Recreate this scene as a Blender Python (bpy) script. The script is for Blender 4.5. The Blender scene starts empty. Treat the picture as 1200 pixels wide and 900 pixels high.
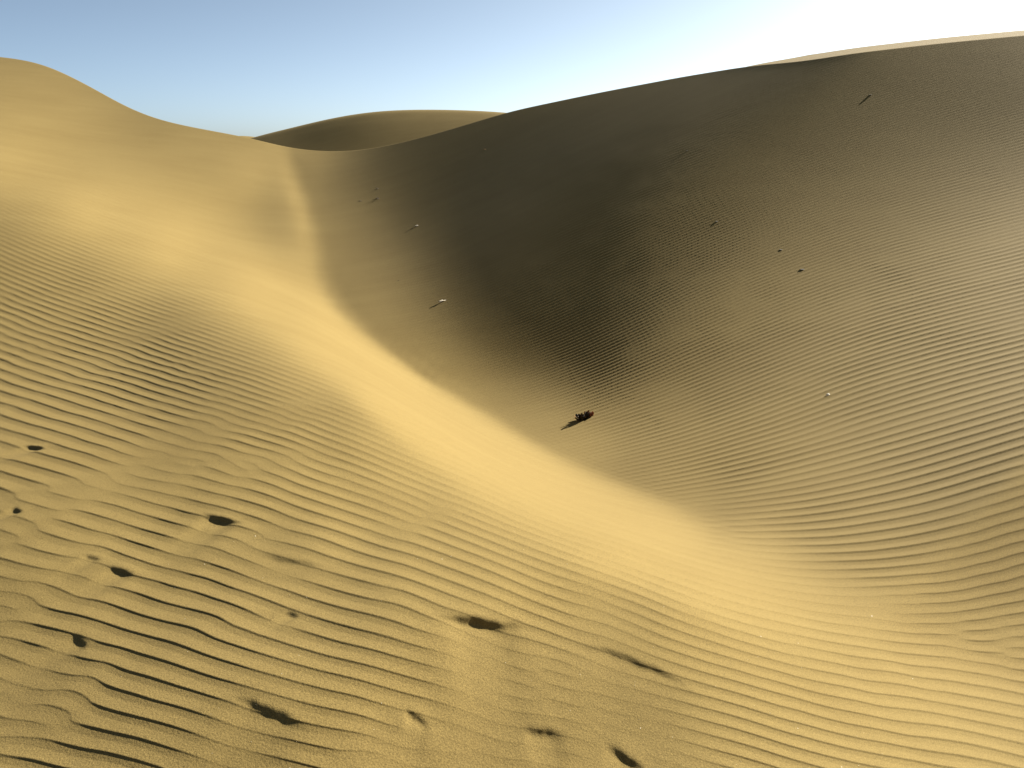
import bpy, bmesh, math, random
import numpy as np
from mathutils import Vector, Matrix

# ------------------------------------------------------------------ camera
scene = bpy.context.scene
EYE = 1.6                                   # height of the eye over the sand at the photographer's feet (m)
cam_data = bpy.data.cameras.new("camera")
cam_data.sensor_width = 36.0
cam_data.lens = 18.0 / math.tan(math.radians(30.0))
cam_data.clip_start = 0.05
cam_data.clip_end = 20000.0
camera = bpy.data.objects.new("camera", cam_data)
scene.collection.objects.link(camera)
camera.location = (0.0, 0.0, EYE)
camera.rotation_euler = (math.radians(90.0 - 15.185), 0.0, 0.0)
scene.camera = camera

# ------------------------------------------------------------------ sky and sun
SUN_AZ, SUN_EL = math.radians(50.0), math.radians(26.0)     # azimuth clockwise from the view direction (+Y)
world = bpy.data.worlds.new("World")
scene.world = world
world.use_nodes = True
wn = world.node_tree
bg = wn.nodes["Background"]
sky = wn.nodes.new("ShaderNodeTexSky")
sky.sky_type = 'NISHITA'
sky.sun_disc = False
sky.sun_elevation = SUN_EL
sky.sun_rotation = SUN_AZ
sky.altitude = 0.0
sky.air_density = 0.28
sky.dust_density = 1.0
sky.ozone_density = 1.6
balance = wn.nodes.new("ShaderNodeHueSaturation")            # the photograph's slightly warm, muted white balance
balance.inputs["Saturation"].default_value = 0.82
tone = wn.nodes.new("ShaderNodeMix")
tone.data_type = 'RGBA'
tone.blend_type = 'MULTIPLY'
tone.inputs["Factor"].default_value = 1.0
tone.inputs[7].default_value = (0.95, 1.03, 0.93, 1.0)
wn.links.new(sky.outputs["Color"], balance.inputs["Color"])
wn.links.new(balance.outputs["Color"], tone.inputs[6])
wn.links.new(tone.outputs[2], bg.inputs["Color"])
bg.inputs["Strength"].default_value = 0.05

sun_data = bpy.data.lights.new("sun", 'SUN')
sun_data.energy = 5.0
sun_data.angle = math.radians(0.53)
sun_data.color = (1.0, 0.93, 0.80)
sun = bpy.data.objects.new("sun", sun_data)
scene.collection.objects.link(sun)
SUN_DIR = Vector((math.cos(SUN_EL) * math.sin(SUN_AZ), math.cos(SUN_EL) * math.cos(SUN_AZ), math.sin(SUN_EL)))
sun.rotation_euler = SUN_DIR.to_track_quat('Z', 'Y').to_euler()

scene.view_settings.view_transform = 'Standard'
scene.view_settings.look = 'None'
scene.view_settings.exposure = 1.93
scene.view_settings.gamma = 1.0
scene.view_settings.use_curve_mapping = False
scene.cycles.max_bounces = 6

rng = np.random.default_rng(7)
random.seed(7)


# ------------------------------------------------------------------ helpers
def nodes_of(name):
    m = bpy.data.materials.new(name)
    m.use_nodes = True
    return m, m.node_tree.nodes, m.node_tree.links, m.node_tree.nodes["Principled BSDF"]


def tag(o, label=None, category=None, group=None, kind=None):
    if label:
        o["label"] = label
    if category:
        o["category"] = category
    if group:
        o["group"] = group
    if kind:
        o["kind"] = kind
    return o


def mesh_from_grid(name, co, quads, mat):
    me = bpy.data.meshes.new(name)
    me.vertices.add(len(co))
    me.vertices.foreach_set("co", co.astype(np.float32).ravel())
    me.loops.add(quads.size)
    me.loops.foreach_set("vertex_index", quads.astype(np.int32).ravel())
    me.polygons.add(len(quads))
    me.polygons.foreach_set("loop_start", np.arange(0, quads.size, 4, dtype=np.int32))
    me.polygons.foreach_set("use_smooth", np.ones(len(quads), dtype=bool))
    me.update(calc_edges=True)
    me.materials.append(mat)
    o = bpy.data.objects.new(name, me)
    scene.collection.objects.link(o)
    return o


# ------------------------------------------------------------------ sand material
def sand_material(name, grain=True):
    m, n, l, bsdf = nodes_of(name)
    geo = n.new("ShaderNodeNewGeometry")
    tint = n.new("ShaderNodeTexNoise")                       # broad, faint changes of sand tone
    tint.inputs["Scale"].default_value = 0.35
    tint.inputs["Detail"].default_value = 5.0
    l.new(geo.outputs["Position"], tint.inputs["Vector"])
    streak_map = n.new("ShaderNodeMapping")                  # wind streaks along the dune
    streak_map.inputs["Rotation"].default_value = (0, 0, math.radians(-30))
    streak_map.inputs["Scale"].default_value = (0.35, 2.6, 1.0)
    l.new(geo.outputs["Position"], streak_map.inputs["Vector"])
    streak = n.new("ShaderNodeTexNoise")
    streak.inputs["Scale"].default_value = 0.9
    streak.inputs["Detail"].default_value = 6.0
    streak.inputs["Roughness"].default_value = 0.65
    l.new(streak_map.outputs["Vector"], streak.inputs["Vector"])
    speck = n.new("ShaderNodeTexNoise")                      # single coarse grains
    speck.inputs["Scale"].default_value = 260.0
    speck.inputs["Detail"].default_value = 2.0
    l.new(geo.outputs["Position"], speck.inputs["Vector"])
    ramp = n.new("ShaderNodeValToRGB")
    ramp.color_ramp.elements[0].position = 0.3
    ramp.color_ramp.elements[0].color = SAND_A
    ramp.color_ramp.elements[1].position = 0.7
    ramp.color_ramp.elements[1].color = SAND_B
    add = n.new("ShaderNodeMath")
    add.operation = 'MULTIPLY_ADD'
    add.inputs[1].default_value = 0.55
    l.new(streak.outputs["Fac"], add.inputs[0])
    half = n.new("ShaderNodeMath")
    half.operation = 'MULTIPLY'
    half.inputs[1].default_value = 0.45
    l.new(tint.outputs["Fac"], half.inputs[0])
    l.new(half.outputs[0], add.inputs[2])
    l.new(add.outputs[0], ramp.inputs["Fac"])
    gr = n.new("ShaderNodeMapRange")
    gr.inputs["From Min"].default_value = 0.25
    gr.inputs["From Max"].default_value = 0.75
    gr.inputs["To Min"].default_value = 0.64
    gr.inputs["To Max"].default_value = 1.36
    l.new(speck.outputs["Fac"], gr.inputs["Value"])
    mul = n.new("ShaderNodeMix")
    mul.data_type = 'RGBA'
    mul.blend_type = 'MULTIPLY'
    mul.inputs["Factor"].default_value = 1.0
    l.new(ramp.outputs["Color"], mul.inputs[6])
    l.new(gr.outputs["Result"], mul.inputs[7])
    l.new(mul.outputs[2], bsdf.inputs["Base Color"])
    bsdf.inputs["Roughness"].default_value = 1.0
    bsdf.inputs["Specular IOR Level"].default_value = 0.08
    if grain:
        g1 = n.new("ShaderNodeTexNoise")
        g1.inputs["Scale"].default_value = 170.0
        g1.inputs["Detail"].default_value = 3.0
        g1.inputs["Roughness"].default_value = 0.7
        l.new(geo.outputs["Position"], g1.inputs["Vector"])
        b = n.new("ShaderNodeBump")
        b.inputs["Strength"].default_value = 0.35
        b.inputs["Distance"].default_value = 0.004
        l.new(g1.outputs["Fac"], b.inputs["Height"])
        l.new(b.outputs["Normal"], bsdf.inputs["Normal"])
    return m


SAND_A = (0.146, 0.104, 0.036, 1.0)
SAND_B = (0.172, 0.126, 0.046, 1.0)
SAND = sand_material("sand")


def plain(name, col, rough=0.85, var=0.35, scale=60.0):
    m, n, l, bsdf = nodes_of(name)
    t = n.new("ShaderNodeTexNoise")
    t.inputs["Scale"].default_value = scale
    t.inputs["Detail"].default_value = 4.0
    co = n.new("ShaderNodeTexCoord")
    l.new(co.outputs["Object"], t.inputs["Vector"])
    r = n.new("ShaderNodeValToRGB")
    r.color_ramp.elements[0].position = 0.3
    r.color_ramp.elements[1].position = 0.7
    r.color_ramp.elements[0].color = tuple(c * (1 - var) for c in col) + (1,)
    r.color_ramp.elements[1].color = tuple(min(1, c * (1 + var)) for c in col) + (1,)
    l.new(t.outputs["Fac"], r.inputs["Fac"])
    l.new(r.outputs["Color"], bsdf.inputs["Base Color"])
    bsdf.inputs["Roughness"].default_value = rough
    return m


# ------------------------------------------------------------------ survey of the dunes
# A theodolite survey of the sand made from where the photographer stands.  Sight lines are laid out on a
# tangent frame tilted 15.2 degrees down: 210 fans side by side, 100 sights in each from the crest down to
# the feet.  Every sight gives the distance to the sand (natural log of metres, x 100000, as second
# differences along each fan from the crest downwards).
SIGHT_U = (np.arange(-440.0, 1651.0, 10.0) - 600.0) / 1039.0
N_SIGHT = 100
CREST = np.array([float(v) for v in """82.000 82.000 82.000 82.000 82.000 82.000 82.000 82.000 82.000 82.000 81.999 81.981 81.900 81.683 81.289 80.683 79.900 78.981 77.999 77.000 76.000 75.000 74.000 73.000 72.000 71.000 70.000 69.000 68.000 67.000 66.001 65.027 64.141 63.444 62.995 62.844 62.941 63.227 63.601 64.000 64.401 64.823 65.321 65.981 66.853 67.984 69.382 71.161 73.416 76.301 79.816 83.957 88.561 93.521 98.711 104.115 109.661 115.202 120.550 125.524 130.066 134.098 137.656 140.739 143.445 145.811 147.947 149.935 151.858 153.737 155.595 157.481 159.454 161.575 163.853 166.254 168.654 170.893 172.862 174.469 175.714 176.573 177.110 177.325 177.224 176.750 175.933 174.758 173.264 171.452 169.395 167.130 164.707 162.142 159.473 156.712 153.873 150.958 147.992 145.000 142.001 139.017 136.090 133.286 130.640 128.186 125.890 123.717 121.601 119.500 117.400 115.304 113.220 111.163 109.142 107.163 105.220 103.304 101.400 99.500 97.600 95.705 93.828 91.987 90.195 88.462 86.778 85.130 83.501 81.890 80.330 78.876 77.563 76.418 75.412 74.501 73.592 72.595 71.467 70.179 68.758 67.244 65.710 64.221 62.808 61.487 60.244 59.058 57.900 56.750 55.600 54.454 53.320 52.213 51.142 50.113 49.120 48.154 47.200 46.250 45.300 44.354 43.422 42.520 41.657 40.841 40.064 39.317 38.583 37.854 37.125 36.396 35.667 34.938 34.208 33.479 32.750 32.021 31.292 30.562 29.833 29.104 28.375 27.646 26.917 26.189 25.465 24.749 24.044 23.353 22.673 22.014 21.400 20.878 20.474 20.211 20.067 20.013 20.000 20.000 20.000 20.000 20.000 20.000 20.000 20.000 20.000 20.000 20.000 20.000""".split()])
DISTANCE = """
360353 -368336 582 495 425 371 330 298 272 251 234 218 203 190 178 168 156 147 133 123 107 94 79 62 48 33 18 5 -8 -22 -35 -48 -61 -74 -86 -100 -114 -130 -148 -166 -182 -184 -169 -138 -97 -51 2 50 97 152 185 193 188 180 170 156 146 131 122 108 99 91 84 77 69 61 55 47 40 33 30 25 26 25 27 30 31 32 35 33 33 30 29 27 24 22 21 21 20 22 21 25 26 30 33 37 39 42 40 31
360149 -368118 583 493 424 369 328 297 273 250 234 217 203 190 178 168 156 145 134 121 106 93 75 62 45 30 16 3 -12 -24 -37 -53 -63 -78 -89 -104 -118 -135 -154 -171 -184 -184 -162 -131 -86 -37 14 65 112 165 190 193 188 179 166 155 141 131 117 108 96 90 81 76 67 60 52 45 38 32 28 25 27 25 28 31 32 34 34 34 32 30 27 27 23 23 20 21 20 23 22 26 29 30 35 39 40 42 41 36
359948 -367899 580 492 421 367 327 296 273 250 233 218 202 190 178 167 156 145 133 120 105 90 75 58 43 28 14 0 -15 -26 -42 -54 -67 -82 -92 -108 -123 -139 -159 -176 -185 -182 -156 -122 -75 -24 27 78 128 175 194 194 187 177 163 153 139 127 116 105 95 87 81 74 65 58 49 44 36 30 27 26 25 28 29 31 34 35 33 34 32 29 28 24 24 21 21 21 21 23 24 27 29 34 36 40 41 43 43 37
359749 -367678 576 488 418 364 326 297 271 251 232 218 201 191 177 168 155 144 133 118 105 87 73 57 39 27 10 -2 -17 -30 -44 -57 -72 -84 -97 -111 -127 -145 -163 -179 -186 -178 -151 -111 -64 -12 42 91 141 184 197 194 185 175 161 150 137 125 114 103 93 86 79 71 65 55 49 40 33 30 27 24 27 28 31 33 34 35 34 33 32 28 26 25 23 21 21 21 22 24 25 28 32 34 38 42 42 43 45 39
359550 -367452 571 480 414 362 326 295 272 250 233 215 203 190 177 166 157 143 133 116 103 87 70 54 38 23 9 -6 -18 -35 -46 -61 -75 -87 -102 -114 -132 -150 -166 -181 -186 -174 -144 -102 -51 1 55 105 153 190 199 193 185 172 159 147 134 124 111 102 92 84 78 69 63 54 45 39 31 29 25 26 26 30 32 35 34 36 33 34 30 28 25 24 23 20 22 22 22 24 27 31 32 37 39 42 44 45 46 40
359347 -367216 562 473 407 362 323 296 271 249 232 215 202 189 178 166 156 144 130 118 100 86 67 53 35 21 5 -7 -22 -37 -51 -63 -79 -91 -105 -119 -136 -153 -171 -181 -185 -170 -136 -91 -40 14 69 118 163 195 201 192 183 168 158 145 132 121 111 99 91 83 76 69 60 52 43 36 30 27 25 26 28 30 34 36 35 36 33 33 29 27 25 23 21 22 22 21 24 26 28 31 36 37 41 44 45 46 47 40
359138 -366972 554 465 403 358 323 294 269 249 229 214 201 189 177 167 156 144 130 117 99 84 66 50 33 19 2 -10 -25 -40 -53 -69 -81 -95 -109 -124 -139 -158 -172 -183 -182 -165 -128 -81 -27 27 82 129 173 199 201 191 181 166 155 143 131 119 108 100 89 82 75 67 58 50 42 33 28 25 26 25 30 33 35 35 37 35 34 30 28 27 23 23 22 20 22 23 25 26 31 33 37 39 43 45 46 47 48 40
358924 -366724 550 457 400 354 322 291 266 247 226 213 199 188 178 167 156 144 131 115 100 82 65 47 31 16 1 -13 -28 -43 -58 -71 -86 -99 -113 -127 -144 -161 -174 -183 -179 -160 -119 -72 -14 40 94 141 180 202 201 191 178 164 153 141 129 118 107 99 88 82 73 66 57 47 40 31 26 24 25 28 30 35 35 38 35 35 31 31 26 26 22 22 21 21 22 24 25 29 31 36 39 41 44 47 48 47 48 40
358709 -366474 544 453 397 351 319 288 262 242 225 210 197 188 177 168 156 145 132 114 99 81 63 46 30 13 -1 -16 -30 -46 -62 -75 -90 -102 -118 -132 -147 -164 -176 -182 -177 -153 -113 -60 -5 54 107 150 187 205 202 188 176 164 151 139 128 117 106 98 88 80 73 66 55 45 38 29 25 23 24 29 33 35 36 37 35 33 31 28 26 24 21 22 19 22 22 24 26 31 33 38 40 44 46 49 48 50 46 38
358507 -366242 541 452 394 350 314 284 258 238 221 207 196 187 177 168 158 145 131 116 98 79 62 45 27 12 -3 -18 -33 -48 -65 -79 -93 -108 -122 -136 -151 -166 -178 -181 -175 -147 -106 -52 7 66 116 160 195 208 201 190 174 162 150 138 126 117 105 97 88 79 74 63 56 45 36 27 23 22 25 29 33 36 35 36 35 31 29 27 24 23 21 20 21 20 22 25 28 31 35 39 43 45 48 51 50 50 46 37
358336 -366051 543 454 393 349 310 279 253 234 216 205 195 185 178 169 158 146 132 116 96 79 61 41 27 11 -5 -20 -35 -50 -68 -82 -98 -112 -126 -140 -155 -169 -179 -180 -171 -144 -99 -44 17 74 126 170 202 213 203 189 174 161 149 137 125 115 105 96 88 78 74 64 56 45 35 26 23 20 24 28 33 34 35 34 33 30 29 24 24 22 20 20 20 21 23 25 29 32 36 40 44 47 51 50 53 49 46 37
358218 -365924 547 461 396 346 306 275 247 229 214 201 194 184 179 169 160 147 131 116 97 77 58 42 24 10 -7 -21 -36 -54 -69 -86 -102 -116 -129 -146 -158 -170 -180 -179 -168 -140 -92 -38 23 83 135 178 210 219 207 189 174 160 147 136 124 115 103 96 87 79 73 65 56 47 35 27 20 20 21 27 29 34 33 33 31 30 26 24 23 21 20 20 20 21 24 26 30 33 38 40 46 48 50 53 51 51 44 36
358177 -365883 553 470 400 345 302 269 243 224 210 199 192 185 178 171 161 148 132 115 96 77 57 40 22 9 -8 -22 -39 -55 -71 -90 -105 -120 -134 -149 -160 -174 -178 -178 -165 -136 -88 -31 29 89 143 186 219 226 209 191 173 159 147 134 124 112 105 94 86 80 73 67 57 47 38 26 19 17 19 24 28 30 32 31 30 28 26 24 21 21 20 19 21 22 24 28 31 34 40 41 47 49 51 51 51 49 44 35
358238 -365947 559 478 403 344 298 265 237 220 207 196 191 185 179 172 162 150 133 115 95 76 55 40 21 6 -8 -23 -40 -56 -75 -92 -109 -124 -139 -150 -165 -173 -178 -176 -163 -131 -84 -27 34 96 148 195 228 232 212 191 174 159 145 134 122 112 104 94 86 81 73 68 59 49 38 27 18 14 16 20 26 27 31 29 29 27 25 23 21 20 20 20 21 23 25 29 32 37 39 45 47 50 51 51 50 46 42 33
358417 -366126 561 483 405 342 294 261 233 216 202 196 188 186 180 174 164 150 134 117 94 74 56 37 22 4 -8 -25 -40 -59 -76 -96 -111 -129 -141 -155 -165 -174 -178 -174 -159 -128 -81 -23 39 99 156 201 236 239 214 193 175 157 145 132 123 112 102 95 87 80 75 70 60 50 39 27 17 11 14 16 22 26 28 29 27 26 24 22 22 19 20 20 22 23 27 30 35 37 42 45 49 50 52 51 47 45 39 31
358718 -366419 559 479 405 340 293 255 230 212 199 192 189 186 181 175 166 153 136 115 96 73 55 37 20 5 -10 -24 -42 -60 -79 -98 -115 -132 -145 -156 -167 -174 -176 -173 -156 -125 -78 -21 42 105 160 208 243 243 219 195 174 157 145 132 122 112 103 95 87 82 76 70 63 52 39 26 15 10 9 14 20 22 27 27 26 26 22 22 21 20 20 20 22 25 28 32 35 40 43 48 49 51 52 49 48 41 38 29
359133 -366820 550 474 401 339 290 252 227 207 196 190 188 186 183 177 169 155 136 118 94 75 53 36 21 4 -9 -26 -42 -61 -82 -100 -118 -135 -148 -159 -167 -174 -174 -171 -153 -124 -75 -19 45 108 165 214 247 251 221 196 175 159 143 133 121 113 103 96 88 82 79 71 64 53 40 26 13 7 6 11 17 20 25 26 24 25 23 20 22 18 21 21 23 26 29 33 37 42 45 48 51 52 52 48 46 40 36 28
359646 -367322 545 464 396 339 287 250 223 203 192 189 187 186 184 181 170 158 138 119 94 75 53 36 20 4 -9 -25 -43 -63 -83 -103 -122 -137 -150 -161 -167 -174 -172 -168 -152 -121 -74 -17 48 109 170 217 254 256 224 198 176 159 144 132 123 112 105 96 89 85 78 74 65 54 40 25 12 4 4 7 14 19 22 24 25 23 22 21 20 19 21 21 25 26 31 35 39 43 46 51 51 53 50 49 43 40 34 27
360232 -367903 538 460 392 337 286 247 217 201 189 186 185 188 186 182 174 160 141 119 96 73 54 35 20 6 -10 -26 -42 -65 -84 -107 -124 -140 -152 -161 -169 -171 -172 -165 -149 -120 -72 -15 48 112 173 222 257 261 229 200 176 160 144 133 123 113 105 99 89 86 81 75 65 55 40 25 10 1 1 5 11 17 20 23 23 23 21 20 21 19 20 23 25 28 33 35 42 44 49 51 53 51 51 47 43 38 33 27
360871 -368549 538 458 390 336 283 244 215 194 187 183 184 188 189 185 177 162 143 121 95 75 52 36 20 5 -8 -26 -44 -64 -88 -108 -127 -142 -155 -162 -167 -171 -169 -163 -147 -117 -72 -13 49 113 176 225 262 266 232 202 178 159 146 133 123 115 106 100 91 87 82 75 68 55 40 23 9 -1 -2 2 8 15 19 22 21 22 21 20 20 19 22 22 27 29 34 38 43 46 50 52 54 51 50 47 40 38 32 26
361546 -369239 540 460 391 333 282 240 211 190 182 180 184 189 190 188 181 165 144 122 97 73 53 36 19 7 -8 -25 -45 -66 -89 -111 -129 -145 -156 -163 -166 -169 -167 -160 -145 -115 -70 -13 50 115 176 229 265 273 234 204 180 159 146 135 124 115 109 100 93 87 84 77 67 56 40 23 6 -3 -5 0 6 12 17 20 22 20 21 19 20 20 21 24 27 32 35 40 44 48 52 53 53 52 49 45 40 36 32 25
362246 -369959 545 463 393 332 279 237 205 186 177 177 184 188 193 192 184 167 147 123 97 73 53 35 21 7 -8 -24 -45 -68 -91 -113 -132 -147 -156 -163 -167 -166 -164 -158 -141 -114 -69 -13 51 116 178 230 269 278 237 207 179 162 147 134 127 116 109 103 94 88 85 78 68 56 39 22 5 -5 -8 -3 3 11 16 18 20 21 19 19 20 20 22 25 29 32 37 42 46 50 53 53 54 51 48 44 38 37 30 27
362964 -370698 550 468 394 332 276 233 200 179 174 173 182 190 195 195 187 172 148 124 97 73 52 37 20 8 -6 -25 -45 -69 -93 -116 -134 -148 -158 -162 -165 -165 -161 -155 -139 -111 -68 -12 51 115 180 231 271 284 240 209 181 162 148 137 127 117 112 103 96 90 85 79 68 57 38 20 4 -7 -11 -5 1 9 13 18 19 20 18 20 18 22 22 25 31 34 39 43 49 51 53 55 53 51 47 42 38 36 30 26
363696 -371450 555 472 397 331 274 227 195 173 167 171 180 190 199 198 191 175 150 125 97 73 52 35 23 9 -6 -23 -47 -69 -95 -119 -136 -150 -158 -162 -162 -163 -159 -151 -136 -110 -66 -12 50 117 178 233 273 288 244 210 183 164 150 137 129 120 112 104 99 90 86 80 68 57 37 19 3 -10 -13 -7 -2 7 13 15 19 18 19 18 19 22 23 27 31 36 41 46 49 53 54 55 54 49 45 42 38 34 32 25
364439 -372210 558 476 401 330 271 222 187 167 161 167 177 193 200 203 195 178 153 125 97 72 52 36 24 9 -3 -24 -46 -71 -98 -120 -138 -152 -157 -161 -161 -160 -155 -149 -133 -108 -65 -11 50 115 178 234 273 293 247 213 184 166 151 140 130 121 115 106 99 91 88 79 69 56 37 18 0 -11 -15 -10 -4 5 12 14 17 18 17 19 19 22 24 28 33 38 42 48 51 55 54 55 53 49 44 41 37 34 32 27
365192 -372978 562 480 403 330 267 217 180 159 153 162 177 191 206 206 201 180 155 126 96 72 51 38 24 12 -3 -22 -47 -72 -100 -123 -140 -151 -158 -160 -158 -157 -154 -144 -130 -105 -65 -11 50 113 178 232 274 298 250 215 186 169 152 141 133 124 115 108 101 92 87 81 69 54 38 16 -2 -13 -17 -12 -6 4 9 13 17 16 17 19 18 23 25 30 34 39 46 48 54 54 57 54 52 48 43 40 37 35 32 27
365953 -373750 565 484 404 329 265 211 171 150 146 156 173 194 208 213 204 185 156 126 96 71 52 37 27 14 -2 -21 -47 -74 -102 -125 -141 -152 -158 -157 -156 -155 -149 -141 -128 -103 -62 -12 49 112 175 232 273 301 254 218 189 169 156 143 135 126 117 110 101 93 89 80 69 54 36 15 -3 -15 -19 -15 -7 1 9 12 15 15 17 18 19 23 26 31 37 41 46 52 54 56 56 55 51 46 43 39 38 35 33 27
366718 -374521 567 487 405 330 259 205 163 140 136 148 172 195 212 218 210 188 158 125 96 71 51 39 28 16 1 -20 -47 -76 -104 -127 -143 -152 -156 -155 -155 -150 -146 -139 -124 -100 -62 -10 46 111 172 230 273 302 258 221 192 172 158 146 136 129 119 112 102 94 89 80 68 54 35 14 -4 -18 -21 -17 -9 1 6 12 13 14 16 18 20 23 27 33 39 42 49 53 56 56 57 54 50 45 42 40 37 37 34 28
367482 -375285 570 488 405 327 258 197 154 127 126 140 168 196 217 225 215 192 160 125 93 71 51 41 30 20 2 -18 -48 -78 -106 -128 -145 -151 -155 -152 -152 -147 -144 -134 -122 -96 -61 -11 46 107 170 227 272 302 262 224 195 176 160 150 138 131 122 112 104 95 89 80 68 52 35 12 -6 -20 -22 -19 -10 -1 5 10 12 13 15 18 20 24 29 34 41 44 51 55 56 58 57 53 48 44 42 40 40 37 34 28
368234 -376023 567 486 403 326 254 191 143 115 111 130 165 197 224 230 222 196 160 125 92 69 53 41 34 23 6 -18 -48 -79 -109 -131 -144 -151 -152 -151 -148 -144 -141 -131 -117 -94 -59 -12 45 104 168 221 270 302 266 227 199 180 163 153 141 133 124 115 105 95 88 81 67 51 33 12 -9 -20 -25 -20 -11 -4 5 8 11 12 14 18 20 25 31 36 42 47 52 56 59 57 57 53 46 42 43 42 41 37 35 28
368960 -376720 562 479 396 325 252 186 130 99 96 119 158 200 230 239 227 200 161 123 92 67 53 45 36 28 9 -17 -48 -82 -111 -132 -145 -149 -150 -148 -145 -141 -138 -127 -114 -91 -57 -12 43 103 163 218 264 300 270 230 205 183 168 155 146 135 126 116 107 95 89 80 65 51 32 9 -10 -22 -26 -22 -12 -4 3 6 9 12 13 17 22 26 32 38 44 49 54 58 58 59 57 50 44 43 44 44 41 39 33 30
369636 -377346 550 463 389 323 252 181 118 80 77 104 153 202 237 248 234 202 161 123 89 67 54 46 42 32 13 -15 -51 -83 -113 -135 -143 -149 -147 -144 -143 -138 -134 -125 -111 -87 -55 -11 42 101 161 214 257 293 271 238 209 190 172 160 148 138 128 118 107 97 89 77 65 49 30 9 -12 -25 -27 -23 -13 -5 2 4 7 11 13 17 23 27 35 39 46 52 54 60 59 59 58 47 39 45 48 46 41 37 35 29
370233 -377876 531 445 380 320 253 175 107 61 56 88 146 202 244 256 240 205 161 121 88 66 55 50 47 37 17 -15 -51 -87 -116 -134 -145 -147 -144 -142 -141 -136 -133 -121 -107 -85 -52 -8 43 101 161 214 254 272 276 246 218 196 176 164 151 139 130 119 108 98 86 77 63 47 28 7 -13 -27 -29 -23 -14 -7 0 3 6 10 13 18 23 31 35 43 48 53 57 59 61 59 58 48 26 54 51 44 42 38 33 29
370720 -378285 506 426 374 316 247 170 97 50 40 75 135 197 243 257 243 206 163 122 89 69 58 55 52 41 17 -15 -55 -88 -118 -135 -145 -147 -146 -145 -141 -139 -131 -123 -104 -81 -48 -3 48 108 167 221 260 288 279 249 219 196 176 164 149 140 128 117 108 94 86 73 62 44 26 6 -14 -27 -32 -26 -17 -8 -2 1 7 9 15 20 26 32 39 45 51 54 60 61 61 59 57 56 20 49 50 44 41 38 33 29
371056 -378542 488 412 367 310 242 162 88 35 25 60 123 191 242 258 242 208 164 122 91 72 63 61 57 44 18 -18 -57 -92 -118 -137 -144 -149 -146 -147 -145 -139 -132 -121 -102 -77 -42 3 56 114 175 229 270 297 284 249 220 196 177 162 149 139 126 116 105 92 83 72 58 42 24 4 -15 -28 -34 -28 -19 -12 -3 2 5 11 17 21 28 36 41 49 52 58 61 61 62 60 58 57 17 45 48 45 40 37 33 28
371224 -378638 484 406 359 304 233 154 76 21 7 44 110 186 238 258 242 207 163 124 94 75 69 68 62 48 17 -21 -61 -95 -120 -136 -146 -148 -149 -148 -147 -140 -132 -119 -98 -73 -35 10 64 123 183 238 281 303 286 251 221 194 177 161 149 135 126 114 102 90 80 69 55 39 23 1 -15 -31 -34 -31 -21 -14 -4 1 6 12 18 24 31 38 45 50 57 58 63 63 61 61 59 54 17 42 47 43 40 37 33 27
371243 -378581 484 405 351 295 225 145 63 4 -12 26 98 176 236 255 242 204 163 125 96 82 76 76 69 50 15 -25 -64 -99 -122 -137 -145 -150 -149 -151 -148 -141 -131 -116 -95 -66 -28 19 72 133 192 249 289 309 287 252 219 195 175 160 148 133 124 111 100 87 77 66 51 37 20 0 -18 -31 -36 -32 -24 -14 -6 0 8 13 20 26 35 41 47 53 59 61 64 62 63 61 59 50 17 40 46 42 40 36 32 27
371151 -378407 487 406 343 284 217 135 50 -14 -31 5 82 167 230 251 237 203 163 127 102 89 85 86 76 51 13 -30 -70 -102 -123 -137 -145 -151 -151 -153 -149 -140 -131 -112 -91 -58 -20 27 83 142 203 259 297 313 288 251 218 194 174 159 145 133 119 110 96 85 74 61 50 32 18 -2 -20 -31 -38 -33 -25 -16 -7 1 8 15 22 30 37 44 50 56 61 63 64 64 62 62 56 48 17 39 44 42 38 36 32 27
370997 -378155 484 405 333 275 208 125 38 -30 -53 -18 63 152 221 244 231 200 165 132 111 98 99 97 82 51 9 -35 -76 -104 -124 -137 -147 -150 -154 -154 -149 -142 -127 -109 -85 -51 -12 38 93 153 213 269 303 317 288 248 218 193 173 156 144 130 118 106 93 81 71 59 45 29 15 -4 -20 -34 -38 -34 -26 -17 -7 1 9 18 24 33 39 48 53 59 62 65 64 65 63 60 54 46 16 38 44 40 39 34 32 26
370815 -377855 474 395 324 265 201 116 28 -46 -73 -44 38 133 204 231 223 198 169 143 122 114 114 109 89 49 4 -42 -79 -107 -126 -137 -146 -152 -156 -155 -151 -140 -124 -106 -77 -44 -3 48 104 164 224 277 310 317 287 247 217 191 172 155 141 128 115 102 91 78 67 55 41 28 10 -6 -22 -33 -39 -35 -27 -16 -9 4 9 20 28 35 43 51 55 61 65 65 66 65 62 58 53 43 16 38 42 41 36 35 30 26
370621 -377524 455 380 313 257 192 111 19 -56 -92 -71 5 104 179 211 210 196 179 160 140 135 133 121 93 48 -4 -47 -85 -110 -125 -137 -147 -153 -158 -157 -150 -139 -122 -99 -72 -36 8 58 115 175 234 286 313 318 286 245 214 191 170 154 138 126 111 101 86 75 63 51 38 24 8 -9 -22 -36 -37 -35 -28 -17 -6 3 12 22 31 38 46 54 58 63 66 67 66 65 61 57 49 42 16 38 41 39 37 33 30 25
370404 -377152 427 362 301 247 185 103 19 -62 -106 -98 -34 61 140 179 191 197 197 185 169 161 155 134 94 41 -10 -54 -90 -111 -125 -138 -147 -155 -159 -159 -149 -137 -119 -93 -65 -27 18 69 126 187 244 293 315 318 282 244 214 188 169 151 137 122 110 95 84 71 59 49 33 20 5 -11 -24 -34 -39 -33 -28 -16 -7 6 14 25 33 42 50 55 62 64 68 67 67 64 60 54 47 42 15 38 39 39 36 32 30 25
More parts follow.
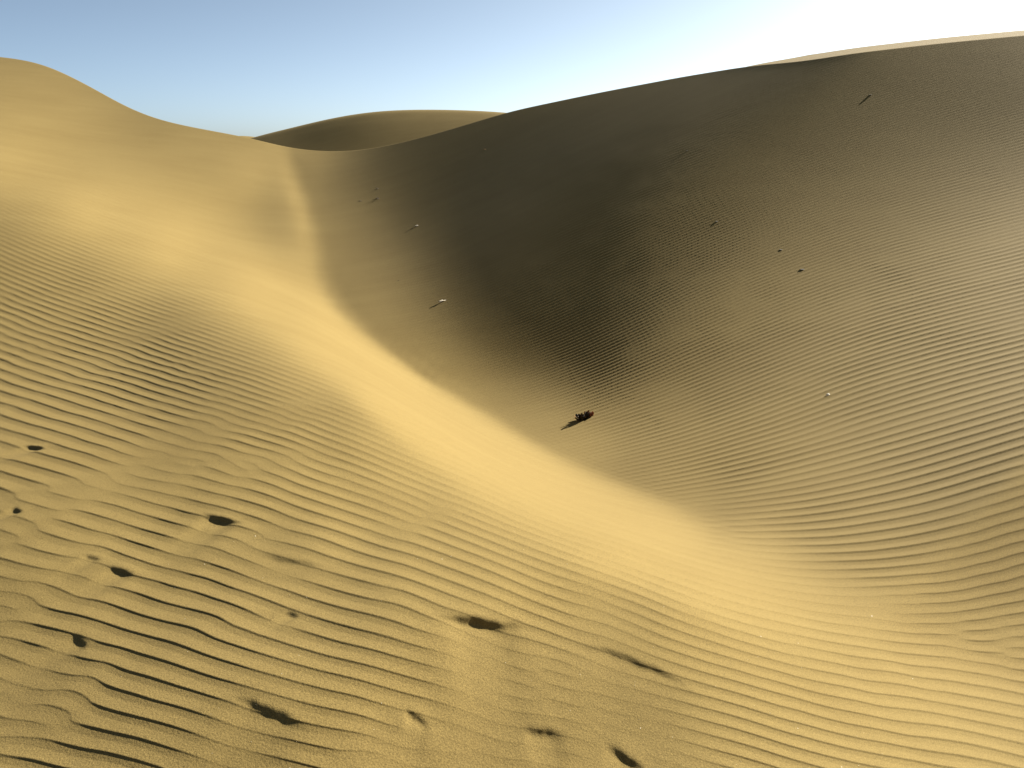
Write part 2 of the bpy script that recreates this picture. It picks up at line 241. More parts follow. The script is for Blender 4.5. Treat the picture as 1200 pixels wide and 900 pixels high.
370140 -376724 402 340 289 233 173 100 20 -58 -110 -121 -79 2 80 129 165 202 225 224 211 195 178 142 90 34 -18 -63 -92 -114 -124 -138 -148 -157 -160 -159 -150 -133 -115 -87 -57 -17 28 81 137 200 253 298 317 316 279 242 212 187 166 150 134 118 107 93 79 67 57 43 30 16 2 -13 -26 -33 -38 -33 -26 -15 -5 7 17 27 37 45 53 58 63 68 67 69 66 63 59 50 47 40 16 36 39 38 35 32 29 24
369796 -376213 381 324 271 216 158 95 26 -44 -102 -136 -128 -75 -8 58 134 213 266 282 266 236 196 145 82 23 -28 -69 -97 -113 -126 -136 -149 -159 -162 -159 -147 -130 -110 -80 -49 -6 39 94 150 211 262 303 317 314 274 239 210 185 165 146 132 115 102 90 75 64 51 40 26 12 -2 -14 -27 -34 -35 -32 -24 -14 -2 9 20 30 40 48 56 61 66 68 69 68 66 62 55 50 44 39 16 36 38 37 35 30 29 24
369353 -375602 367 311 250 191 142 91 37 -24 -87 -143 -176 -167 -123 -30 102 230 321 358 333 275 209 138 71 12 -39 -76 -99 -113 -125 -136 -151 -161 -162 -158 -144 -126 -104 -73 -38 4 53 107 164 222 272 305 316 309 271 235 206 184 162 143 128 112 99 84 72 59 48 35 21 9 -6 -16 -27 -33 -34 -29 -23 -10 0 12 23 34 43 51 59 63 68 69 70 67 66 58 55 46 44 39 14 36 38 35 34 30 29 22
368799 -374878 358 296 225 168 126 88 48 -3 -71 -152 -223 -267 -242 -121 71 254 388 440 399 307 212 129 59 -2 -48 -81 -100 -113 -123 -138 -151 -162 -163 -156 -140 -121 -96 -64 -28 17 67 121 179 233 280 307 313 305 264 231 204 180 159 140 124 108 93 82 66 55 43 30 18 4 -9 -19 -26 -32 -31 -27 -19 -8 4 15 27 38 45 56 60 66 69 70 70 67 63 57 52 45 42 37 16 34 38 34 32 31 26 24
368122 -374012 335 273 201 148 116 86 57 9 -65 -165 -276 -357 -347 -197 46 286 457 512 450 327 211 118 47 -13 -56 -85 -99 -111 -122 -139 -153 -163 -162 -151 -136 -115 -87 -55 -14 30 82 137 193 245 286 308 309 299 256 228 199 176 156 136 120 103 89 75 63 50 39 24 13 0 -11 -20 -27 -30 -29 -22 -16 -4 8 19 31 41 49 59 62 69 69 71 69 66 61 55 48 45 40 37 16 33 36 34 32 29 26 22
367289 -372980 303 245 178 137 106 86 58 12 -70 -189 -328 -437 -425 -251 37 322 521 566 478 334 206 108 36 -22 -62 -86 -97 -108 -122 -140 -155 -163 -158 -148 -130 -105 -79 -42 -1 46 99 154 207 256 291 307 305 289 250 222 194 173 150 132 115 97 85 70 57 46 32 20 8 -4 -13 -22 -26 -28 -25 -19 -10 0 13 23 34 46 53 60 66 70 70 70 69 64 58 52 47 44 38 36 16 32 36 32 31 29 25 21
366265 -371752 268 211 161 125 102 82 54 3 -86 -221 -382 -498 -479 -276 45 366 569 598 484 328 196 99 27 -29 -65 -83 -94 -104 -123 -144 -156 -161 -155 -140 -122 -96 -67 -28 14 65 117 172 221 266 294 304 300 279 242 215 189 167 144 127 109 92 79 64 52 40 27 14 4 -8 -16 -22 -25 -24 -22 -14 -5 5 18 28 40 48 57 63 67 71 71 70 67 61 56 49 46 41 38 35 15 33 33 33 29 27 25 21
365014 -370307 236 185 144 117 95 76 42 -14 -114 -258 -431 -545 -506 -273 76 408 600 601 471 311 185 91 20 -33 -64 -77 -89 -104 -127 -146 -158 -156 -149 -132 -111 -86 -51 -13 34 84 138 188 237 274 296 300 291 268 233 208 182 160 138 120 102 86 72 59 45 33 22 9 -1 -11 -18 -21 -23 -22 -16 -9 0 12 23 33 44 53 60 65 69 72 70 69 65 58 53 48 43 40 36 35 14 32 33 31 29 25 25 19
363542 -368652 212 160 131 109 86 63 26 -42 -147 -300 -469 -572 -505 -247 119 443 604 578 441 291 176 85 18 -33 -57 -71 -86 -109 -131 -149 -156 -151 -140 -121 -99 -72 -34 6 55 106 159 206 251 280 295 294 281 256 225 197 174 152 131 112 94 80 64 53 38 26 16 4 -5 -14 -17 -22 -20 -18 -10 -4 7 18 28 40 48 56 63 68 71 71 70 66 62 56 50 45 43 37 36 33 15 30 32 30 27 26 22 19
361875 -366820 196 144 121 97 74 45 0 -73 -186 -336 -491 -572 -478 -205 157 451 577 533 407 276 173 89 19 -26 -48 -68 -89 -117 -137 -151 -151 -141 -129 -108 -86 -54 -15 28 78 130 180 225 260 285 292 284 271 244 212 189 164 143 122 103 87 71 57 44 32 20 8 1 -10 -14 -18 -20 -16 -13 -5 3 13 25 34 45 53 60 66 69 71 71 69 63 59 53 48 43 40 37 34 32 14 31 29 30 25 25 20 19
360071 -364857 179 133 109 83 57 21 -31 -111 -220 -354 -486 -541 -437 -167 165 419 516 481 383 279 185 99 29 -14 -45 -73 -100 -126 -143 -147 -142 -130 -114 -95 -68 -36 6 54 102 155 200 241 269 284 286 274 259 230 202 176 156 132 112 94 78 62 49 37 23 15 2 -4 -11 -16 -16 -16 -14 -6 0 11 20 30 42 48 59 63 68 71 71 69 67 61 55 50 46 41 38 35 34 31 14 28 30 27 24 24 19 17
358178 -362813 166 121 94 67 35 -9 -69 -147 -236 -343 -448 -490 -398 -159 121 337 440 447 386 302 213 120 44 -10 -55 -87 -116 -134 -141 -140 -128 -116 -98 -80 -50 -14 30 79 130 178 219 252 275 280 277 264 245 216 190 166 144 121 103 84 67 54 40 28 18 7 -2 -8 -12 -15 -14 -13 -7 -2 8 18 26 37 47 55 61 67 70 71 71 67 64 57 53 48 42 40 37 33 33 29 15 26 29 26 23 21 18 15
356232 -360714 145 107 76 49 6 -44 -107 -165 -225 -299 -389 -446 -384 -203 21 230 386 447 417 347 252 143 49 -25 -75 -108 -127 -137 -134 -124 -114 -99 -83 -61 -30 9 57 107 154 200 235 261 274 274 266 253 231 202 178 154 133 110 92 73 57 45 30 22 10 2 -6 -10 -13 -12 -11 -8 -2 5 15 24 34 43 52 59 66 69 72 70 70 65 60 54 51 44 41 37 36 33 31 28 14 26 26 25 22 19 17 13
354248 -358588 126 89 61 24 -25 -81 -126 -159 -182 -241 -347 -437 -417 -294 -94 154 374 479 471 399 283 147 30 -51 -100 -123 -131 -130 -119 -109 -94 -82 -66 -43 -6 35 85 133 180 216 248 264 271 266 254 240 216 190 164 143 120 100 79 62 48 33 24 13 5 -2 -9 -12 -11 -11 -6 -2 4 13 20 32 40 50 57 63 70 70 71 71 67 63 56 52 47 42 39 36 34 32 30 27 13 25 25 23 20 18 14 12
352251 -356469 115 72 43 -2 -56 -101 -122 -122 -132 -204 -349 -478 -496 -391 -165 134 400 533 529 435 281 121 -2 -78 -116 -128 -125 -115 -101 -87 -78 -64 -48 -19 17 65 113 159 199 232 253 264 265 254 243 228 201 176 152 129 108 87 67 52 37 26 14 8 -1 -6 -11 -10 -11 -5 -3 4 11 19 29 38 46 56 62 67 71 72 72 68 64 60 53 49 44 41 37 34 33 31 28 27 12 24 23 21 18 16 13 10
350285 -354398 106 61 22 -27 -74 -99 -95 -77 -94 -209 -401 -560 -585 -454 -183 163 450 592 570 432 247 79 -35 -96 -120 -121 -109 -94 -78 -68 -59 -47 -27 5 46 93 140 181 216 240 255 261 254 244 233 213 187 161 139 117 94 74 57 41 27 17 8 2 -5 -9 -11 -9 -7 -3 4 10 18 26 35 45 54 60 66 71 72 72 70 67 61 56 51 46 42 38 36 33 31 30 28 24 13 21 22 19 16 14 11 9
348405 -352427 103 49 4 -43 -78 -79 -59 -37 -87 -249 -489 -655 -656 -479 -157 214 510 633 577 396 196 37 -57 -101 -112 -102 -85 -68 -57 -48 -42 -29 -2 31 76 120 164 198 226 244 254 252 246 233 222 198 172 149 124 104 81 63 45 30 20 9 3 -4 -8 -11 -9 -8 -2 1 10 16 24 34 43 51 59 65 71 71 74 72 67 65 58 53 47 44 40 36 35 32 31 27 27 24 10 21 20 16 15 11 10 7
346659 -350592 96 40 -9 -49 -67 -55 -22 -16 -101 -318 -585 -740 -701 -474 -117 269 551 648 550 345 146 7 -64 -92 -90 -74 -56 -42 -36 -32 -24 -7 23 60 103 146 181 211 231 245 248 244 234 225 209 184 157 136 112 89 70 51 35 21 12 3 -3 -7 -10 -10 -9 -4 1 7 15 23 32 40 50 57 65 68 74 73 74 70 66 61 55 49 47 40 38 36 33 31 29 27 25 23 10 18 17 15 12 10 8 6
345073 -348924 96 33 -16 -45 -52 -28 4 -7 -135 -394 -669 -802 -725 -460 -81 301 562 628 504 295 111 -1 -54 -67 -59 -39 -26 -18 -18 -17 -5 17 50 89 129 165 195 219 232 240 242 234 226 213 197 169 146 121 99 78 57 41 25 14 4 -2 -6 -10 -11 -10 -5 -2 5 14 20 30 39 47 56 63 69 73 75 74 72 69 64 57 52 48 43 39 37 34 32 30 27 27 23 21 9 16 15 12 11 8 6 6
343669 -347437 98 30 -15 -40 -39 -6 26 -11 -174 -458 -732 -838 -736 -451 -73 292 529 577 455 262 104 14 -23 -29 -18 -4 3 0 -4 0 15 43 78 116 152 180 205 220 231 234 233 225 216 205 181 157 132 109 88 65 47 30 18 7 -2 -6 -9 -12 -10 -8 -4 2 11 18 28 35 46 54 62 68 73 76 75 75 71 67 60 55 49 46 40 39 35 33 30 29 27 25 22 19 6 15 12 11 9 6 6 3
342452 -346135 103 31 -15 -38 -25 14 40 -19 -209 -503 -762 -852 -736 -462 -108 225 442 500 418 262 131 61 25 21 27 28 23 13 10 17 40 69 106 141 169 192 210 219 226 228 223 217 206 193 170 143 120 98 75 54 38 22 10 1 -6 -9 -11 -12 -10 -7 0 7 15 23 34 42 52 61 67 73 76 77 77 74 69 64 58 52 48 42 40 36 35 31 30 28 25 23 20 19 3 12 11 8 8 5 4 3
341435 -345025 106 28 -18 -36 -15 37 51 -29 -236 -520 -761 -840 -737 -495 -192 89 294 404 405 306 202 132 95 75 66 53 35 25 24 37 64 99 132 161 184 199 211 218 219 219 216 207 196 182 157 131 109 87 63 45 29 15 4 -4 -9 -11 -12 -12 -9 -4 3 11 19 29 40 48 59 65 73 76 79 79 77 72 68 61 55 50 45 41 39 35 33 31 28 27 23 22 19 16 0 10 8 9 5 4 3 3
340612 -344105 102 23 -25 -36 3 58 62 -39 -251 -515 -730 -812 -738 -553 -325 -109 101 301 418 392 307 232 172 127 95 68 46 35 41 61 92 126 156 178 194 203 211 213 213 211 206 199 186 170 145 120 98 75 54 36 21 9 0 -8 -10 -13 -12 -11 -7 -2 6 14 24 35 45 55 63 71 77 80 81 79 76 71 66 58 53 48 43 41 36 34 33 29 27 26 21 21 16 13 -3 9 7 7 3 4 3 1
339970 -343365 91 12 -33 -31 24 81 71 -47 -256 -490 -685 -778 -749 -638 -493 -330 -94 206 439 498 433 340 246 171 117 82 55 51 62 88 122 152 175 191 201 206 208 207 206 204 197 190 176 158 133 110 86 66 44 29 14 5 -4 -9 -12 -12 -12 -10 -5 0 9 18 29 39 51 59 70 75 80 83 82 79 76 69 63 57 50 46 42 39 36 33 31 29 25 24 20 17 15 10 -6 8 7 3 5 1 3 2
339474 -342779 78 -2 -41 -20 50 105 79 -57 -252 -458 -638 -750 -777 -740 -667 -528 -257 117 451 595 558 439 311 208 141 95 73 70 90 119 151 175 192 200 206 204 205 202 200 194 189 181 165 148 121 99 77 54 37 23 9 1 -6 -10 -12 -11 -11 -9 -3 3 11 23 32 44 55 66 72 81 83 84 84 78 75 67 60 55 49 45 40 38 35 31 31 27 24 21 19 14 13 2 0 4 5 3 2 3 2 1
339089 -342314 64 -18 -47 -4 82 131 80 -67 -247 -427 -597 -733 -813 -843 -819 -686 -387 37 439 662 663 524 367 245 165 119 96 99 124 151 178 196 204 208 206 204 200 196 192 188 180 170 157 135 111 88 66 46 30 17 5 0 -8 -10 -11 -10 -10 -7 -1 5 15 25 37 49 59 70 78 83 85 87 84 77 73 66 57 54 47 42 41 36 34 31 28 26 22 19 16 14 10 -6 2 4 2 3 2 3 1 3
338783 -341941 53 -35 -53 20 122 154 71 -81 -243 -402 -566 -719 -844 -928 -938 -807 -494 -48 402 690 736 598 418 282 198 150 132 138 159 184 205 212 214 211 207 202 194 191 184 180 172 161 146 124 100 77 56 39 23 12 4 -3 -7 -10 -10 -9 -7 -5 0 7 19 29 40 53 65 73 82 87 87 87 84 77 70 63 57 51 46 42 38 36 33 29 27 23 21 16 15 10 7 -9 1 3 3 1 3 1 4 2
338536 -341632 42 -58 -55 54 166 164 53 -100 -242 -380 -539 -705 -859 -980 -1019 -902 -594 -142 332 673 774 659 470 325 241 198 177 182 199 217 227 226 221 214 206 198 190 184 177 173 163 151 135 113 89 67 47 31 18 9 1 -3 -6 -9 -8 -7 -7 -3 3 11 20 33 45 57 69 78 85 89 89 88 82 76 69 60 56 49 45 40 38 34 32 27 26 20 19 13 13 7 4 -12 1 3 1 3 2 3 3 3
338331 -341363 29 -86 -51 98 198 158 25 -119 -241 -360 -513 -683 -847 -991 -1064 -977 -695 -258 225 608 769 704 531 382 300 257 234 232 241 248 249 236 227 214 206 195 184 177 171 164 155 141 125 101 78 56 38 26 13 7 0 -2 -7 -6 -7 -6 -3 -2 5 14 24 37 49 61 73 82 88 91 91 87 82 73 68 58 54 48 43 40 36 33 30 25 24 17 16 12 9 3 4 -14 0 3 2 2 3 3 3 5
338147 -341108 13 -113 -38 136 210 132 -10 -134 -234 -339 -481 -651 -806 -954 -1068 -1039 -805 -398 76 485 713 728 603 466 379 330 300 288 285 280 266 246 230 217 203 191 179 170 165 157 145 131 113 89 66 48 30 21 9 6 0 -3 -5 -4 -5 -4 -2 1 8 17 28 40 53 67 76 86 91 93 91 87 79 73 64 58 52 46 43 38 35 31 28 23 20 17 11 9 6 2 1 -14 1 1 3 3 4 2 5 4
337969 -340850 -5 -135 -19 157 190 89 -41 -142 -219 -310 -446 -604 -733 -871 -1031 -1086 -922 -564 -118 297 591 717 691 586 491 420 376 349 329 309 281 255 235 216 202 185 175 164 158 149 135 121 100 77 55 39 24 16 7 5 -1 -1 -3 -3 -3 -2 1 3 12 19 32 45 57 72 80 89 94 93 92 85 78 71 62 57 50 45 41 36 35 28 25 21 17 13 9 6 3 1 0 -14 1 2 3 3 4 4 5 4
337789 -340589 -18 -145 -2 142 138 43 -61 -137 -195 -275 -403 -541 -634 -747 -958 -1113 -1039 -751 -359 41 394 663 785 753 644 536 462 409 371 334 295 264 238 217 198 182 168 161 150 141 124 108 89 64 45 30 19 12 6 4 1 -2 0 -2 0 0 3 7 13 25 36 49 63 75 84 93 95 95 89 85 76 69 60 55 49 44 39 35 32 26 22 17 15 9 6 3 2 0 0 -14 1 3 3 5 3 5 5 5
337625 -340357 -25 -135 -4 84 74 10 -63 -118 -164 -237 -353 -463 -516 -606 -854 -1108 -1145 -954 -643 -273 140 560 867 953 846 681 553 467 406 358 310 272 242 215 196 177 166 155 144 130 113 96 74 54 34 23 14 10 6 3 1 1 0 1 1 5 4 10 18 29 40 54 68 79 88 96 96 94 90 81 75 66 60 53 47 43 37 33 28 24 18 15 9 8 2 3 -1 2 -1 -14 2 4 3 5 4 5 6 4
337512 -340213 -21 -120 -29 14 24 -4 -48 -91 -133 -200 -293 -372 -399 -475 -723 -1061 -1230 -1169 -951 -609 -138 414 900 1146 1086 855 651 523 440 381 325 282 243 217 193 175 164 150 137 119 101 82 62 41 26 16 11 7 5 5 1 2 3 3 5 5 9 14 21 33 46 59 72 84 92 97 97 94 88 80 72 64 58 52 46 39 36 30 25 20 14 12 6 4 2 0 1 0 1 -13 1 5 4 4 6 5 5 5
337480 -340198 -14 -102 -71 -37 1 0 -21 -67 -108 -158 -226 -279 -302 -367 -587 -967 -1279 -1375 -1249 -928 -415 226 854 1275 1325 1064 769 584 479 405 342 291 250 217 195 175 161 146 129 107 89 70 49 30 17 10 8 6 4 5 4 4 4 7 6 10 11 18 26 38 51 65 76 88 95 98 98 93 86 78 69 64 56 49 44 37 33 27 20 17 11 7 4 2 1 0 1 1 1 -13 3 4 5 5 6 4 6 5
337507 -340236 -31 -76 -146 -72 -10 38 2 -44 -80 -111 -161 -202 -225 -287 -467 -837 -1267 -1528 -1511 -1213 -688 -2 715 1289 1505 1310 934 665 525 435 363 304 259 224 198 176 161 140 119 98 78 56 37 19 9 6 4 5 5 4 7 6 7 10 9 13 16 21 32 43 55 70 82 91 98 100 97 91 84 77 67 61 55 46 42 34 29 23 17 12 8 4 2 1 0 1 2 0 3 -12 2 5 6 5 5 6 4 5
337410 -340027 -26 -170 -126 -233 -91 102 72 -22 -33 -64 -110 -143 -161 -226 -379 -687 -1167 -1594 -1711 -1473 -961 -268 487 1159 1567 1546 1181 798 590 475 393 323 274 233 204 181 159 135 110 87 67 46 23 9 3 0 2 3 5 6 8 10 10 13 13 16 20 27 36 49 60 76 85 95 100 101 95 91 82 75 65 59 52 44 38 32 24 19 12 9 4 3 0 2 0 1 2 3 2 -12 4 5 5 6 5 5 4 6
337075 -339835 215 -83 -89 -151 -256 -150 -13 42 44 13 -63 -84 -103 -170 -318 -548 -968 -1536 -1833 -1715 -1241 -571 180 901 1459 1685 1487 1045 703 536 433 353 293 248 213 187 156 130 102 78 56 34 11 0 -4 -3 -2 2 4 8 10 12 16 15 18 20 25 32 41 54 66 80 91 97 102 100 96 89 80 72 64 56 50 41 34 27 20 14 9 5 3 1 1 1 1 2 3 3 3 -11 3 5 6 6 4 6 4 4
336720 -339485 104 13 -71 -10 -125 -122 -75 -103 -78 -19 -24 -33 -22 -92 -268 -418 -703 -1330 -1833 -1961 -1523 -922 -184 545 1182 1636 1743 1427 946 636 492 394 320 267 226 190 156 122 95 70 46 22 0 -8 -10 -8 -5 1 3 8 14 15 19 21 21 25 30 38 46 60 72 84 95 100 103 101 94 87 79 71 60 55 45 38 30 21 16 10 5 3 2 1 1 2 2 3 3 4 4 -12 3 7 4 6 5 5 4 5
336412 -339180 48 6 -25 -41 -65 -72 -21 -23 -67 -75 -62 -63 -21 -36 -142 -356 -453 -859 -1756 -2197 -1816 -1334 -587 120 785 1383 1804 1830 1390 857 577 450 356 290 240 193 154 116 88 62 37 10 -8 -17 -16 -12 -8 -2 2 10 15 20 22 25 27 30 36 43 53 65 78 88 99 103 104 100 94 86 76 68 60 50 41 33 25 17 10 7 3 2 2 1 2 3 3 3 4 5 2 -10 3 5 6 5 5 5 5 4
336110 -338896 17 -1 -14 -33 -37 -41 -21 -25 -31 -36 -44 -79 -104 -13 -74 -34 -211 -507 -1110 -2427 -2373 -1755 -1056 -352 323 987 1619 2040 1944 1327 753 520 405 316 253 195 150 112 81 54 29 0 -18 -22 -21 -18 -11 -6 2 10 18 22 26 31 32 36 42 49 59 71 84 94 101 106 104 101 93 83 75 66 55 47 37 26 20 12 6 5 2 1 3 2 3 4 3 4 4 4 5 -13 4 6 4 6 4 6 4 6
335759 -338581 6 0 -2 -14 -23 -19 -18 -22 -36 -52 -67 -86 -41 -54 106 -145 -72 -102 -186 -1306 -3334 -2536 -1750 -846 -162 520 1251 1938 2322 2021 1197 639 464 345 262 197 146 107 75 49 20 -9 -24 -28 -27 -22 -15 -10 2 10 18 26 32 34 39 41 48 56 67 77 89 99 105 108 105 101 91 82 73 62 52 41 30 22 13 8 4 3 2 3 3 2 4 5 3 5 4 5 2 -10 2 5 5 6 5 5 6 5
335338 -338211 17 12 15 1 -8 -11 -16 -26 -43 -60 -82 -81 -73 -7 -33 74 30 -84 -167 -55 -1032 -4195 -2972 -1764 -663 26 798 1589 2304 2592 2003 1009 525 383 268 198 144 103 71 42 15 -16 -30 -32 -32 -27 -20 -11 -2 11 20 29 36 39 44 48 55 64 72 85 95 103 109 110 107 100 90 80 70 58 47 34 24 15 8 5 4 2 3 3 4 3 5 4 5 4 4 5 3 -13 4 4 6 5 6 5 7 6
334859 -337771 31 29 28 15 1 -7 -19 -32 -52 -73 -87 -87 -58 -29 -4 25 3 48 177 -218 -99 -861 -4785 -3613 -1754 -468 320 1141 1961 2666 2782 1868 780 402 290 199 145 101 69 37 11 -22 -33 -38 -35 -30 -25 -13 -4 11 22 31 40 45 50 54 62 70 81 92 100 109 113 113 107 99 89 79 64 54 40 26 17 9 5 4 4 2 4 4 4 4 5 5 4 5 3 5 3 -13 3 5 5 7 5 7 7 6
334338 -337275 50 40 39 24 9 -7 -25 -40 -61 -83 -92 -82 -54 -27 5 9 12 88 24 284 -191 -89 -911 -5162 -4413 -1627 -204 706 1508 2318 2940 2831 1642 555 302 215 149 104 67 36 7 -25 -38 -39 -38 -34 -26 -18 -3 10 24 34 44 50 55 62 68 79 87 99 108 113 117 115 109 99 87 74 61 46 31 19 9 5 6 2 5 3 4 4 5 5 5 4 5 4 4 4 3 -13 3 5 6 6 8 6 7 5
333799 -336750 66 53 49 30 11 -11 -28 -50 -71 -88 -92 -77 -48 -19 4 7 39 45 125 56 207 -99 52 -1139 -5515 -5164 -1418 196 1106 1852 2579 3061 2742 1412 400 230 163 110 71 36 4 -27 -40 -40 -39 -35 -30 -17 -5 11 25 38 48 55 61 68 76 85 96 105 115 119 121 118 109 99 84 70 54 37 21 9 7 4 4 5 3 4 5 5 5 5 4 6 3 5 4 4 3 -14 2 7 7 6 8 8 4 5
333264 -336219 77 65 53 33 13 -11 -36 -59 -77 -90 -88 -69 -41 -14 2 19 40 62 85 115 53 196 -103 252 -1336 -6042 -5666 -1122 656 1447 2120 2716 3024 2601 1252 306 178 125 76 40 5 -30 -39 -40 -38 -35 -30 -19 -3 12 27 42 51 61 66 74 83 93 103 113 122 125 125 120 111 97 80 64 45 25 10 5 6 4 4 5 4 5 5 5 6 4 4 6 3 5 4 4 3 -14 3 6 8 8 7 7 5 2
332748 -335698 84 71 55 34 10 -13 -40 -63 -81 -88 -81 -61 -34 -11 7 26 46 66 81 79 116 44 204 -113 421 -1407 -6822 -5926 -729 1088 1776 2277 2720 2942 2452 1140 250 139 90 44 8 -28 -38 -38 -35 -33 -28 -17 -3 15 31 44 56 65 71 81 89 101 111 121 127 133 129 124 110 94 75 56 31 11 5 5 6 4 5 4 5 6 5 4 6 5 4 4 5 4 5 3 5 -16 4 8 7 8 8 6 3 4
332254 -335196 88 74 55 32 7 -19 -45 -65 -77 -81 -70 -52 -28 -9 11 32 53 68 72 84 78 122 38 274 -164 521 -1398 -7790 -5980 -253 1492 2020 2394 2691 2818 2296 1052 213 100 57 12 -23 -37 -31 -30 -28 -23 -15 2 17 34 48 60 69 77 85 97 108 119 129 135 138 136 125 110 89 67 43 13 4 6 6 4 6 4 5 5 6 4 6 4 6 4 4 6 3 5 4 4 -15 4 9 7 9 6 5 5 3
331781 -334712 90 71 53 28 1 -25 -48 -67 -72 -68 -55 -39 -23 -3 12 36 55 69 73 78 92 79 153 41 315 -243 605 -1378 -8889 -5839 297 1856 2214 2458 2649 2678 2131 966 183 64 21 -15 -32 -24 -20 -19 -17 -7 6 22 37 51 64 74 81 91 103 115 128 136 145 144 141 127 107 81 57 19 5 6 5 5 6 5 4 6 5 4 6 5 6 4 4 6 4 5 3 6 3 -14 5 8 8 8 6 5 4 4
331329 -334249 88 69 46 22 -5 -32 -53 -63 -65 -54 -42 -24 -11 2 16 39 56 67 74 84 85 110 94 183 12 344 -355 715 -1472 -10030 -5427 887 2165 2346 2485 2591 2526 1958 875 153 29 -4 -25 -12 -7 -7 -3 2 13 27 41 55 66 78 86 97 108 123 136 146 153 152 146 126 101 69 37 4 6 6 5 6 4 6 5 5 5 5 5 5 6 4 6 4 5 4 5 4 4 -13 6 8 8 7 5 4 3 1
330898 -333809 87 62 39 13 -13 -38 -55 -59 -55 -42 -26 -11 -3 13 25 43 56 68 77 83 98 102 135 92 195 -45 386 -525 880 -1874 -10962 -4685 1434 2382 2415 2479 2515 2365 1775 779 127 6 -12 -1 9 15 14 15 23 34 44 58 70 81 92 100 115 131 144 156 163 161 148 123 89 52 14 5 5 7 5 6 4 6 5 5 5 5 5 6 5 5 4 6 5 4 4 5 5 -13 5 10 8 5 4 1 0 -2
330486 -333391 84 54 31 4 -22 -44 -54 -55 -44 -29 -13 0 9 21 34 52 62 71 78 90 98 119 114 146 65 200 -114 410 -701 1007 -2736 -11244 -3730 1848 2489 2427 2439 2425 2184 1590 694 111 -3 15 31 38 38 36 34 40 50 60 74 84 97 105 122 138 154 168 172 170 149 111 72 31 5 8 5 6 6 6 4 6 5 5 5 5 5 6 5 5 5 5 5 5 4 5 4 -11 7 8 7 3 1 -2 -4 -6
330092 -332995 80 47 20 -5 -30 -48 -54 -48 -34 -17 -2 11 19 32 45 58 69 81 85 93 106 115 133 106 141 31 186 -159 325 -676 782 -3907 -10651 -2735 2077 2502 2394 2362 2304 1996 1428 628 102 26 56 65 68 57 52 48 55 66 75 90 101 112 128 147 165 179 186 174 142 95 51 16 7 6 7 6 5 6 6 5 5 5 4 6 6 4 6 5 5 5 6 4 5 5 4 -10 8 7 3 1 -4 -5 -8 -8
329717 -332623 76 37 12 -15 -37 -50 -51 -42 -25 -7 8 20 30 43 56 68 79 86 93 104 110 123 119 129 88 119 14 107 -120 85 -359 112 -5187 -9370 -1764 2161 2439 2318 2259 2151 1805 1313 587 109 84 97 97 84 70 61 64 70 81 95 106 119 136 157 177 193 197 174 127 75 33 11 7 7 6 7 6 6 5 6 5 4 6 5 5 5 6 5 5 6 5 4 6 5 3 -6 6 4 -1 -5 -6 -9 -11 -8
329359 -332271 69 28 2 -23 -43 -50 -46 -36 -16 0 17 28 42 53 69 77 89 94 101 110 121 124 129 108 110 74 68 13 -14 -31 -182 -37 -698 -6390 -7779 -872 2171 2331 2214 2146 1907 1700 1267 517 168 136 130 114 92 78 75 78 88 100 114 127 145 169 190 209 204 166 107 53 24 9 8 7 7 7 6 6 5 6 6 5 4 6 5 5 4 7 6 5 5 5 5 6 4 -4 3 -4 -6 -8 -9 -12 -10 -10
329014 -331939 64 19 -8 -31 -45 -49 -43 -27 -10 9 24 38 50 66 78 89 97 103 110 118 126 130 127 116 97 76 56 3 7 -106 8 -378 115 -1526 -7190 -6235 -97 2132 2207 2085 1934 1773 1681 1181 476 234 176 149 119 99 89 90 97 108 123 135 157 181 207 223 206 149 83 40 17 10 8 7 9 6 7 6 6 5 6 5 6 4 5 4 7 6 6 6 4 6 4 6 6 3 -16 -7 -9 -11 -12 -11 -11 -9
328675 -331618 58 11 -17 -37 -48 -46 -37 -21 -1 16 32 46 60 76 89 98 105 112 119 126 133 133 127 116 95 78 32 24 -43 -20 -167 -32 -482 90 -2372 -7417 -4899 526 2073 2051 1890 1744 1781 1716 978 502 284 202 154 125 108 104 108 120 132 149 167 197 225 233 199 127 63 30 14 11 9 8 7 9 6 6 7 6 5 5 5 4 6 6 6 7 6 5 5 5 5 5 6 4 -29 -13 -12 -13 -10 -12 -10 -6
328336 -331303 54 1 -24 -42 -48 -42 -30 -12 6 24 38 55 68 84 97 109 114 121 126 135 138 136 128 112 96 66 43 -5 -10 -83 -75 -214 -128 -470 -110 -3236 -7077 -3800 992 1963 1841 1698 1754 1919 1447 917 526 313 211 160 132 123 123 133 145 162 182 215 241 239 182 103 49 23 14 11 10 8 9 8 7 6 7 5 6 5 5 5 8 6 8 5 6 4 6 4 5 6 3 -4 -38 -16 -13 -12 -11 -9 -7 -5
327985 -330979 49 -7 -33 -45 -46 -34 -23 -4 13 32 46 62 77 92 104 114 121 132 136 143 141 138 127 111 88 64 33 9 -38 -55 -128 -154 -236 -243 -356 -476 -4052 -6393 -2822 1246 1806 1670 1687 1899 1738 1308 875 531 323 216 166 147 142 149 162 178 198 234 257 234 159 83 37 21 13 13 9 10 9 7 8 7 6 6 7 5 7 8 7 7 7 4 6 4 5 5 4 2 -4 -10 -42 -18 -14 -10 -9 -6 -5 -2
327607 -330629 41 -15 -40 -47 -40 -27 -15 4 22 38 55 70 85 100 111 120 128 138 143 150 148 136 125 105 84 57 31 4 -30 -76 -118 -175 -227 -233 -340 -180 -938 -4847 -5618 -1815 1316 1682 1623 1795 1854 1573 1210 835 520 322 221 180 167 168 182 198 217 254 265 222 134 66 30 19 14 11 12 9 9 9 7 7 9 7 7 8 9 8 8 7 5 4 5 4 4 4 0 -4 -8 -16 -44 -19 -12 -8 -6 -3 -2 1
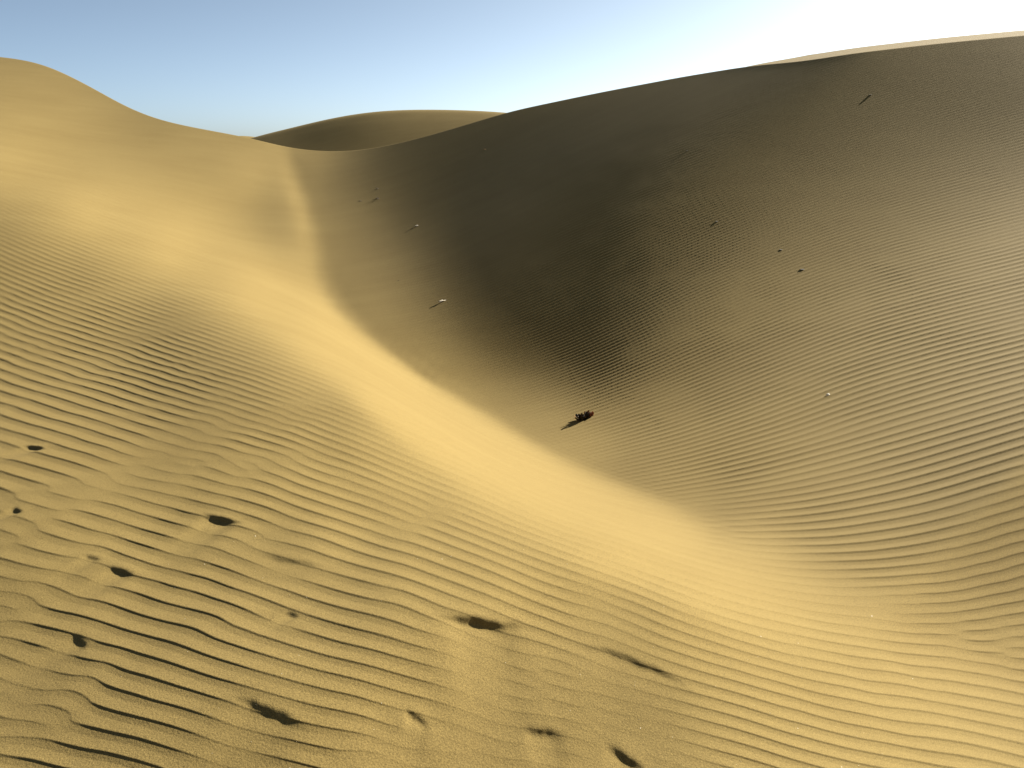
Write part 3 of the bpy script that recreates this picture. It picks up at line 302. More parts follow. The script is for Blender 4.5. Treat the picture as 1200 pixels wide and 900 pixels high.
327184 -330237 33 -25 -44 -45 -35 -17 -7 12 30 46 63 80 93 107 118 126 136 143 151 151 147 139 121 97 78 51 28 0 -31 -80 -125 -179 -215 -271 -216 -384 -44 -1477 -5514 -4859 -855 1364 1612 1681 1855 1708 1457 1131 789 500 320 232 200 194 205 222 240 269 269 202 110 52 26 17 14 12 11 10 9 10 8 10 9 9 11 9 11 9 7 5 5 3 4 4 1 0 -4 -9 -13 -18 -45 -18 -10 -4 -4 0 1 5
326703 -329792 25 -32 -46 -42 -27 -9 3 20 38 56 72 88 102 114 125 134 142 149 155 151 147 131 117 93 67 47 22 -2 -40 -77 -134 -172 -224 -239 -283 -193 -385 30 -2222 -5872 -4079 -25 1436 1612 1785 1758 1602 1361 1059 740 482 321 250 230 234 248 264 285 262 177 89 42 22 17 13 12 11 10 11 10 12 11 12 13 12 13 10 9 7 2 5 2 3 1 -2 -4 -10 -13 -15 -19 -45 -15 -7 -2 0 3 5 6
326156 -329289 21 -39 -44 -36 -19 1 12 30 47 64 83 96 110 122 131 142 149 155 156 151 141 125 106 85 64 37 18 -11 -45 -83 -127 -178 -205 -248 -248 -269 -180 -319 -21 -3214 -5895 -3125 621 1516 1694 1753 1674 1507 1276 992 699 467 334 279 271 279 290 293 250 150 72 34 19 15 12 12 11 11 13 14 14 14 17 14 16 13 12 6 4 4 1 3 0 -2 -6 -10 -13 -15 -18 -17 -44 -11 -5 2 2 7 6 9
325546 -328730 18 -39 -42 -28 -9 11 21 40 56 75 91 106 118 129 140 148 156 157 158 147 135 115 96 73 57 33 7 -19 -52 -87 -122 -167 -205 -227 -254 -246 -227 -196 -141 -396 -4299 -5574 -1933 1049 1608 1721 1694 1589 1423 1204 935 668 464 357 320 315 317 297 229 126 57 28 16 13 10 12 11 15 16 17 18 19 19 19 16 15 8 5 3 2 2 1 -4 -6 -11 -13 -17 -16 -17 -17 -39 -9 -1 4 5 9 10 9
324883 -328126 21 -39 -35 -18 1 20 32 49 68 84 100 114 128 136 148 155 159 161 155 142 127 104 84 64 44 28 -3 -30 -58 -88 -117 -155 -194 -218 -237 -248 -238 -147 -246 111 -1266 -5196 -4861 -685 1325 1683 1682 1622 1514 1356 1146 891 649 476 389 362 340 297 206 104 46 20 13 9 11 11 15 17 21 22 23 23 22 22 17 12 4 4 4 1 1 -4 -6 -11 -14 -17 -17 -18 -15 -15 -34 -7 2 7 8 9 13 9
324179 -327483 22 -32 -27 -9 12 31 42 60 78 94 109 124 134 146 154 161 163 161 150 135 116 94 72 52 34 17 -13 -40 -64 -85 -111 -141 -181 -204 -224 -248 -224 -205 -57 -267 209 -2529 -5748 -3691 367 1568 1652 1627 1559 1455 1308 1101 862 644 495 421 366 290 183 86 35 14 8 7 9 14 20 22 27 26 29 26 26 22 17 5 4 3 4 1 -3 -6 -12 -14 -17 -19 -17 -17 -13 -11 -30 -5 5 7 12 11 13 12
323444 -326811 27 -25 -17 1 22 43 53 70 88 105 118 132 144 152 162 164 166 156 146 125 105 82 60 41 22 5 -24 -49 -65 -83 -105 -125 -163 -194 -211 -230 -236 -178 -138 -47 -161 -268 -3803 -5756 -2093 1093 1628 1610 1575 1513 1418 1272 1074 846 645 505 398 281 160 71 24 9 2 6 11 18 25 29 33 33 32 30 28 21 10 3 5 3 3 -1 -7 -10 -16 -17 -18 -20 -16 -14 -11 -8 -26 -3 7 10 13 12 15 13
322684 -326113 32 -16 -7 13 32 53 66 82 97 114 129 140 152 160 167 167 164 153 137 115 92 69 50 28 10 -9 -34 -53 -66 -80 -95 -115 -144 -180 -200 -215 -219 -187 -139 -53 -184 110 -1446 -4827 -5003 -436 1459 1590 1572 1540 1488 1395 1253 1057 834 627 443 274 140 55 17 1 -1 5 16 25 32 36 40 38 37 32 27 16 5 5 3 4 1 -5 -10 -15 -19 -18 -20 -17 -15 -11 -8 -5 -23 -1 8 13 13 15 15 14
321897 -325386 39 -7 3 24 44 62 81 92 108 125 136 150 159 167 170 170 160 146 126 104 79 57 37 16 -2 -22 -43 -54 -67 -75 -87 -106 -126 -163 -188 -202 -199 -182 -133 -129 -24 -235 10 -2854 -5491 -3312 750 1552 1553 1548 1525 1478 1387 1244 1038 792 519 272 122 43 6 -4 -1 8 22 34 40 45 45 44 38 33 25 9 5 3 4 3 -1 -11 -14 -18 -21 -19 -18 -15 -13 -8 -4 -2 -22 2 9 13 16 15 17 14
321083 -324630 47 3 14 34 56 74 91 107 119 132 148 157 166 173 172 168 155 137 116 89 68 43 24 3 -14 -32 -46 -58 -64 -73 -81 -96 -110 -147 -172 -186 -180 -161 -156 -125 -99 -153 21 -928 -4101 -5300 -1202 1288 1540 1539 1542 1524 1479 1387 1228 982 640 289 109 30 -2 -6 0 15 32 42 51 52 52 46 39 32 19 5 5 3 4 2 -8 -14 -19 -20 -20 -19 -16 -12 -10 -5 -1 1 -22 4 10 15 16 17 17 15
320235 -323835 54 12 27 45 67 86 103 119 131 143 155 166 172 176 174 163 148 126 102 78 52 31 10 -8 -23 -39 -52 -58 -63 -70 -76 -85 -100 -127 -154 -165 -162 -148 -157 -150 -163 -66 -253 135 -2360 -5015 -3848 371 1473 1520 1541 1546 1532 1483 1374 1168 804 347 106 19 -6 -7 8 24 42 55 59 59 56 48 39 27 14 3 5 3 4 -3 -14 -18 -21 -20 -20 -16 -13 -11 -5 -2 1 2 -20 4 13 15 16 18 17 15
319352 -323001 61 23 37 59 79 98 114 130 144 153 164 172 179 177 171 158 138 114 89 62 39 16 1 -18 -32 -47 -53 -57 -63 -67 -71 -76 -88 -110 -134 -142 -145 -143 -153 -188 -173 -166 -106 -46 -606 -3729 -5010 -1727 1135 1506 1528 1549 1553 1536 1468 1315 984 466 126 16 -7 -1 17 36 56 64 69 65 57 48 36 23 9 4 4 4 1 -11 -19 -19 -22 -19 -17 -14 -11 -7 -3 1 4 3 -20 5 14 16 17 17 16 15
318432 -322126 68 35 50 70 92 111 126 141 153 165 172 179 182 177 167 149 126 101 73 50 24 6 -11 -28 -40 -49 -55 -57 -61 -63 -66 -67 -76 -95 -113 -121 -134 -146 -162 -201 -212 -195 -76 -192 167 -2137 -4489 -3898 75 1407 1505 1537 1552 1551 1514 1405 1140 640 195 28 -2 9 30 52 67 76 75 69 57 45 32 20 6 5 3 4 -6 -18 -21 -20 -19 -19 -13 -12 -8 -4 0 3 4 7 -22 7 13 17 17 17 17 12
317477 -321212 78 45 63 84 105 123 138 152 164 174 180 184 183 175 159 140 112 86 59 34 13 -6 -21 -36 -45 -51 -55 -57 -58 -58 -59 -58 -65 -82 -93 -110 -128 -153 -182 -213 -237 -190 -151 -27 -58 -484 -3445 -4582 -1922 1038 1474 1508 1532 1539 1518 1441 1245 828 336 68 13 25 45 68 80 85 80 69 54 42 29 17 5 5 4 -1 -15 -21 -19 -21 -17 -15 -12 -8 -6 -1 2 4 7 6 -21 7 14 16 17 17 15 14
316491 -320262 87 59 75 98 118 136 149 165 173 183 186 188 182 169 150 126 98 71 44 20 1 -15 -31 -42 -47 -52 -55 -54 -56 -51 -50 -50 -55 -69 -83 -104 -131 -164 -202 -232 -238 -210 -137 -23 -97 125 -1993 -4061 -3693 -46 1359 1470 1497 1503 1491 1438 1293 983 533 165 44 45 64 84 93 90 82 65 52 36 28 15 6 5 3 -12 -18 -20 -19 -19 -14 -13 -8 -7 -2 0 4 6 6 8 -21 6 14 17 16 16 15 12
315479 -319279 95 73 89 112 131 148 162 175 183 191 192 187 179 161 139 110 84 54 29 8 -10 -25 -36 -46 -49 -51 -54 -52 -50 -44 -41 -40 -47 -62 -80 -105 -140 -178 -219 -245 -245 -208 -125 -55 55 -58 -460 -3227 -4119 -1900 997 1421 1443 1451 1442 1403 1301 1083 738 330 108 71 88 99 102 94 77 60 47 34 25 17 7 4 -4 -16 -19 -19 -17 -16 -12 -10 -7 -3 -1 3 4 7 8 7 -22 7 14 16 16 15 13 13
314447 -318271 105 88 104 125 143 161 174 185 194 196 195 186 172 151 124 95 66 39 16 -4 -18 -34 -40 -47 -49 -52 -52 -47 -42 -37 -31 -33 -42 -61 -81 -113 -152 -193 -235 -253 -245 -198 -122 -27 58 -46 27 -1826 -3722 -3358 -73 1302 1384 1387 1376 1348 1280 1138 898 547 223 116 110 114 109 89 71 53 42 32 26 17 9 1 -10 -17 -16 -18 -15 -13 -11 -7 -4 -2 2 3 7 6 8 7 -21 6 13 16 14 15 13 12
313397 -317236 115 101 119 138 158 172 185 196 202 200 195 183 162 139 108 78 49 25 3 -14 -27 -37 -43 -48 -50 -50 -47 -43 -34 -28 -21 -31 -42 -62 -89 -123 -165 -210 -244 -258 -238 -184 -106 -9 42 68 -100 -486 -2948 -3648 -1803 950 1316 1310 1301 1282 1242 1153 1006 761 403 188 139 126 106 81 62 46 38 31 27 18 9 -2 -12 -13 -16 -14 -14 -10 -9 -5 -1 0 3 4 7 7 8 6 -22 7 12 15 14 14 12 12
312331 -316175 121 118 132 152 171 184 197 205 206 203 194 175 152 123 92 60 34 10 -8 -21 -34 -39 -46 -47 -50 -47 -43 -35 -25 -19 -19 -31 -45 -68 -97 -137 -179 -222 -251 -255 -227 -165 -82 0 57 60 -77 -76 -1662 -3324 -2954 -141 1188 1239 1222 1211 1192 1144 1062 933 626 309 176 132 96 68 50 43 35 33 27 17 7 -2 -8 -11 -12 -13 -10 -9 -5 -3 0 2 4 5 7 6 8 6 -22 6 12 13 15 12 13 10
311249 -315090 130 130 148 166 184 196 208 210 211 203 188 166 139 106 75 43 19 -2 -17 -28 -38 -41 -46 -48 -47 -44 -37 -25 -17 -16 -21 -33 -50 -77 -108 -150 -192 -230 -253 -247 -212 -141 -59 15 58 40 -3 -144 -514 -2608 -3162 -1686 809 1168 1143 1137 1135 1120 1080 1048 841 492 230 128 77 53 43 41 36 33 25 18 7 1 -5 -6 -9 -10 -7 -6 -4 1 0 4 4 7 5 7 6 6 -21 4 12 13 14 11 12 11
310147 -313974 136 144 163 180 197 209 214 216 213 199 180 155 123 89 56 28 6 -13 -23 -34 -39 -44 -45 -48 -44 -39 -26 -18 -16 -15 -25 -38 -57 -87 -121 -162 -203 -234 -248 -237 -190 -118 -37 29 53 42 -15 -121 -201 -1450 -2837 -2605 -241 1021 1080 1065 1076 1087 1073 1106 1012 708 316 115 53 43 42 40 39 32 26 17 11 4 1 -3 -5 -5 -6 -2 -1 1 3 4 5 5 6 7 5 5 -20 4 11 12 13 11 12 10
309026 -312831 144 158 177 196 209 218 222 219 209 195 169 141 105 71 39 14 -6 -19 -30 -37 -41 -44 -46 -45 -40 -28 -21 -17 -14 -19 -30 -44 -67 -99 -133 -173 -208 -235 -240 -220 -168 -96 -17 36 54 37 -26 -88 -219 -610 -2141 -2601 -1591 617 1002 990 1020 1046 1050 1122 1115 908 441 95 43 44 43 43 40 33 26 21 14 9 6 1 0 -3 -1 0 2 2 4 4 5 6 5 6 6 4 -20 4 10 12 12 12 10 9
307886 -311658 150 173 192 211 220 227 225 219 206 185 156 124 87 52 24 1 -13 -27 -32 -39 -43 -44 -46 -40 -31 -25 -17 -16 -17 -24 -36 -54 -78 -111 -144 -180 -211 -231 -229 -199 -145 -75 -4 41 53 30 -24 -99 -196 -353 -1286 -2247 -2152 -324 828 925 967 997 1013 1102 1154 1040 576 121 61 45 45 44 43 34 30 24 18 14 11 6 4 1 2 3 3 4 4 6 5 4 7 4 6 4 -19 3 10 12 12 10 10 8
306733 -310464 160 187 208 223 231 232 227 217 198 174 140 104 68 35 10 -8 -20 -29 -37 -39 -43 -45 -42 -34 -27 -20 -18 -17 -22 -30 -44 -66 -90 -121 -153 -185 -211 -221 -214 -178 -124 -56 5 41 48 26 -28 -97 -185 -311 -700 -1733 -2008 -1264 431 846 897 931 960 1056 1133 1079 713 220 87 56 47 46 43 37 34 28 23 19 14 12 7 5 6 5 5 5 5 6 5 5 6 5 5 4 -18 3 10 11 12 10 8 5
305574 -309253 169 203 224 234 237 235 227 211 190 157 123 83 48 20 -1 -15 -24 -31 -37 -41 -44 -42 -37 -30 -24 -19 -19 -20 -29 -39 -54 -78 -101 -131 -159 -186 -205 -211 -194 -159 -104 -42 9 39 39 16 -33 -90 -179 -280 -476 -1123 -1731 -1686 -47 669 776 839 888 985 1073 1058 810 363 136 74 55 49 45 39 37 32 27 24 19 15 11 10 7 9 6 6 7 6 6 5 5 6 5 5 -19 5 9 11 12 9 5 4
304415 -308029 178 220 235 242 243 236 223 204 175 142 100 63 29 7 -9 -18 -27 -32 -38 -41 -42 -39 -33 -27 -23 -19 -23 -26 -36 -49 -67 -89 -112 -138 -162 -183 -196 -195 -177 -139 -87 -35 10 32 30 0 -43 -89 -147 -251 -407 -746 -1394 -1545 -430 361 586 715 798 898 988 1003 854 514 207 102 69 54 49 44 40 33 31 28 23 18 16 13 11 9 10 7 8 6 7 6 6 5 7 3 -16 3 11 11 11 7 3 5
303259 -306793 186 233 246 248 244 235 218 193 159 120 78 42 14 -3 -13 -22 -28 -32 -38 -39 -40 -37 -29 -26 -23 -22 -27 -33 -46 -61 -78 -101 -121 -142 -162 -176 -185 -178 -158 -122 -75 -30 6 21 16 -11 -57 -88 -115 -201 -365 -597 -1016 -1245 -593 21 371 569 690 797 892 933 859 617 309 138 87 64 55 49 44 37 34 30 25 22 20 16 14 12 11 9 9 8 6 8 7 6 6 5 -17 5 10 11 11 6 4 2
302103 -305541 192 243 254 251 245 231 209 178 141 95 56 22 3 -11 -16 -22 -29 -32 -36 -38 -38 -32 -30 -24 -24 -28 -32 -43 -56 -72 -91 -110 -128 -144 -159 -167 -170 -161 -140 -107 -67 -30 -2 9 1 -22 -58 -79 -93 -165 -314 -517 -754 -869 -652 -220 161 413 570 687 793 854 833 676 406 190 107 79 63 54 48 42 38 32 29 25 22 18 17 15 12 12 9 10 8 8 7 8 7 5 -16 5 10 12 9 9 3 2
300943 -304272 197 252 258 253 243 225 197 161 115 71 33 8 -7 -14 -19 -23 -28 -32 -33 -37 -35 -30 -29 -25 -28 -32 -40 -54 -66 -85 -101 -117 -133 -143 -153 -157 -154 -145 -123 -95 -62 -33 -13 -5 -13 -29 -46 -63 -78 -147 -271 -423 -549 -616 -615 -359 2 262 445 577 692 771 788 694 480 253 134 91 73 62 53 48 40 36 33 27 24 22 18 17 15 13 11 11 9 10 8 8 8 6 -16 6 11 12 9 9 5 1
299778 -302985 201 258 261 254 238 215 180 138 89 46 14 -5 -12 -16 -20 -24 -28 -28 -34 -35 -32 -29 -28 -29 -30 -40 -50 -63 -78 -96 -109 -123 -134 -141 -145 -145 -141 -127 -109 -85 -60 -38 -26 -19 -25 -29 -32 -39 -72 -137 -230 -322 -401 -469 -512 -398 -132 133 328 470 592 688 729 684 523 315 166 105 83 69 61 52 45 40 35 30 28 23 22 18 16 15 14 11 11 11 9 9 8 8 -15 7 11 11 11 8 7 4
298620 -301697 208 261 263 251 232 200 160 109 61 23 -1 -11 -16 -18 -22 -23 -25 -30 -32 -32 -31 -29 -28 -32 -37 -48 -58 -75 -90 -103 -117 -125 -133 -137 -136 -134 -125 -114 -96 -77 -62 -45 -38 -33 -31 -24 -14 -27 -62 -124 -190 -240 -290 -357 -408 -397 -219 34 224 374 499 602 664 652 541 363 204 121 89 77 68 59 49 43 39 33 30 27 23 20 19 16 15 14 11 12 11 10 9 8 -13 8 11 12 9 9 7 9
297488 -300427 215 264 262 246 221 181 132 78 35 4 -10 -15 -17 -21 -21 -23 -25 -29 -31 -30 -31 -28 -32 -35 -45 -55 -71 -83 -100 -111 -120 -127 -130 -129 -129 -121 -113 -100 -86 -74 -62 -55 -49 -44 -32 -14 -3 -18 -54 -107 -148 -180 -210 -265 -324 -349 -258 -54 138 288 414 521 593 607 537 392 240 143 99 82 71 65 55 47 41 37 32 29 26 22 21 18 16 15 14 13 11 11 10 9 -10 7 12 11 7 7 5 5
296409 -299203 221 264 261 238 203 155 101 47 12 -6 -15 -18 -19 -21 -21 -22 -26 -28 -31 -29 -30 -30 -35 -42 -52 -65 -79 -95 -106 -116 -122 -126 -126 -123 -118 -110 -101 -89 -80 -71 -66 -63 -60 -48 -29 -6 7 -15 -47 -86 -114 -133 -153 -190 -242 -281 -269 -125 73 213 338 444 522 554 514 405 269 166 112 89 75 68 60 49 44 39 35 31 28 25 22 21 17 17 15 13 13 13 10 10 -9 9 9 8 4 2 -1 0
295416 -298061 224 267 254 225 180 123 66 22 -3 -12 -17 -19 -20 -22 -20 -22 -27 -29 -29 -29 -30 -34 -40 -48 -61 -74 -89 -102 -112 -119 -122 -123 -121 -115 -109 -100 -90 -81 -76 -70 -71 -71 -65 -49 -23 2 9 -13 -39 -68 -87 -97 -110 -130 -169 -213 -234 -162 2 152 268 373 453 495 481 403 290 187 128 96 80 71 61 53 44 40 37 34 30 27 25 21 20 18 17 14 14 14 11 10 -6 6 5 3 -3 -5 -9 -5
294533 -297026 226 266 244 205 149 88 34 5 -10 -14 -19 -20 -21 -20 -19 -25 -28 -29 -29 -29 -32 -38 -45 -57 -69 -84 -96 -108 -115 -121 -120 -121 -114 -108 -100 -90 -82 -75 -73 -72 -76 -76 -66 -46 -17 6 10 -14 -33 -53 -64 -71 -75 -83 -105 -142 -172 -175 -60 98 206 307 386 436 441 391 300 208 142 105 85 72 61 55 43 42 38 35 32 30 26 24 22 19 18 16 15 14 12 12 -8 2 -2 -6 -11 -14 -14 -12
293774 -296114 226 260 229 179 112 52 13 -5 -13 -16 -19 -20 -20 -18 -22 -27 -28 -30 -28 -32 -35 -42 -53 -64 -79 -90 -103 -112 -117 -121 -119 -116 -109 -100 -92 -81 -75 -72 -72 -75 -80 -76 -65 -41 -11 7 8 -16 -28 -42 -47 -49 -46 -44 -51 -76 -113 -140 -95 33 149 244 324 379 398 373 304 221 156 112 89 72 61 53 46 40 39 37 34 31 28 26 24 20 20 18 16 15 13 11 -13 -8 -11 -16 -19 -19 -21 -14
293144 -295333 225 250 207 143 74 24 -1 -8 -14 -16 -19 -19 -20 -17 -25 -28 -29 -30 -30 -34 -39 -49 -60 -72 -86 -97 -108 -114 -119 -119 -118 -111 -104 -93 -82 -76 -70 -69 -73 -78 -81 -76 -58 -36 -7 6 5 -20 -26 -32 -34 -29 -20 -11 -8 -21 -49 -83 -107 -28 96 186 265 324 358 351 301 230 164 118 90 70 61 51 48 39 39 38 35 33 30 27 26 23 21 18 19 16 14 7 -25 -22 -22 -24 -24 -23 -21 -14
292636 -294676 221 234 177 101 39 5 -4 -10 -14 -16 -18 -20 -16 -20 -26 -30 -30 -31 -32 -37 -45 -55 -68 -80 -91 -103 -111 -115 -120 -119 -115 -108 -98 -86 -76 -68 -68 -68 -74 -79 -80 -72 -53 -28 -6 3 0 -23 -25 -25 -21 -10 4 16 26 25 5 -34 -72 -62 31 131 211 276 319 327 294 232 166 118 89 68 59 51 46 41 39 39 35 35 32 29 27 24 23 21 19 18 11 1 -49 -35 -31 -27 -24 -22 -18 -13
292238 -294131 214 210 134 60 13 -1 -6 -11 -12 -18 -16 -18 -17 -20 -30 -30 -30 -33 -35 -43 -50 -62 -75 -86 -98 -106 -112 -117 -121 -118 -113 -104 -93 -80 -69 -65 -64 -69 -74 -78 -77 -66 -45 -25 -6 0 -5 -27 -24 -18 -8 9 24 42 53 59 46 16 -24 -68 -31 83 164 232 283 305 280 224 163 114 83 67 55 51 47 41 40 38 38 35 33 32 27 27 24 22 22 14 3 -7 -79 -47 -33 -25 -18 -15 -14 -7
291939 -293688 201 174 85 23 4 -3 -6 -10 -14 -16 -16 -16 -17 -24 -30 -30 -33 -35 -38 -48 -58 -69 -81 -92 -101 -109 -114 -118 -120 -119 -112 -101 -87 -74 -65 -60 -63 -68 -74 -75 -72 -58 -40 -21 -7 -4 -12 -28 -23 -9 6 25 46 61 77 83 77 54 13 -36 -58 27 120 195 253 280 260 210 150 104 77 63 53 51 46 43 41 39 39 36 34 32 31 26 28 22 17 2 -3 -19 -106 -53 -27 -15 -11 -7 -6 -2
291730 -293341 182 120 37 7 1 -3 -6 -11 -13 -15 -14 -17 -17 -28 -29 -32 -34 -38 -44 -53 -65 -76 -87 -96 -103 -111 -115 -120 -121 -119 -111 -96 -83 -70 -60 -59 -60 -67 -71 -72 -65 -50 -34 -18 -11 -9 -16 -28 -19 -1 22 41 64 81 93 100 100 80 49 7 -59 -23 87 163 226 252 235 185 130 91 69 58 53 50 46 45 43 40 39 37 35 34 31 30 25 14 4 -4 -13 -30 -122 -48 -17 -5 0 1 1 4
291611 -293094 147 55 11 3 1 -3 -7 -10 -13 -13 -15 -15 -21 -28 -31 -32 -37 -41 -51 -59 -71 -83 -91 -100 -105 -112 -116 -121 -123 -119 -108 -94 -79 -65 -58 -56 -59 -66 -67 -65 -58 -42 -29 -19 -11 -15 -19 -26 -14 12 35 59 79 96 108 113 114 100 76 35 -20 -41 45 138 198 223 199 152 106 76 60 54 52 49 49 46 44 40 41 38 37 33 32 23 15 5 -3 -12 -23 -40 -114 -39 -6 5 8 9 9 9
291587 -292963 85 13 5 5 0 -3 -7 -11 -11 -12 -16 -15 -23 -29 -32 -35 -39 -46 -56 -67 -77 -88 -96 -100 -108 -112 -118 -123 -124 -118 -107 -90 -75 -62 -56 -55 -58 -63 -62 -59 -48 -36 -26 -17 -16 -16 -21 -22 -4 23 50 74 94 108 119 124 123 114 96 63 25 -30 8 116 171 185 156 114 79 59 52 51 50 50 50 48 46 42 41 37 35 31 24 16 7 -3 -9 -21 -29 -42 -89 -28 2 12 16 15 16 15
291661 -292980 29 9 7 4 0 -3 -8 -9 -11 -12 -15 -18 -24 -31 -32 -37 -44 -51 -63 -73 -84 -91 -98 -102 -109 -114 -121 -124 -124 -118 -102 -87 -72 -61 -54 -55 -57 -59 -57 -51 -40 -30 -23 -18 -17 -18 -19 -15 6 37 65 86 106 121 127 132 132 124 110 87 58 15 -1 81 135 139 110 73 52 43 44 46 50 51 50 50 46 45 39 35 31 24 18 8 0 -8 -16 -23 -30 -36 -60 -17 8 17 21 23 22 21
291804 -293125 24 11 12 2 0 -3 -8 -8 -11 -13 -14 -19 -28 -31 -34 -40 -48 -59 -68 -80 -88 -94 -99 -105 -110 -116 -124 -125 -125 -113 -99 -84 -69 -59 -55 -55 -55 -56 -52 -43 -33 -26 -19 -18 -18 -17 -15 -5 18 52 76 100 117 129 136 140 139 132 124 106 90 63 18 31 93 87 61 36 28 26 36 42 48 50 51 50 48 44 37 31 26 18 11 2 -4 -12 -18 -21 -25 -25 -36 -6 12 22 26 28 29 26
291964 -293298 32 11 13 5 0 -5 -6 -9 -10 -13 -15 -22 -28 -33 -37 -44 -54 -64 -75 -85 -90 -98 -100 -107 -112 -119 -126 -128 -121 -110 -94 -80 -67 -59 -56 -55 -55 -52 -46 -37 -26 -22 -18 -17 -16 -15 -6 6 31 66 89 110 127 138 144 148 147 141 135 126 118 97 53 -7 28 32 17 6 3 14 24 38 44 49 51 49 48 42 35 28 19 14 5 -1 -7 -12 -14 -17 -15 -14 -19 3 18 25 32 34 33 31
292130 -293471 31 14 11 12 -3 -4 -4 -10 -11 -12 -17 -23 -31 -34 -41 -50 -59 -70 -80 -88 -94 -98 -104 -108 -116 -124 -128 -126 -118 -105 -89 -76 -66 -59 -57 -57 -53 -50 -40 -32 -22 -18 -15 -15 -14 -9 4 19 47 78 100 122 134 148 153 157 155 152 150 145 141 119 68 -26 -52 -15 -20 -20 -15 -2 14 31 39 46 49 49 46 41 32 23 17 10 2 -2 -7 -8 -9 -9 -6 -4 -6 10 23 31 36 39 38 34
292304 -293653 33 13 14 11 1 -3 -6 -9 -11 -13 -18 -26 -32 -37 -46 -55 -65 -75 -85 -90 -96 -100 -106 -113 -120 -128 -129 -125 -113 -98 -84 -72 -65 -60 -60 -56 -54 -47 -36 -28 -19 -14 -13 -12 -8 1 14 34 61 90 113 131 144 157 164 167 167 167 167 161 154 118 54 -29 -111 -65 -49 -41 -32 -17 4 20 34 42 46 48 44 39 29 22 14 8 2 -1 -3 -3 -3 -1 3 6 2 16 29 36 40 44 43 36
292485 -293841 33 14 14 11 7 -3 -8 -8 -10 -15 -20 -28 -35 -40 -52 -59 -72 -79 -87 -93 -97 -103 -110 -118 -127 -130 -130 -121 -107 -91 -78 -69 -63 -63 -60 -59 -54 -44 -35 -24 -16 -12 -10 -6 0 10 28 50 75 103 123 141 156 169 176 180 184 184 185 171 144 93 27 -40 -120 -122 -72 -59 -46 -31 -9 10 27 36 45 44 43 36 29 20 13 8 4 2 3 2 4 7 11 15 7 23 33 41 45 49 46 37
292670 -294034 35 15 13 12 11 -4 -6 -8 -12 -15 -22 -31 -38 -45 -57 -66 -74 -84 -88 -94 -100 -106 -116 -125 -132 -135 -128 -115 -100 -83 -73 -65 -64 -63 -63 -60 -54 -44 -34 -22 -13 -10 -5 1 9 24 42 65 89 115 135 152 171 182 192 200 202 205 195 161 108 53 -3 -48 -100 -160 -100 -77 -61 -43 -21 -1 19 32 39 44 39 35 27 20 14 10 7 8 6 9 11 16 18 22 12 28 38 46 50 51 49 39
292857 -294228 36 15 14 12 13 -2 -5 -9 -12 -16 -25 -34 -42 -52 -60 -71 -79 -84 -91 -94 -103 -112 -122 -134 -139 -135 -125 -110 -91 -76 -66 -64 -62 -66 -64 -61 -56 -45 -33 -21 -12 -5 0 10 22 37 58 79 103 127 148 167 187 203 213 221 226 219 181 121 60 13 -23 -47 -84 -153 -148 -93 -73 -57 -32 -10 11 25 37 38 39 32 26 21 16 13 11 13 12 15 19 23 27 27 16 32 43 51 54 54 51 39
293043 -294420 36 15 15 13 11 5 -5 -11 -12 -18 -29 -37 -47 -56 -67 -74 -80 -87 -89 -98 -107 -119 -131 -142 -144 -135 -121 -102 -82 -70 -62 -60 -63 -66 -66 -65 -56 -46 -33 -21 -10 0 8 20 36 52 73 93 118 139 164 186 209 228 240 249 242 205 136 65 14 -16 -25 -41 -79 -125 -181 -120 -88 -67 -44 -18 3 19 31 36 34 31 27 21 18 18 16 17 20 21 26 30 35 34 18 36 48 55 56 58 50 40
293228 -294611 36 16 15 13 11 11 -8 -9 -14 -19 -34 -42 -51 -62 -70 -77 -82 -85 -92 -101 -112 -129 -140 -150 -146 -135 -114 -94 -75 -63 -58 -59 -63 -67 -69 -65 -59 -47 -34 -20 -7 6 18 33 48 69 88 107 132 156 182 211 240 260 272 270 229 151 72 13 -15 -18 -21 -42 -74 -108 -176 -163 -102 -77 -52 -29 -5 14 25 30 31 30 25 25 21 22 22 22 27 28 33 38 42 41 19 39 53 58 59 58 51 38
293413 -294803 37 17 14 15 12 12 -7 -9 -14 -25 -36 -48 -57 -66 -72 -77 -83 -86 -95 -105 -120 -138 -151 -155 -148 -130 -107 -86 -69 -58 -56 -58 -63 -70 -69 -68 -60 -49 -33 -19 -1 12 30 45 64 84 103 122 147 175 209 246 278 300 300 255 170 76 10 -11 -15 -14 -25 -46 -68 -101 -150 -198 -119 -88 -63 -38 -14 7 18 25 27 28 27 26 26 27 27 30 31 37 40 46 49 46 22 42 55 61 61 57 51 37
293598 -294995 38 17 16 14 13 13 -4 -10 -17 -28 -43 -52 -61 -69 -73 -78 -82 -88 -98 -113 -130 -148 -159 -158 -146 -126 -99 -79 -63 -55 -55 -59 -65 -70 -72 -69 -61 -48 -33 -16 5 22 40 60 81 98 119 136 165 201 248 292 328 335 289 185 83 6 -10 -9 -12 -16 -30 -48 -66 -91 -130 -209 -139 -103 -74 -49 -23 -2 11 20 23 27 28 29 31 33 32 37 39 43 48 54 56 52 21 46 57 63 61 56 49 36
293786 -295190 39 17 16 15 14 13 0 -12 -21 -33 -48 -56 -65 -69 -73 -78 -82 -92 -103 -123 -141 -157 -165 -160 -142 -118 -92 -74 -59 -54 -55 -60 -67 -71 -74 -69 -62 -48 -30 -11 12 32 55 75 95 115 133 153 189 240 300 355 376 329 206 83 5 -10 -4 -9 -9 -20 -39 -49 -63 -82 -116 -186 -178 -114 -88 -59 -34 -11 2 14 21 27 30 33 36 38 40 42 46 52 55 62 64 55 23 47 58 63 60 56 45 35
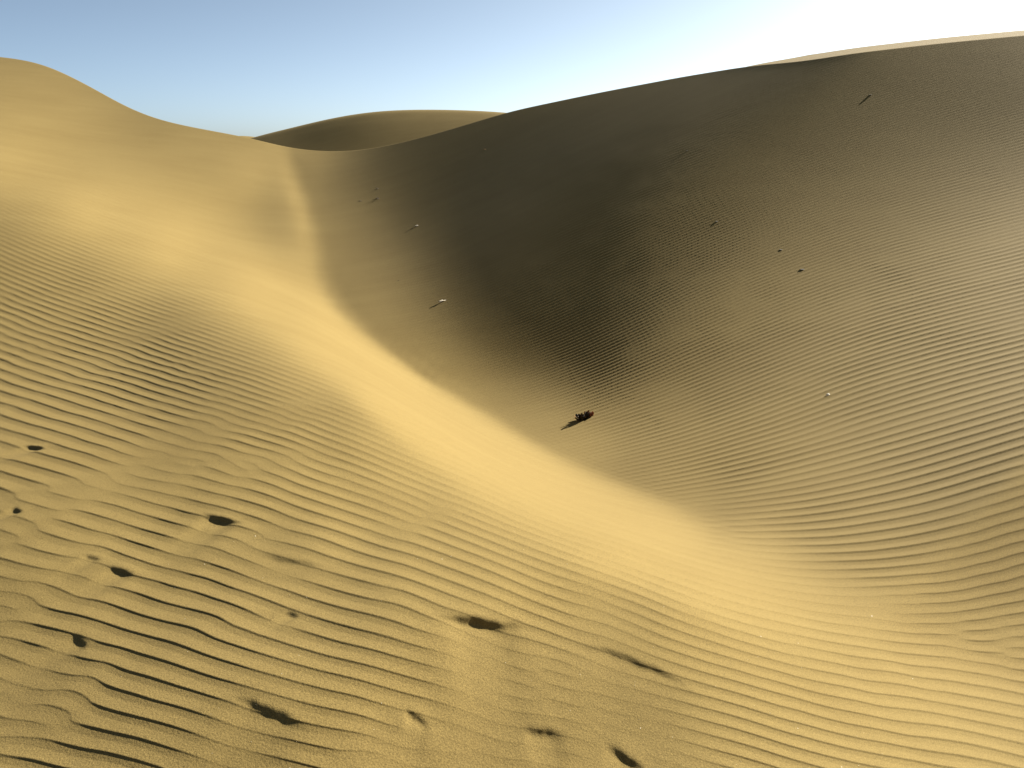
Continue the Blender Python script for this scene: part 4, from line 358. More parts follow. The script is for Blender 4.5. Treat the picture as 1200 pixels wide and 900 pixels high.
293979 -295391 39 19 16 16 15 13 3 -15 -26 -39 -51 -61 -65 -69 -71 -78 -84 -97 -112 -133 -152 -166 -168 -159 -137 -110 -87 -68 -58 -53 -56 -63 -68 -74 -73 -71 -61 -46 -26 -5 21 45 68 92 111 130 150 173 226 295 375 424 377 234 79 3 -5 -2 -7 -5 -12 -29 -41 -50 -61 -78 -104 -148 -202 -138 -102 -73 -44 -23 -5 9 19 27 34 37 42 42 48 48 55 58 65 69 69 61 21 48 58 63 58 53 44 32
294177 -295597 39 20 16 18 15 13 5 -19 -31 -44 -57 -60 -65 -66 -71 -77 -89 -103 -124 -144 -162 -174 -169 -155 -131 -103 -82 -65 -56 -54 -60 -63 -71 -75 -74 -69 -61 -42 -23 5 31 59 84 107 129 146 170 203 278 384 469 439 267 75 3 -1 0 -3 -4 -6 -21 -32 -43 -51 -60 -73 -93 -122 -190 -179 -116 -85 -59 -32 -13 6 18 28 37 43 45 50 53 57 61 68 72 76 75 64 20 47 57 61 56 49 42 30
294380 -295808 39 19 19 17 16 15 2 -22 -37 -49 -58 -60 -62 -64 -69 -80 -95 -113 -135 -156 -172 -176 -170 -150 -124 -99 -76 -63 -57 -57 -60 -66 -73 -74 -75 -68 -58 -39 -15 12 45 74 101 125 146 167 195 248 369 508 516 306 74 2 5 2 -1 0 -3 -14 -25 -36 -44 -50 -60 -69 -85 -111 -156 -206 -141 -101 -71 -42 -17 2 18 31 39 47 52 54 61 64 70 76 80 83 78 65 19 44 57 56 54 46 39 29
294588 -296025 39 20 18 19 17 15 0 -30 -41 -52 -57 -58 -58 -62 -70 -83 -104 -125 -148 -167 -177 -179 -166 -145 -119 -94 -74 -61 -59 -57 -64 -68 -73 -75 -73 -67 -54 -34 -7 23 59 91 120 143 167 190 236 328 520 606 360 71 3 11 4 4 1 1 -6 -21 -29 -37 -44 -51 -59 -68 -79 -103 -133 -199 -182 -114 -81 -49 -22 0 20 32 43 50 56 62 67 72 80 83 89 87 80 65 15 43 52 53 51 43 36 29
294799 -296246 40 20 19 19 17 18 -10 -35 -43 -53 -55 -55 -54 -61 -72 -92 -113 -138 -161 -174 -183 -176 -162 -140 -115 -90 -71 -63 -59 -61 -64 -71 -72 -75 -72 -63 -50 -27 1 38 74 111 139 165 190 226 306 484 690 439 69 4 17 6 8 5 4 0 -13 -25 -31 -38 -45 -51 -59 -67 -79 -96 -127 -170 -206 -138 -90 -54 -24 0 19 35 45 55 61 67 75 81 88 93 95 89 80 60 14 39 48 50 47 40 34 28
295010 -296466 40 20 20 18 18 17 -20 -38 -45 -52 -51 -51 -53 -62 -78 -100 -127 -151 -170 -180 -183 -173 -158 -134 -110 -88 -71 -64 -60 -63 -68 -70 -73 -74 -68 -60 -44 -18 14 52 93 131 162 189 223 288 451 724 542 78 4 21 9 12 9 7 4 -2 -19 -28 -32 -39 -46 -52 -59 -69 -78 -96 -121 -150 -201 -169 -96 -57 -26 1 20 37 48 58 65 76 82 90 98 100 99 90 74 57 10 34 46 46 43 37 34 25
295221 -296687 41 21 19 19 19 9 -27 -39 -47 -48 -48 -47 -54 -67 -87 -113 -139 -161 -177 -184 -180 -169 -150 -130 -106 -86 -72 -64 -64 -66 -68 -72 -72 -72 -65 -54 -35 -8 29 70 115 154 188 219 278 419 731 639 109 4 24 11 16 11 11 8 6 -10 -22 -29 -33 -41 -46 -54 -60 -71 -82 -97 -116 -144 -173 -183 -112 -60 -25 1 22 38 51 62 72 82 91 101 106 107 98 86 68 50 8 31 41 42 40 36 32 23
295433 -296908 41 20 20 20 18 1 -33 -41 -45 -45 -43 -49 -57 -76 -99 -126 -150 -170 -181 -182 -176 -162 -145 -123 -103 -84 -74 -67 -66 -68 -71 -71 -73 -68 -60 -48 -23 6 46 93 139 182 217 271 393 710 728 163 4 28 10 19 14 13 13 9 3 -16 -24 -30 -35 -42 -47 -55 -63 -74 -86 -99 -116 -134 -148 -176 -133 -62 -24 2 24 41 53 67 79 90 102 111 114 107 95 78 59 45 4 29 37 40 36 34 30 24
295647 -297132 42 21 19 19 20 -11 -37 -42 -41 -42 -42 -52 -66 -88 -113 -138 -160 -174 -182 -177 -171 -154 -138 -117 -100 -85 -74 -69 -70 -71 -72 -72 -71 -64 -55 -36 -13 25 69 118 169 214 265 373 670 802 239 6 29 10 23 14 16 15 11 13 -5 -20 -26 -32 -35 -43 -48 -58 -67 -76 -91 -102 -115 -124 -135 -146 -143 -72 -26 5 26 43 58 73 87 101 113 119 117 105 86 66 53 37 3 26 35 36 35 31 29 24
295865 -297359 41 22 20 18 18 -22 -40 -38 -40 -39 -46 -59 -79 -103 -126 -149 -165 -176 -178 -173 -161 -148 -130 -112 -97 -84 -77 -72 -73 -73 -73 -73 -67 -61 -46 -25 4 47 94 152 203 263 355 621 854 337 9 29 10 26 13 21 13 17 13 8 -12 -23 -27 -33 -36 -44 -51 -60 -69 -82 -94 -104 -111 -117 -120 -121 -133 -91 -25 7 28 48 63 81 98 112 124 125 114 95 74 56 43 34 2 23 33 33 33 30 28 22
296089 -297594 43 22 20 19 12 -31 -38 -37 -38 -41 -53 -73 -94 -117 -138 -156 -168 -175 -171 -166 -154 -139 -122 -108 -94 -84 -79 -75 -76 -76 -74 -71 -64 -55 -35 -12 25 72 129 190 255 345 568 879 454 16 26 13 25 14 22 15 19 14 15 -3 -18 -24 -27 -34 -38 -44 -54 -62 -74 -84 -97 -104 -107 -108 -107 -105 -111 -97 -31 7 31 54 71 92 109 126 131 125 104 80 60 47 37 29 2 22 30 31 32 28 26 23
296317 -297830 41 22 21 20 3 -35 -36 -36 -38 -49 -67 -88 -110 -129 -148 -159 -169 -169 -166 -156 -145 -131 -116 -102 -93 -85 -80 -78 -79 -77 -74 -70 -59 -46 -24 6 50 104 172 246 336 524 867 586 36 15 18 23 14 24 15 21 15 18 6 -14 -19 -24 -29 -34 -39 -47 -55 -66 -75 -88 -96 -103 -102 -99 -95 -90 -89 -96 -38 7 36 62 82 105 124 136 133 115 87 64 48 38 34 25 3 21 26 31 29 27 27 21
296550 -298072 40 23 21 20 -6 -35 -34 -37 -44 -64 -83 -105 -124 -139 -152 -163 -164 -163 -158 -147 -136 -123 -109 -99 -91 -85 -82 -82 -80 -78 -73 -67 -52 -36 -9 29 79 147 232 329 497 837 692 84 0 27 15 19 20 18 21 15 21 10 -9 -15 -20 -25 -30 -34 -41 -48 -58 -66 -79 -88 -95 -99 -96 -92 -82 -77 -71 -83 -51 12 44 71 98 120 138 140 124 95 69 49 40 32 29 25 2 19 26 28 28 27 24 22
296785 -298314 39 22 20 20 -12 -35 -33 -40 -61 -82 -101 -119 -134 -147 -156 -159 -161 -155 -148 -139 -126 -115 -104 -96 -89 -87 -83 -84 -81 -78 -71 -61 -45 -22 10 55 120 208 321 481 799 772 157 -5 28 5 23 17 18 20 18 20 11 -5 -11 -16 -21 -25 -30 -37 -41 -50 -59 -68 -79 -86 -93 -94 -91 -83 -73 -66 -59 -58 -51 9 53 86 116 136 146 132 105 72 51 39 32 29 27 22 3 18 24 28 26 25 24 21
297022 -298557 38 20 21 18 -18 -31 -35 -56 -82 -100 -116 -132 -142 -152 -154 -157 -153 -148 -138 -129 -118 -108 -100 -92 -89 -86 -86 -84 -82 -76 -67 -55 -33 -6 33 92 178 299 473 765 831 248 -5 25 2 21 11 20 16 20 19 10 -3 -8 -13 -16 -21 -26 -32 -36 -44 -50 -60 -68 -77 -85 -88 -89 -84 -77 -66 -54 -46 -36 -37 4 67 105 134 149 140 112 77 53 38 31 28 26 24 22 2 19 23 25 25 25 23 20
297261 -298803 38 22 17 18 -20 -27 -52 -81 -101 -116 -129 -141 -147 -153 -153 -151 -146 -138 -129 -120 -110 -102 -95 -90 -88 -88 -85 -85 -80 -74 -61 -44 -20 14 65 142 268 453 748 876 346 3 19 1 21 5 18 12 20 17 6 -1 -6 -10 -13 -17 -22 -27 -32 -39 -43 -50 -60 -67 -74 -81 -84 -83 -79 -69 -59 -45 -33 -18 -8 13 76 124 150 147 119 83 53 38 30 25 25 24 23 20 4 17 23 24 24 23 22 19
297517 -299082 53 25 21 8 -9 -41 -84 -102 -116 -130 -140 -146 -151 -151 -149 -145 -137 -129 -120 -112 -102 -96 -92 -88 -88 -87 -85 -84 -78 -67 -54 -32 -1 43 108 217 414 740 933 438 12 16 5 16 5 16 8 17 12 5 -4 -6 -8 -10 -14 -18 -24 -27 -34 -38 -42 -51 -57 -64 -72 -76 -79 -77 -72 -63 -51 -36 -18 1 22 37 84 139 151 129 88 55 37 28 24 22 22 22 21 19 7 18 21 22 23 22 22 18
297804 -299408 68 42 26 17 -10 -90 -105 -118 -130 -140 -147 -151 -151 -149 -144 -136 -130 -119 -112 -103 -96 -92 -88 -87 -86 -86 -85 -80 -73 -61 -40 -14 26 83 173 332 649 1105 498 23 13 13 14 7 14 6 16 7 6 -14 -9 -7 -9 -11 -16 -20 -23 -29 -34 -37 -42 -48 -54 -61 -68 -70 -72 -72 -65 -55 -43 -23 -3 21 47 72 97 134 130 99 62 36 27 21 20 21 18 21 20 18 12 16 21 21 22 20 20 18
298107 -299732 51 55 38 28 -38 -100 -120 -134 -144 -151 -155 -156 -152 -145 -139 -130 -120 -112 -103 -98 -90 -89 -85 -85 -85 -83 -81 -73 -65 -44 -21 18 73 158 300 536 847 795 57 66 22 16 13 13 8 13 7 1 -9 -15 -11 -10 -12 -15 -17 -23 -25 -29 -34 -36 -38 -44 -51 -56 -62 -65 -66 -63 -56 -46 -29 -9 14 40 68 89 100 110 100 73 47 28 21 17 19 17 19 18 19 18 16 18 18 20 21 19 19 17
298406 -300038 36 45 47 39 -66 -109 -134 -148 -156 -161 -162 -158 -151 -142 -132 -123 -112 -105 -96 -92 -86 -85 -82 -83 -82 -78 -75 -63 -49 -25 11 63 142 265 458 712 781 293 -1 46 56 23 17 13 12 8 1 -10 -14 -15 -14 -13 -15 -18 -21 -24 -27 -30 -31 -33 -35 -39 -46 -51 -56 -58 -57 -55 -46 -32 -16 6 32 56 79 93 91 80 71 53 37 23 19 17 16 17 17 19 18 18 18 19 18 19 20 18 18 15
298705 -300343 31 34 42 39 -84 -126 -148 -159 -167 -169 -165 -158 -148 -138 -125 -116 -104 -98 -91 -85 -83 -80 -80 -79 -76 -72 -64 -50 -28 4 53 124 233 393 604 728 485 54 20 9 44 48 23 17 14 5 -12 -15 -17 -16 -16 -17 -19 -20 -23 -26 -27 -28 -29 -30 -30 -33 -41 -45 -48 -51 -49 -44 -34 -19 -1 22 45 66 81 83 76 54 46 38 28 22 18 17 16 16 18 18 18 19 19 19 19 18 19 18 17 13
299005 -300649 28 31 34 17 -102 -141 -161 -170 -175 -172 -166 -158 -143 -133 -118 -108 -97 -92 -84 -80 -79 -76 -76 -72 -70 -62 -50 -30 -1 43 108 202 340 521 673 569 187 1 12 17 15 41 44 23 17 -5 -17 -20 -18 -21 -19 -20 -21 -22 -25 -25 -25 -26 -25 -26 -24 -29 -34 -37 -42 -42 -38 -34 -21 -6 13 33 53 69 73 70 56 36 27 26 22 19 19 16 17 17 17 19 18 20 19 20 19 19 18 17 17 13
299307 -300959 31 26 30 -27 -120 -156 -170 -177 -180 -175 -165 -154 -139 -126 -112 -100 -91 -84 -79 -75 -74 -71 -70 -64 -61 -47 -32 -4 36 91 178 294 453 613 599 320 30 6 4 11 16 19 41 38 24 -15 -22 -23 -22 -25 -22 -23 -22 -24 -23 -23 -22 -21 -22 -19 -20 -23 -26 -32 -32 -32 -30 -21 -9 5 23 41 54 62 63 53 40 25 13 16 17 17 17 18 16 18 18 19 19 20 20 19 21 19 18 18 17 15
299612 -301273 33 27 14 -80 -138 -164 -177 -184 -182 -174 -164 -149 -134 -119 -104 -95 -83 -78 -74 -69 -67 -66 -61 -55 -46 -30 -7 30 80 154 258 398 550 604 413 99 -1 8 5 5 12 16 22 38 36 -20 -28 -27 -27 -28 -25 -24 -23 -22 -20 -19 -17 -18 -14 -15 -14 -16 -21 -22 -25 -23 -18 -12 1 14 30 40 50 53 49 39 29 16 6 7 11 16 16 17 17 19 18 19 19 21 20 20 21 20 20 18 18 17
299918 -301585 29 30 -30 -116 -152 -174 -182 -187 -181 -174 -160 -145 -127 -112 -99 -85 -79 -71 -68 -62 -61 -57 -51 -42 -27 -7 24 72 136 228 349 496 584 470 193 6 6 1 8 3 8 11 18 22 37 -21 -34 -32 -30 -30 -26 -24 -22 -17 -17 -13 -12 -10 -10 -9 -8 -11 -12 -16 -15 -15 -9 -3 8 18 30 37 43 41 36 29 20 11 4 -1 7 12 15 16 18 17 20 18 21 19 22 20 22 21 20 21 20 17
300235 -301921 45 6 -82 -136 -163 -180 -186 -187 -182 -170 -157 -138 -122 -105 -92 -79 -71 -66 -59 -57 -51 -46 -38 -25 -5 23 65 121 203 312 445 553 504 273 39 -1 6 5 2 6 5 8 11 19 17 -30 -35 -33 -30 -32 -27 -21 -17 -13 -10 -7 -6 -5 -3 -3 -3 -4 -7 -7 -8 -7 -3 3 11 19 27 31 32 31 27 21 14 9 1 -3 1 8 13 15 18 17 18 20 19 21 21 21 21 23 22 23 21 20
300559 -302259 41 -42 -111 -149 -171 -184 -188 -187 -179 -168 -151 -133 -116 -98 -85 -72 -65 -58 -52 -47 -41 -33 -20 -3 22 61 112 183 280 401 515 520 337 88 -1 8 2 4 5 2 7 3 10 11 -17 -33 -34 -32 -31 -32 -23 -17 -12 -6 -3 -1 0 2 2 2 3 1 -1 -1 -1 -2 2 5 11 17 21 23 25 21 20 15 11 6 1 -2 -6 4 11 13 16 17 18 19 19 20 21 22 21 24 23 24 24 22
300896 -302627 18 -76 -127 -159 -176 -187 -188 -187 -176 -163 -147 -127 -110 -91 -77 -67 -56 -50 -42 -37 -28 -16 1 25 57 105 168 255 365 477 517 382 151 6 7 1 5 3 5 4 2 6 5 -20 -31 -33 -33 -33 -29 -29 -19 -11 -5 0 4 6 5 8 6 8 7 6 4 4 2 3 3 5 9 12 14 17 18 14 14 12 8 4 2 -3 -6 -3 7 12 14 15 18 17 20 18 22 20 23 23 24 25 26 23
301230 -303024 -1 -92 -140 -166 -179 -188 -189 -184 -173 -160 -140 -122 -102 -85 -71 -57 -50 -39 -32 -23 -11 5 27 57 101 157 235 334 444 502 414 207 28 1 6 4 3 4 4 3 5 -2 -18 -32 -34 -36 -33 -31 -27 -25 -13 -5 4 6 10 10 11 12 11 12 10 10 8 7 4 4 3 3 5 7 9 11 10 11 10 8 7 4 1 -4 -5 -8 2 10 11 14 16 16 19 18 20 21 22 23 24 25 27 23
301536 -303422 -7 -102 -148 -169 -182 -188 -189 -181 -170 -153 -137 -114 -96 -78 -63 -49 -39 -28 -20 -5 8 31 59 97 151 220 309 413 483 435 253 58 1 8 2 6 3 4 3 3 0 -22 -29 -36 -36 -35 -34 -28 -25 -18 -6 3 8 13 14 15 16 14 14 15 13 13 10 8 5 4 1 0 0 2 5 5 6 8 6 6 6 3 1 -3 -6 -12 -2 6 9 11 15 14 18 18 18 21 22 22 24 24 24 24
301790 -303787 -6 -107 -150 -173 -183 -189 -185 -179 -166 -149 -129 -108 -90 -69 -55 -39 -27 -16 -3 15 33 61 98 145 210 290 385 464 442 292 95 5 8 1 8 1 6 4 3 -2 -20 -30 -34 -36 -36 -36 -30 -26 -20 -10 -1 10 14 16 18 17 19 16 18 15 16 13 12 8 5 2 -2 -3 -4 -2 0 1 4 4 4 4 5 2 0 -2 -8 -12 -7 1 6 9 12 14 17 16 19 21 20 22 23 22 22 20
301972 -304092 -1 -107 -152 -174 -184 -187 -184 -175 -161 -143 -123 -102 -81 -62 -43 -29 -14 1 18 37 64 98 144 200 277 365 441 444 318 139 10 7 5 6 2 7 2 6 -1 -21 -29 -32 -35 -36 -34 -33 -28 -22 -13 -5 7 13 17 20 19 20 18 20 17 18 15 15 11 8 4 -1 -5 -6 -6 -7 -4 -1 1 1 2 4 1 2 0 -4 -7 -12 -13 -3 2 8 10 13 15 17 20 19 22 20 22 20 18 17
302063 -304309 2 -104 -152 -175 -184 -186 -181 -170 -156 -138 -115 -94 -72 -52 -33 -14 1 21 41 67 100 141 198 264 349 424 440 338 171 28 3 10 5 4 7 3 5 0 -18 -28 -32 -33 -32 -35 -31 -30 -24 -17 -7 1 10 16 19 20 21 21 19 19 18 18 16 13 11 7 2 -3 -6 -11 -9 -8 -8 -4 -2 0 1 0 1 -1 0 -6 -7 -11 -15 -9 -1 5 10 12 16 18 19 20 22 21 19 18 15 15
302052 -304427 7 -101 -154 -173 -184 -182 -179 -164 -151 -129 -109 -84 -63 -41 -18 0 22 44 70 101 142 194 258 335 409 435 353 195 49 5 12 3 9 5 5 5 0 -16 -25 -30 -31 -31 -31 -30 -29 -25 -19 -12 -4 5 12 18 18 22 19 21 20 18 18 17 15 14 9 5 1 -6 -8 -12 -12 -12 -8 -8 -4 -2 -2 -1 -1 -2 -3 -6 -8 -11 -14 -14 -3 3 10 13 17 18 21 21 21 21 18 16 13 12
301930 -304436 13 -100 -152 -173 -181 -180 -173 -159 -142 -123 -99 -76 -50 -26 -4 20 45 71 105 143 192 253 325 397 428 362 217 67 12 11 8 9 4 8 5 0 -15 -22 -26 -28 -29 -29 -26 -28 -23 -22 -15 -7 -2 7 12 17 19 19 21 19 18 18 18 14 15 12 9 3 -1 -6 -11 -14 -14 -13 -12 -9 -7 -4 -4 -3 -4 -4 -4 -7 -8 -10 -13 -15 -6 4 10 14 18 20 21 23 20 21 17 14 13 11
301693 -304334 21 -98 -150 -172 -178 -174 -167 -153 -134 -113 -89 -63 -38 -10 16 43 72 106 144 192 251 319 386 420 368 232 86 17 14 11 11 7 9 4 -3 -11 -18 -23 -24 -26 -25 -25 -24 -22 -20 -17 -12 -5 0 5 13 15 17 19 19 18 16 17 15 14 13 11 6 4 -3 -8 -12 -15 -16 -15 -14 -10 -10 -8 -5 -6 -6 -5 -6 -7 -8 -8 -11 -11 -8 3 11 16 19 22 21 23 21 19 16 15 11 14
301342 -304124 30 -93 -148 -167 -174 -168 -159 -145 -124 -103 -77 -49 -22 9 39 71 105 146 193 249 315 380 412 369 242 101 22 18 17 13 10 11 5 -6 -9 -15 -18 -20 -22 -22 -22 -21 -19 -18 -17 -13 -11 -3 0 4 10 14 16 17 16 15 16 13 14 12 12 8 7 1 -4 -8 -13 -17 -16 -18 -15 -14 -11 -10 -8 -8 -8 -6 -7 -6 -6 -6 -7 -8 -7 3 11 18 20 23 22 22 20 18 17 13 15 14
300880 -303809 41 -88 -141 -163 -165 -162 -150 -134 -114 -90 -63 -33 -1 31 66 104 145 193 250 314 374 408 367 246 107 31 22 22 16 17 11 4 -3 -9 -12 -14 -16 -17 -18 -18 -18 -17 -15 -16 -13 -12 -7 -5 0 3 8 11 14 13 14 13 13 10 12 10 10 7 5 0 -5 -8 -14 -17 -19 -17 -19 -14 -14 -13 -9 -10 -9 -6 -7 -5 -3 -3 -3 -3 -5 2 13 17 21 23 23 20 21 17 16 15 15 19
300314 -303397 53 -78 -133 -155 -157 -152 -139 -123 -100 -75 -46 -13 21 59 99 142 193 250 312 373 405 364 247 107 33 29 28 21 22 14 4 -1 -7 -9 -11 -11 -14 -13 -15 -14 -14 -13 -12 -13 -11 -10 -7 -5 0 2 4 10 9 12 9 10 9 8 9 8 7 8 2 -1 -4 -11 -14 -16 -20 -20 -18 -17 -15 -14 -12 -10 -8 -7 -5 -3 0 -1 2 1 1 1 11 18 21 22 22 21 19 17 17 17 17 19
299648 -302888 64 -65 -123 -143 -147 -140 -127 -109 -84 -57 -25 11 48 91 137 190 247 312 371 403 363 249 101 33 31 33 27 27 20 7 -1 -4 -5 -9 -8 -9 -10 -11 -10 -11 -10 -11 -9 -10 -10 -8 -7 -3 -3 1 3 5 6 7 7 4 6 6 5 6 7 4 3 -3 -5 -11 -14 -18 -19 -20 -19 -18 -16 -15 -11 -11 -7 -5 -4 0 1 4 5 5 5 3 9 16 22 20 23 19 19 18 18 18 20 20
298887 -302287 77 -50 -109 -131 -134 -127 -111 -91 -67 -34 -1 40 80 131 181 243 307 367 401 364 252 99 29 33 31 32 31 26 14 2 -1 -4 -5 -6 -6 -7 -7 -7 -7 -9 -8 -6 -8 -7 -8 -7 -6 -4 -2 -2 0 3 1 3 0 3 1 2 4 4 4 5 0 -4 -6 -10 -16 -16 -20 -19 -19 -19 -15 -14 -12 -8 -7 -3 -1 1 4 7 7 9 7 8 7 15 19 21 20 21 19 18 20 19 21 21
298029 -301584 87 -34 -93 -116 -119 -111 -94 -70 -44 -7 28 74 119 175 233 298 359 392 365 262 103 25 31 30 31 31 32 25 7 2 -3 -3 -3 -5 -4 -5 -4 -5 -5 -6 -4 -6 -4 -6 -5 -6 -5 -4 -3 -3 -3 -2 -3 -2 -4 -3 -1 0 1 3 3 2 0 -5 -7 -11 -15 -16 -19 -18 -19 -16 -16 -11 -11 -7 -5 -1 1 3 6 9 10 11 11 10 7 12 19 20 20 20 20 19 21 21 21 21
297072 -300776 98 -17 -77 -101 -101 -92 -73 -46 -15 23 65 112 166 222 287 344 378 358 272 124 24 25 27 29 30 32 30 22 5 -1 -2 -3 -3 -3 -2 -3 -4 -2 -3 -3 -4 -2 -2 -4 -3 -5 -4 -4 -3 -6 -6 -7 -7 -8 -7 -6 -4 -2 -1 1 3 1 -2 -5 -9 -11 -14 -16 -17 -17 -17 -14 -14 -10 -8 -6 -2 0 3 5 9 9 13 13 13 11 11 9 17 20 19 21 21 19 22 21 23 21
296011 -299852 107 -1 -61 -83 -82 -69 -48 -17 17 60 106 158 214 273 329 358 344 271 158 32 18 24 26 26 30 29 31 19 1 -1 -2 -4 -2 -2 -1 -3 -1 -2 -1 -1 -2 0 0 -1 -3 -3 -4 -4 -5 -7 -11 -11 -12 -11 -11 -7 -6 -4 -1 0 1 0 -3 -6 -9 -11 -14 -15 -15 -16 -13 -14 -10 -8 -6 -4 0 2 5 7 10 12 13 15 15 13 12 10 15 18 20 20 21 22 21 22 22 23
294844 -298810 118 11 -44 -62 -60 -44 -18 16 56 101 152 207 263 312 341 326 266 174 60 12 22 20 24 25 27 30 30 14 0 -3 -3 -3 -2 -2 -1 -2 1 -2 1 -1 2 1 1 0 -1 -2 -4 -5 -7 -10 -15 -16 -15 -13 -12 -8 -6 -5 -2 -1 0 -1 -4 -6 -10 -12 -12 -14 -14 -12 -12 -11 -7 -7 -3 -1 1 5 5 10 11 13 16 15 17 15 13 11 13 17 20 20 21 22 21 24 22 22
293572 -297649 126 25 -25 -42 -34 -13 15 55 98 148 201 255 299 326 312 258 174 91 18 15 16 21 20 24 26 27 29 10 -2 -4 -4 -2 -3 -2 -1 0 -1 1 1 2 1 3 3 1 -1 -2 -4 -7 -9 -15 -19 -19 -15 -13 -11 -8 -7 -4 -3 -2 -2 -1 -5 -8 -9 -12 -11 -13 -11 -11 -10 -6 -7 -3 -1 1 3 6 9 10 12 16 15 18 17 17 15 13 10 16 20 19 21 23 22 22 24 23
292203 -296381 136 40 -7 -15 -4 19 55 97 146 197 249 291 315 302 251 177 99 37 7 13 16 16 22 19 26 25 27 3 -4 -4 -3 -5 -2 -1 -2 0 0 1 2 2 4 2 5 1 -1 -2 -7 -8 -13 -19 -22 -18 -14 -11 -8 -8 -6 -4 -6 -2 -3 -3 -6 -8 -9 -12 -10 -11 -9 -9 -7 -5 -3 -1 1 3 6 8 9 13 13 16 18 17 20 17 16 15 12 12 17 21 21 22 23 23 24 22
290751 -295025 150 56 19 12 30 58 97 145 197 246 288 309 296 249 178 105 46 9 5 9 14 17 17 20 22 24 20 0 -5 -5 -5 -5 -2 -3 -1 0 0 2 3 2 3 5 3 2 -1 -5 -8 -11 -17 -21 -22 -14 -11 -6 -8 -6 -6 -6 -6 -4 -5 -3 -8 -9 -9 -10 -10 -9 -7 -6 -5 -3 0 1 3 6 8 9 11 14 15 17 18 20 19 18 18 15 13 11 15 20 21 23 22 25 22 24
289241 -293614 169 80 49 47 64 101 145 197 250 291 312 297 250 180 109 50 8 0 3 7 11 14 17 18 20 22 13 -4 -6 -8 -6 -5 -5 -2 -2 1 0 1 4 2 4 4 3 0 -2 -6 -12 -13 -18 -21 -16 -8 -6 -5 -6 -5 -8 -7 -7 -7 -5 -7 -8 -8 -11 -8 -9 -6 -6 -4 -1 -1 1 4 5 8 10 11 13 15 17 18 20 19 20 18 19 14 15 10 15 17 22 22 24 23 24 22
287702 -292186 196 118 85 82 102 146 197 254 304 327 317 262 184 109 48 0 -8 -1 1 4 8 12 15 18 18 19 7 -8 -10 -10 -10 -6 -5 -3 -1 -1 0 2 3 3 3 4 1 0 -7 -9 -14 -14 -15 -13 -7 -3 -2 -4 -7 -6 -8 -8 -10 -9 -7 -9 -9 -9 -10 -7 -7 -4 -4 -1 0 1 5 5 8 9 12 14 15 16 19 21 18 21 18 19 18 15 14 12 12 18 20 23 23 24 24 22
286163 -290769 225 173 125 115 142 190 254 315 355 359 307 213 114 32 -20 -33 -4 -6 0 1 7 8 13 16 18 19 3 -16 -17 -14 -12 -7 -6 -4 -2 -1 1 2 2 3 2 3 1 -6 -10 -13 -16 -13 -6 1 4 1 -3 -4 -6 -9 -9 -10 -12 -10 -11 -11 -10 -10 -8 -6 -5 -3 0 0 2 5 6 7 10 11 14 16 18 20 20 20 19 19 19 19 17 16 13 12 12 17 21 22 22 24 23 24
"""
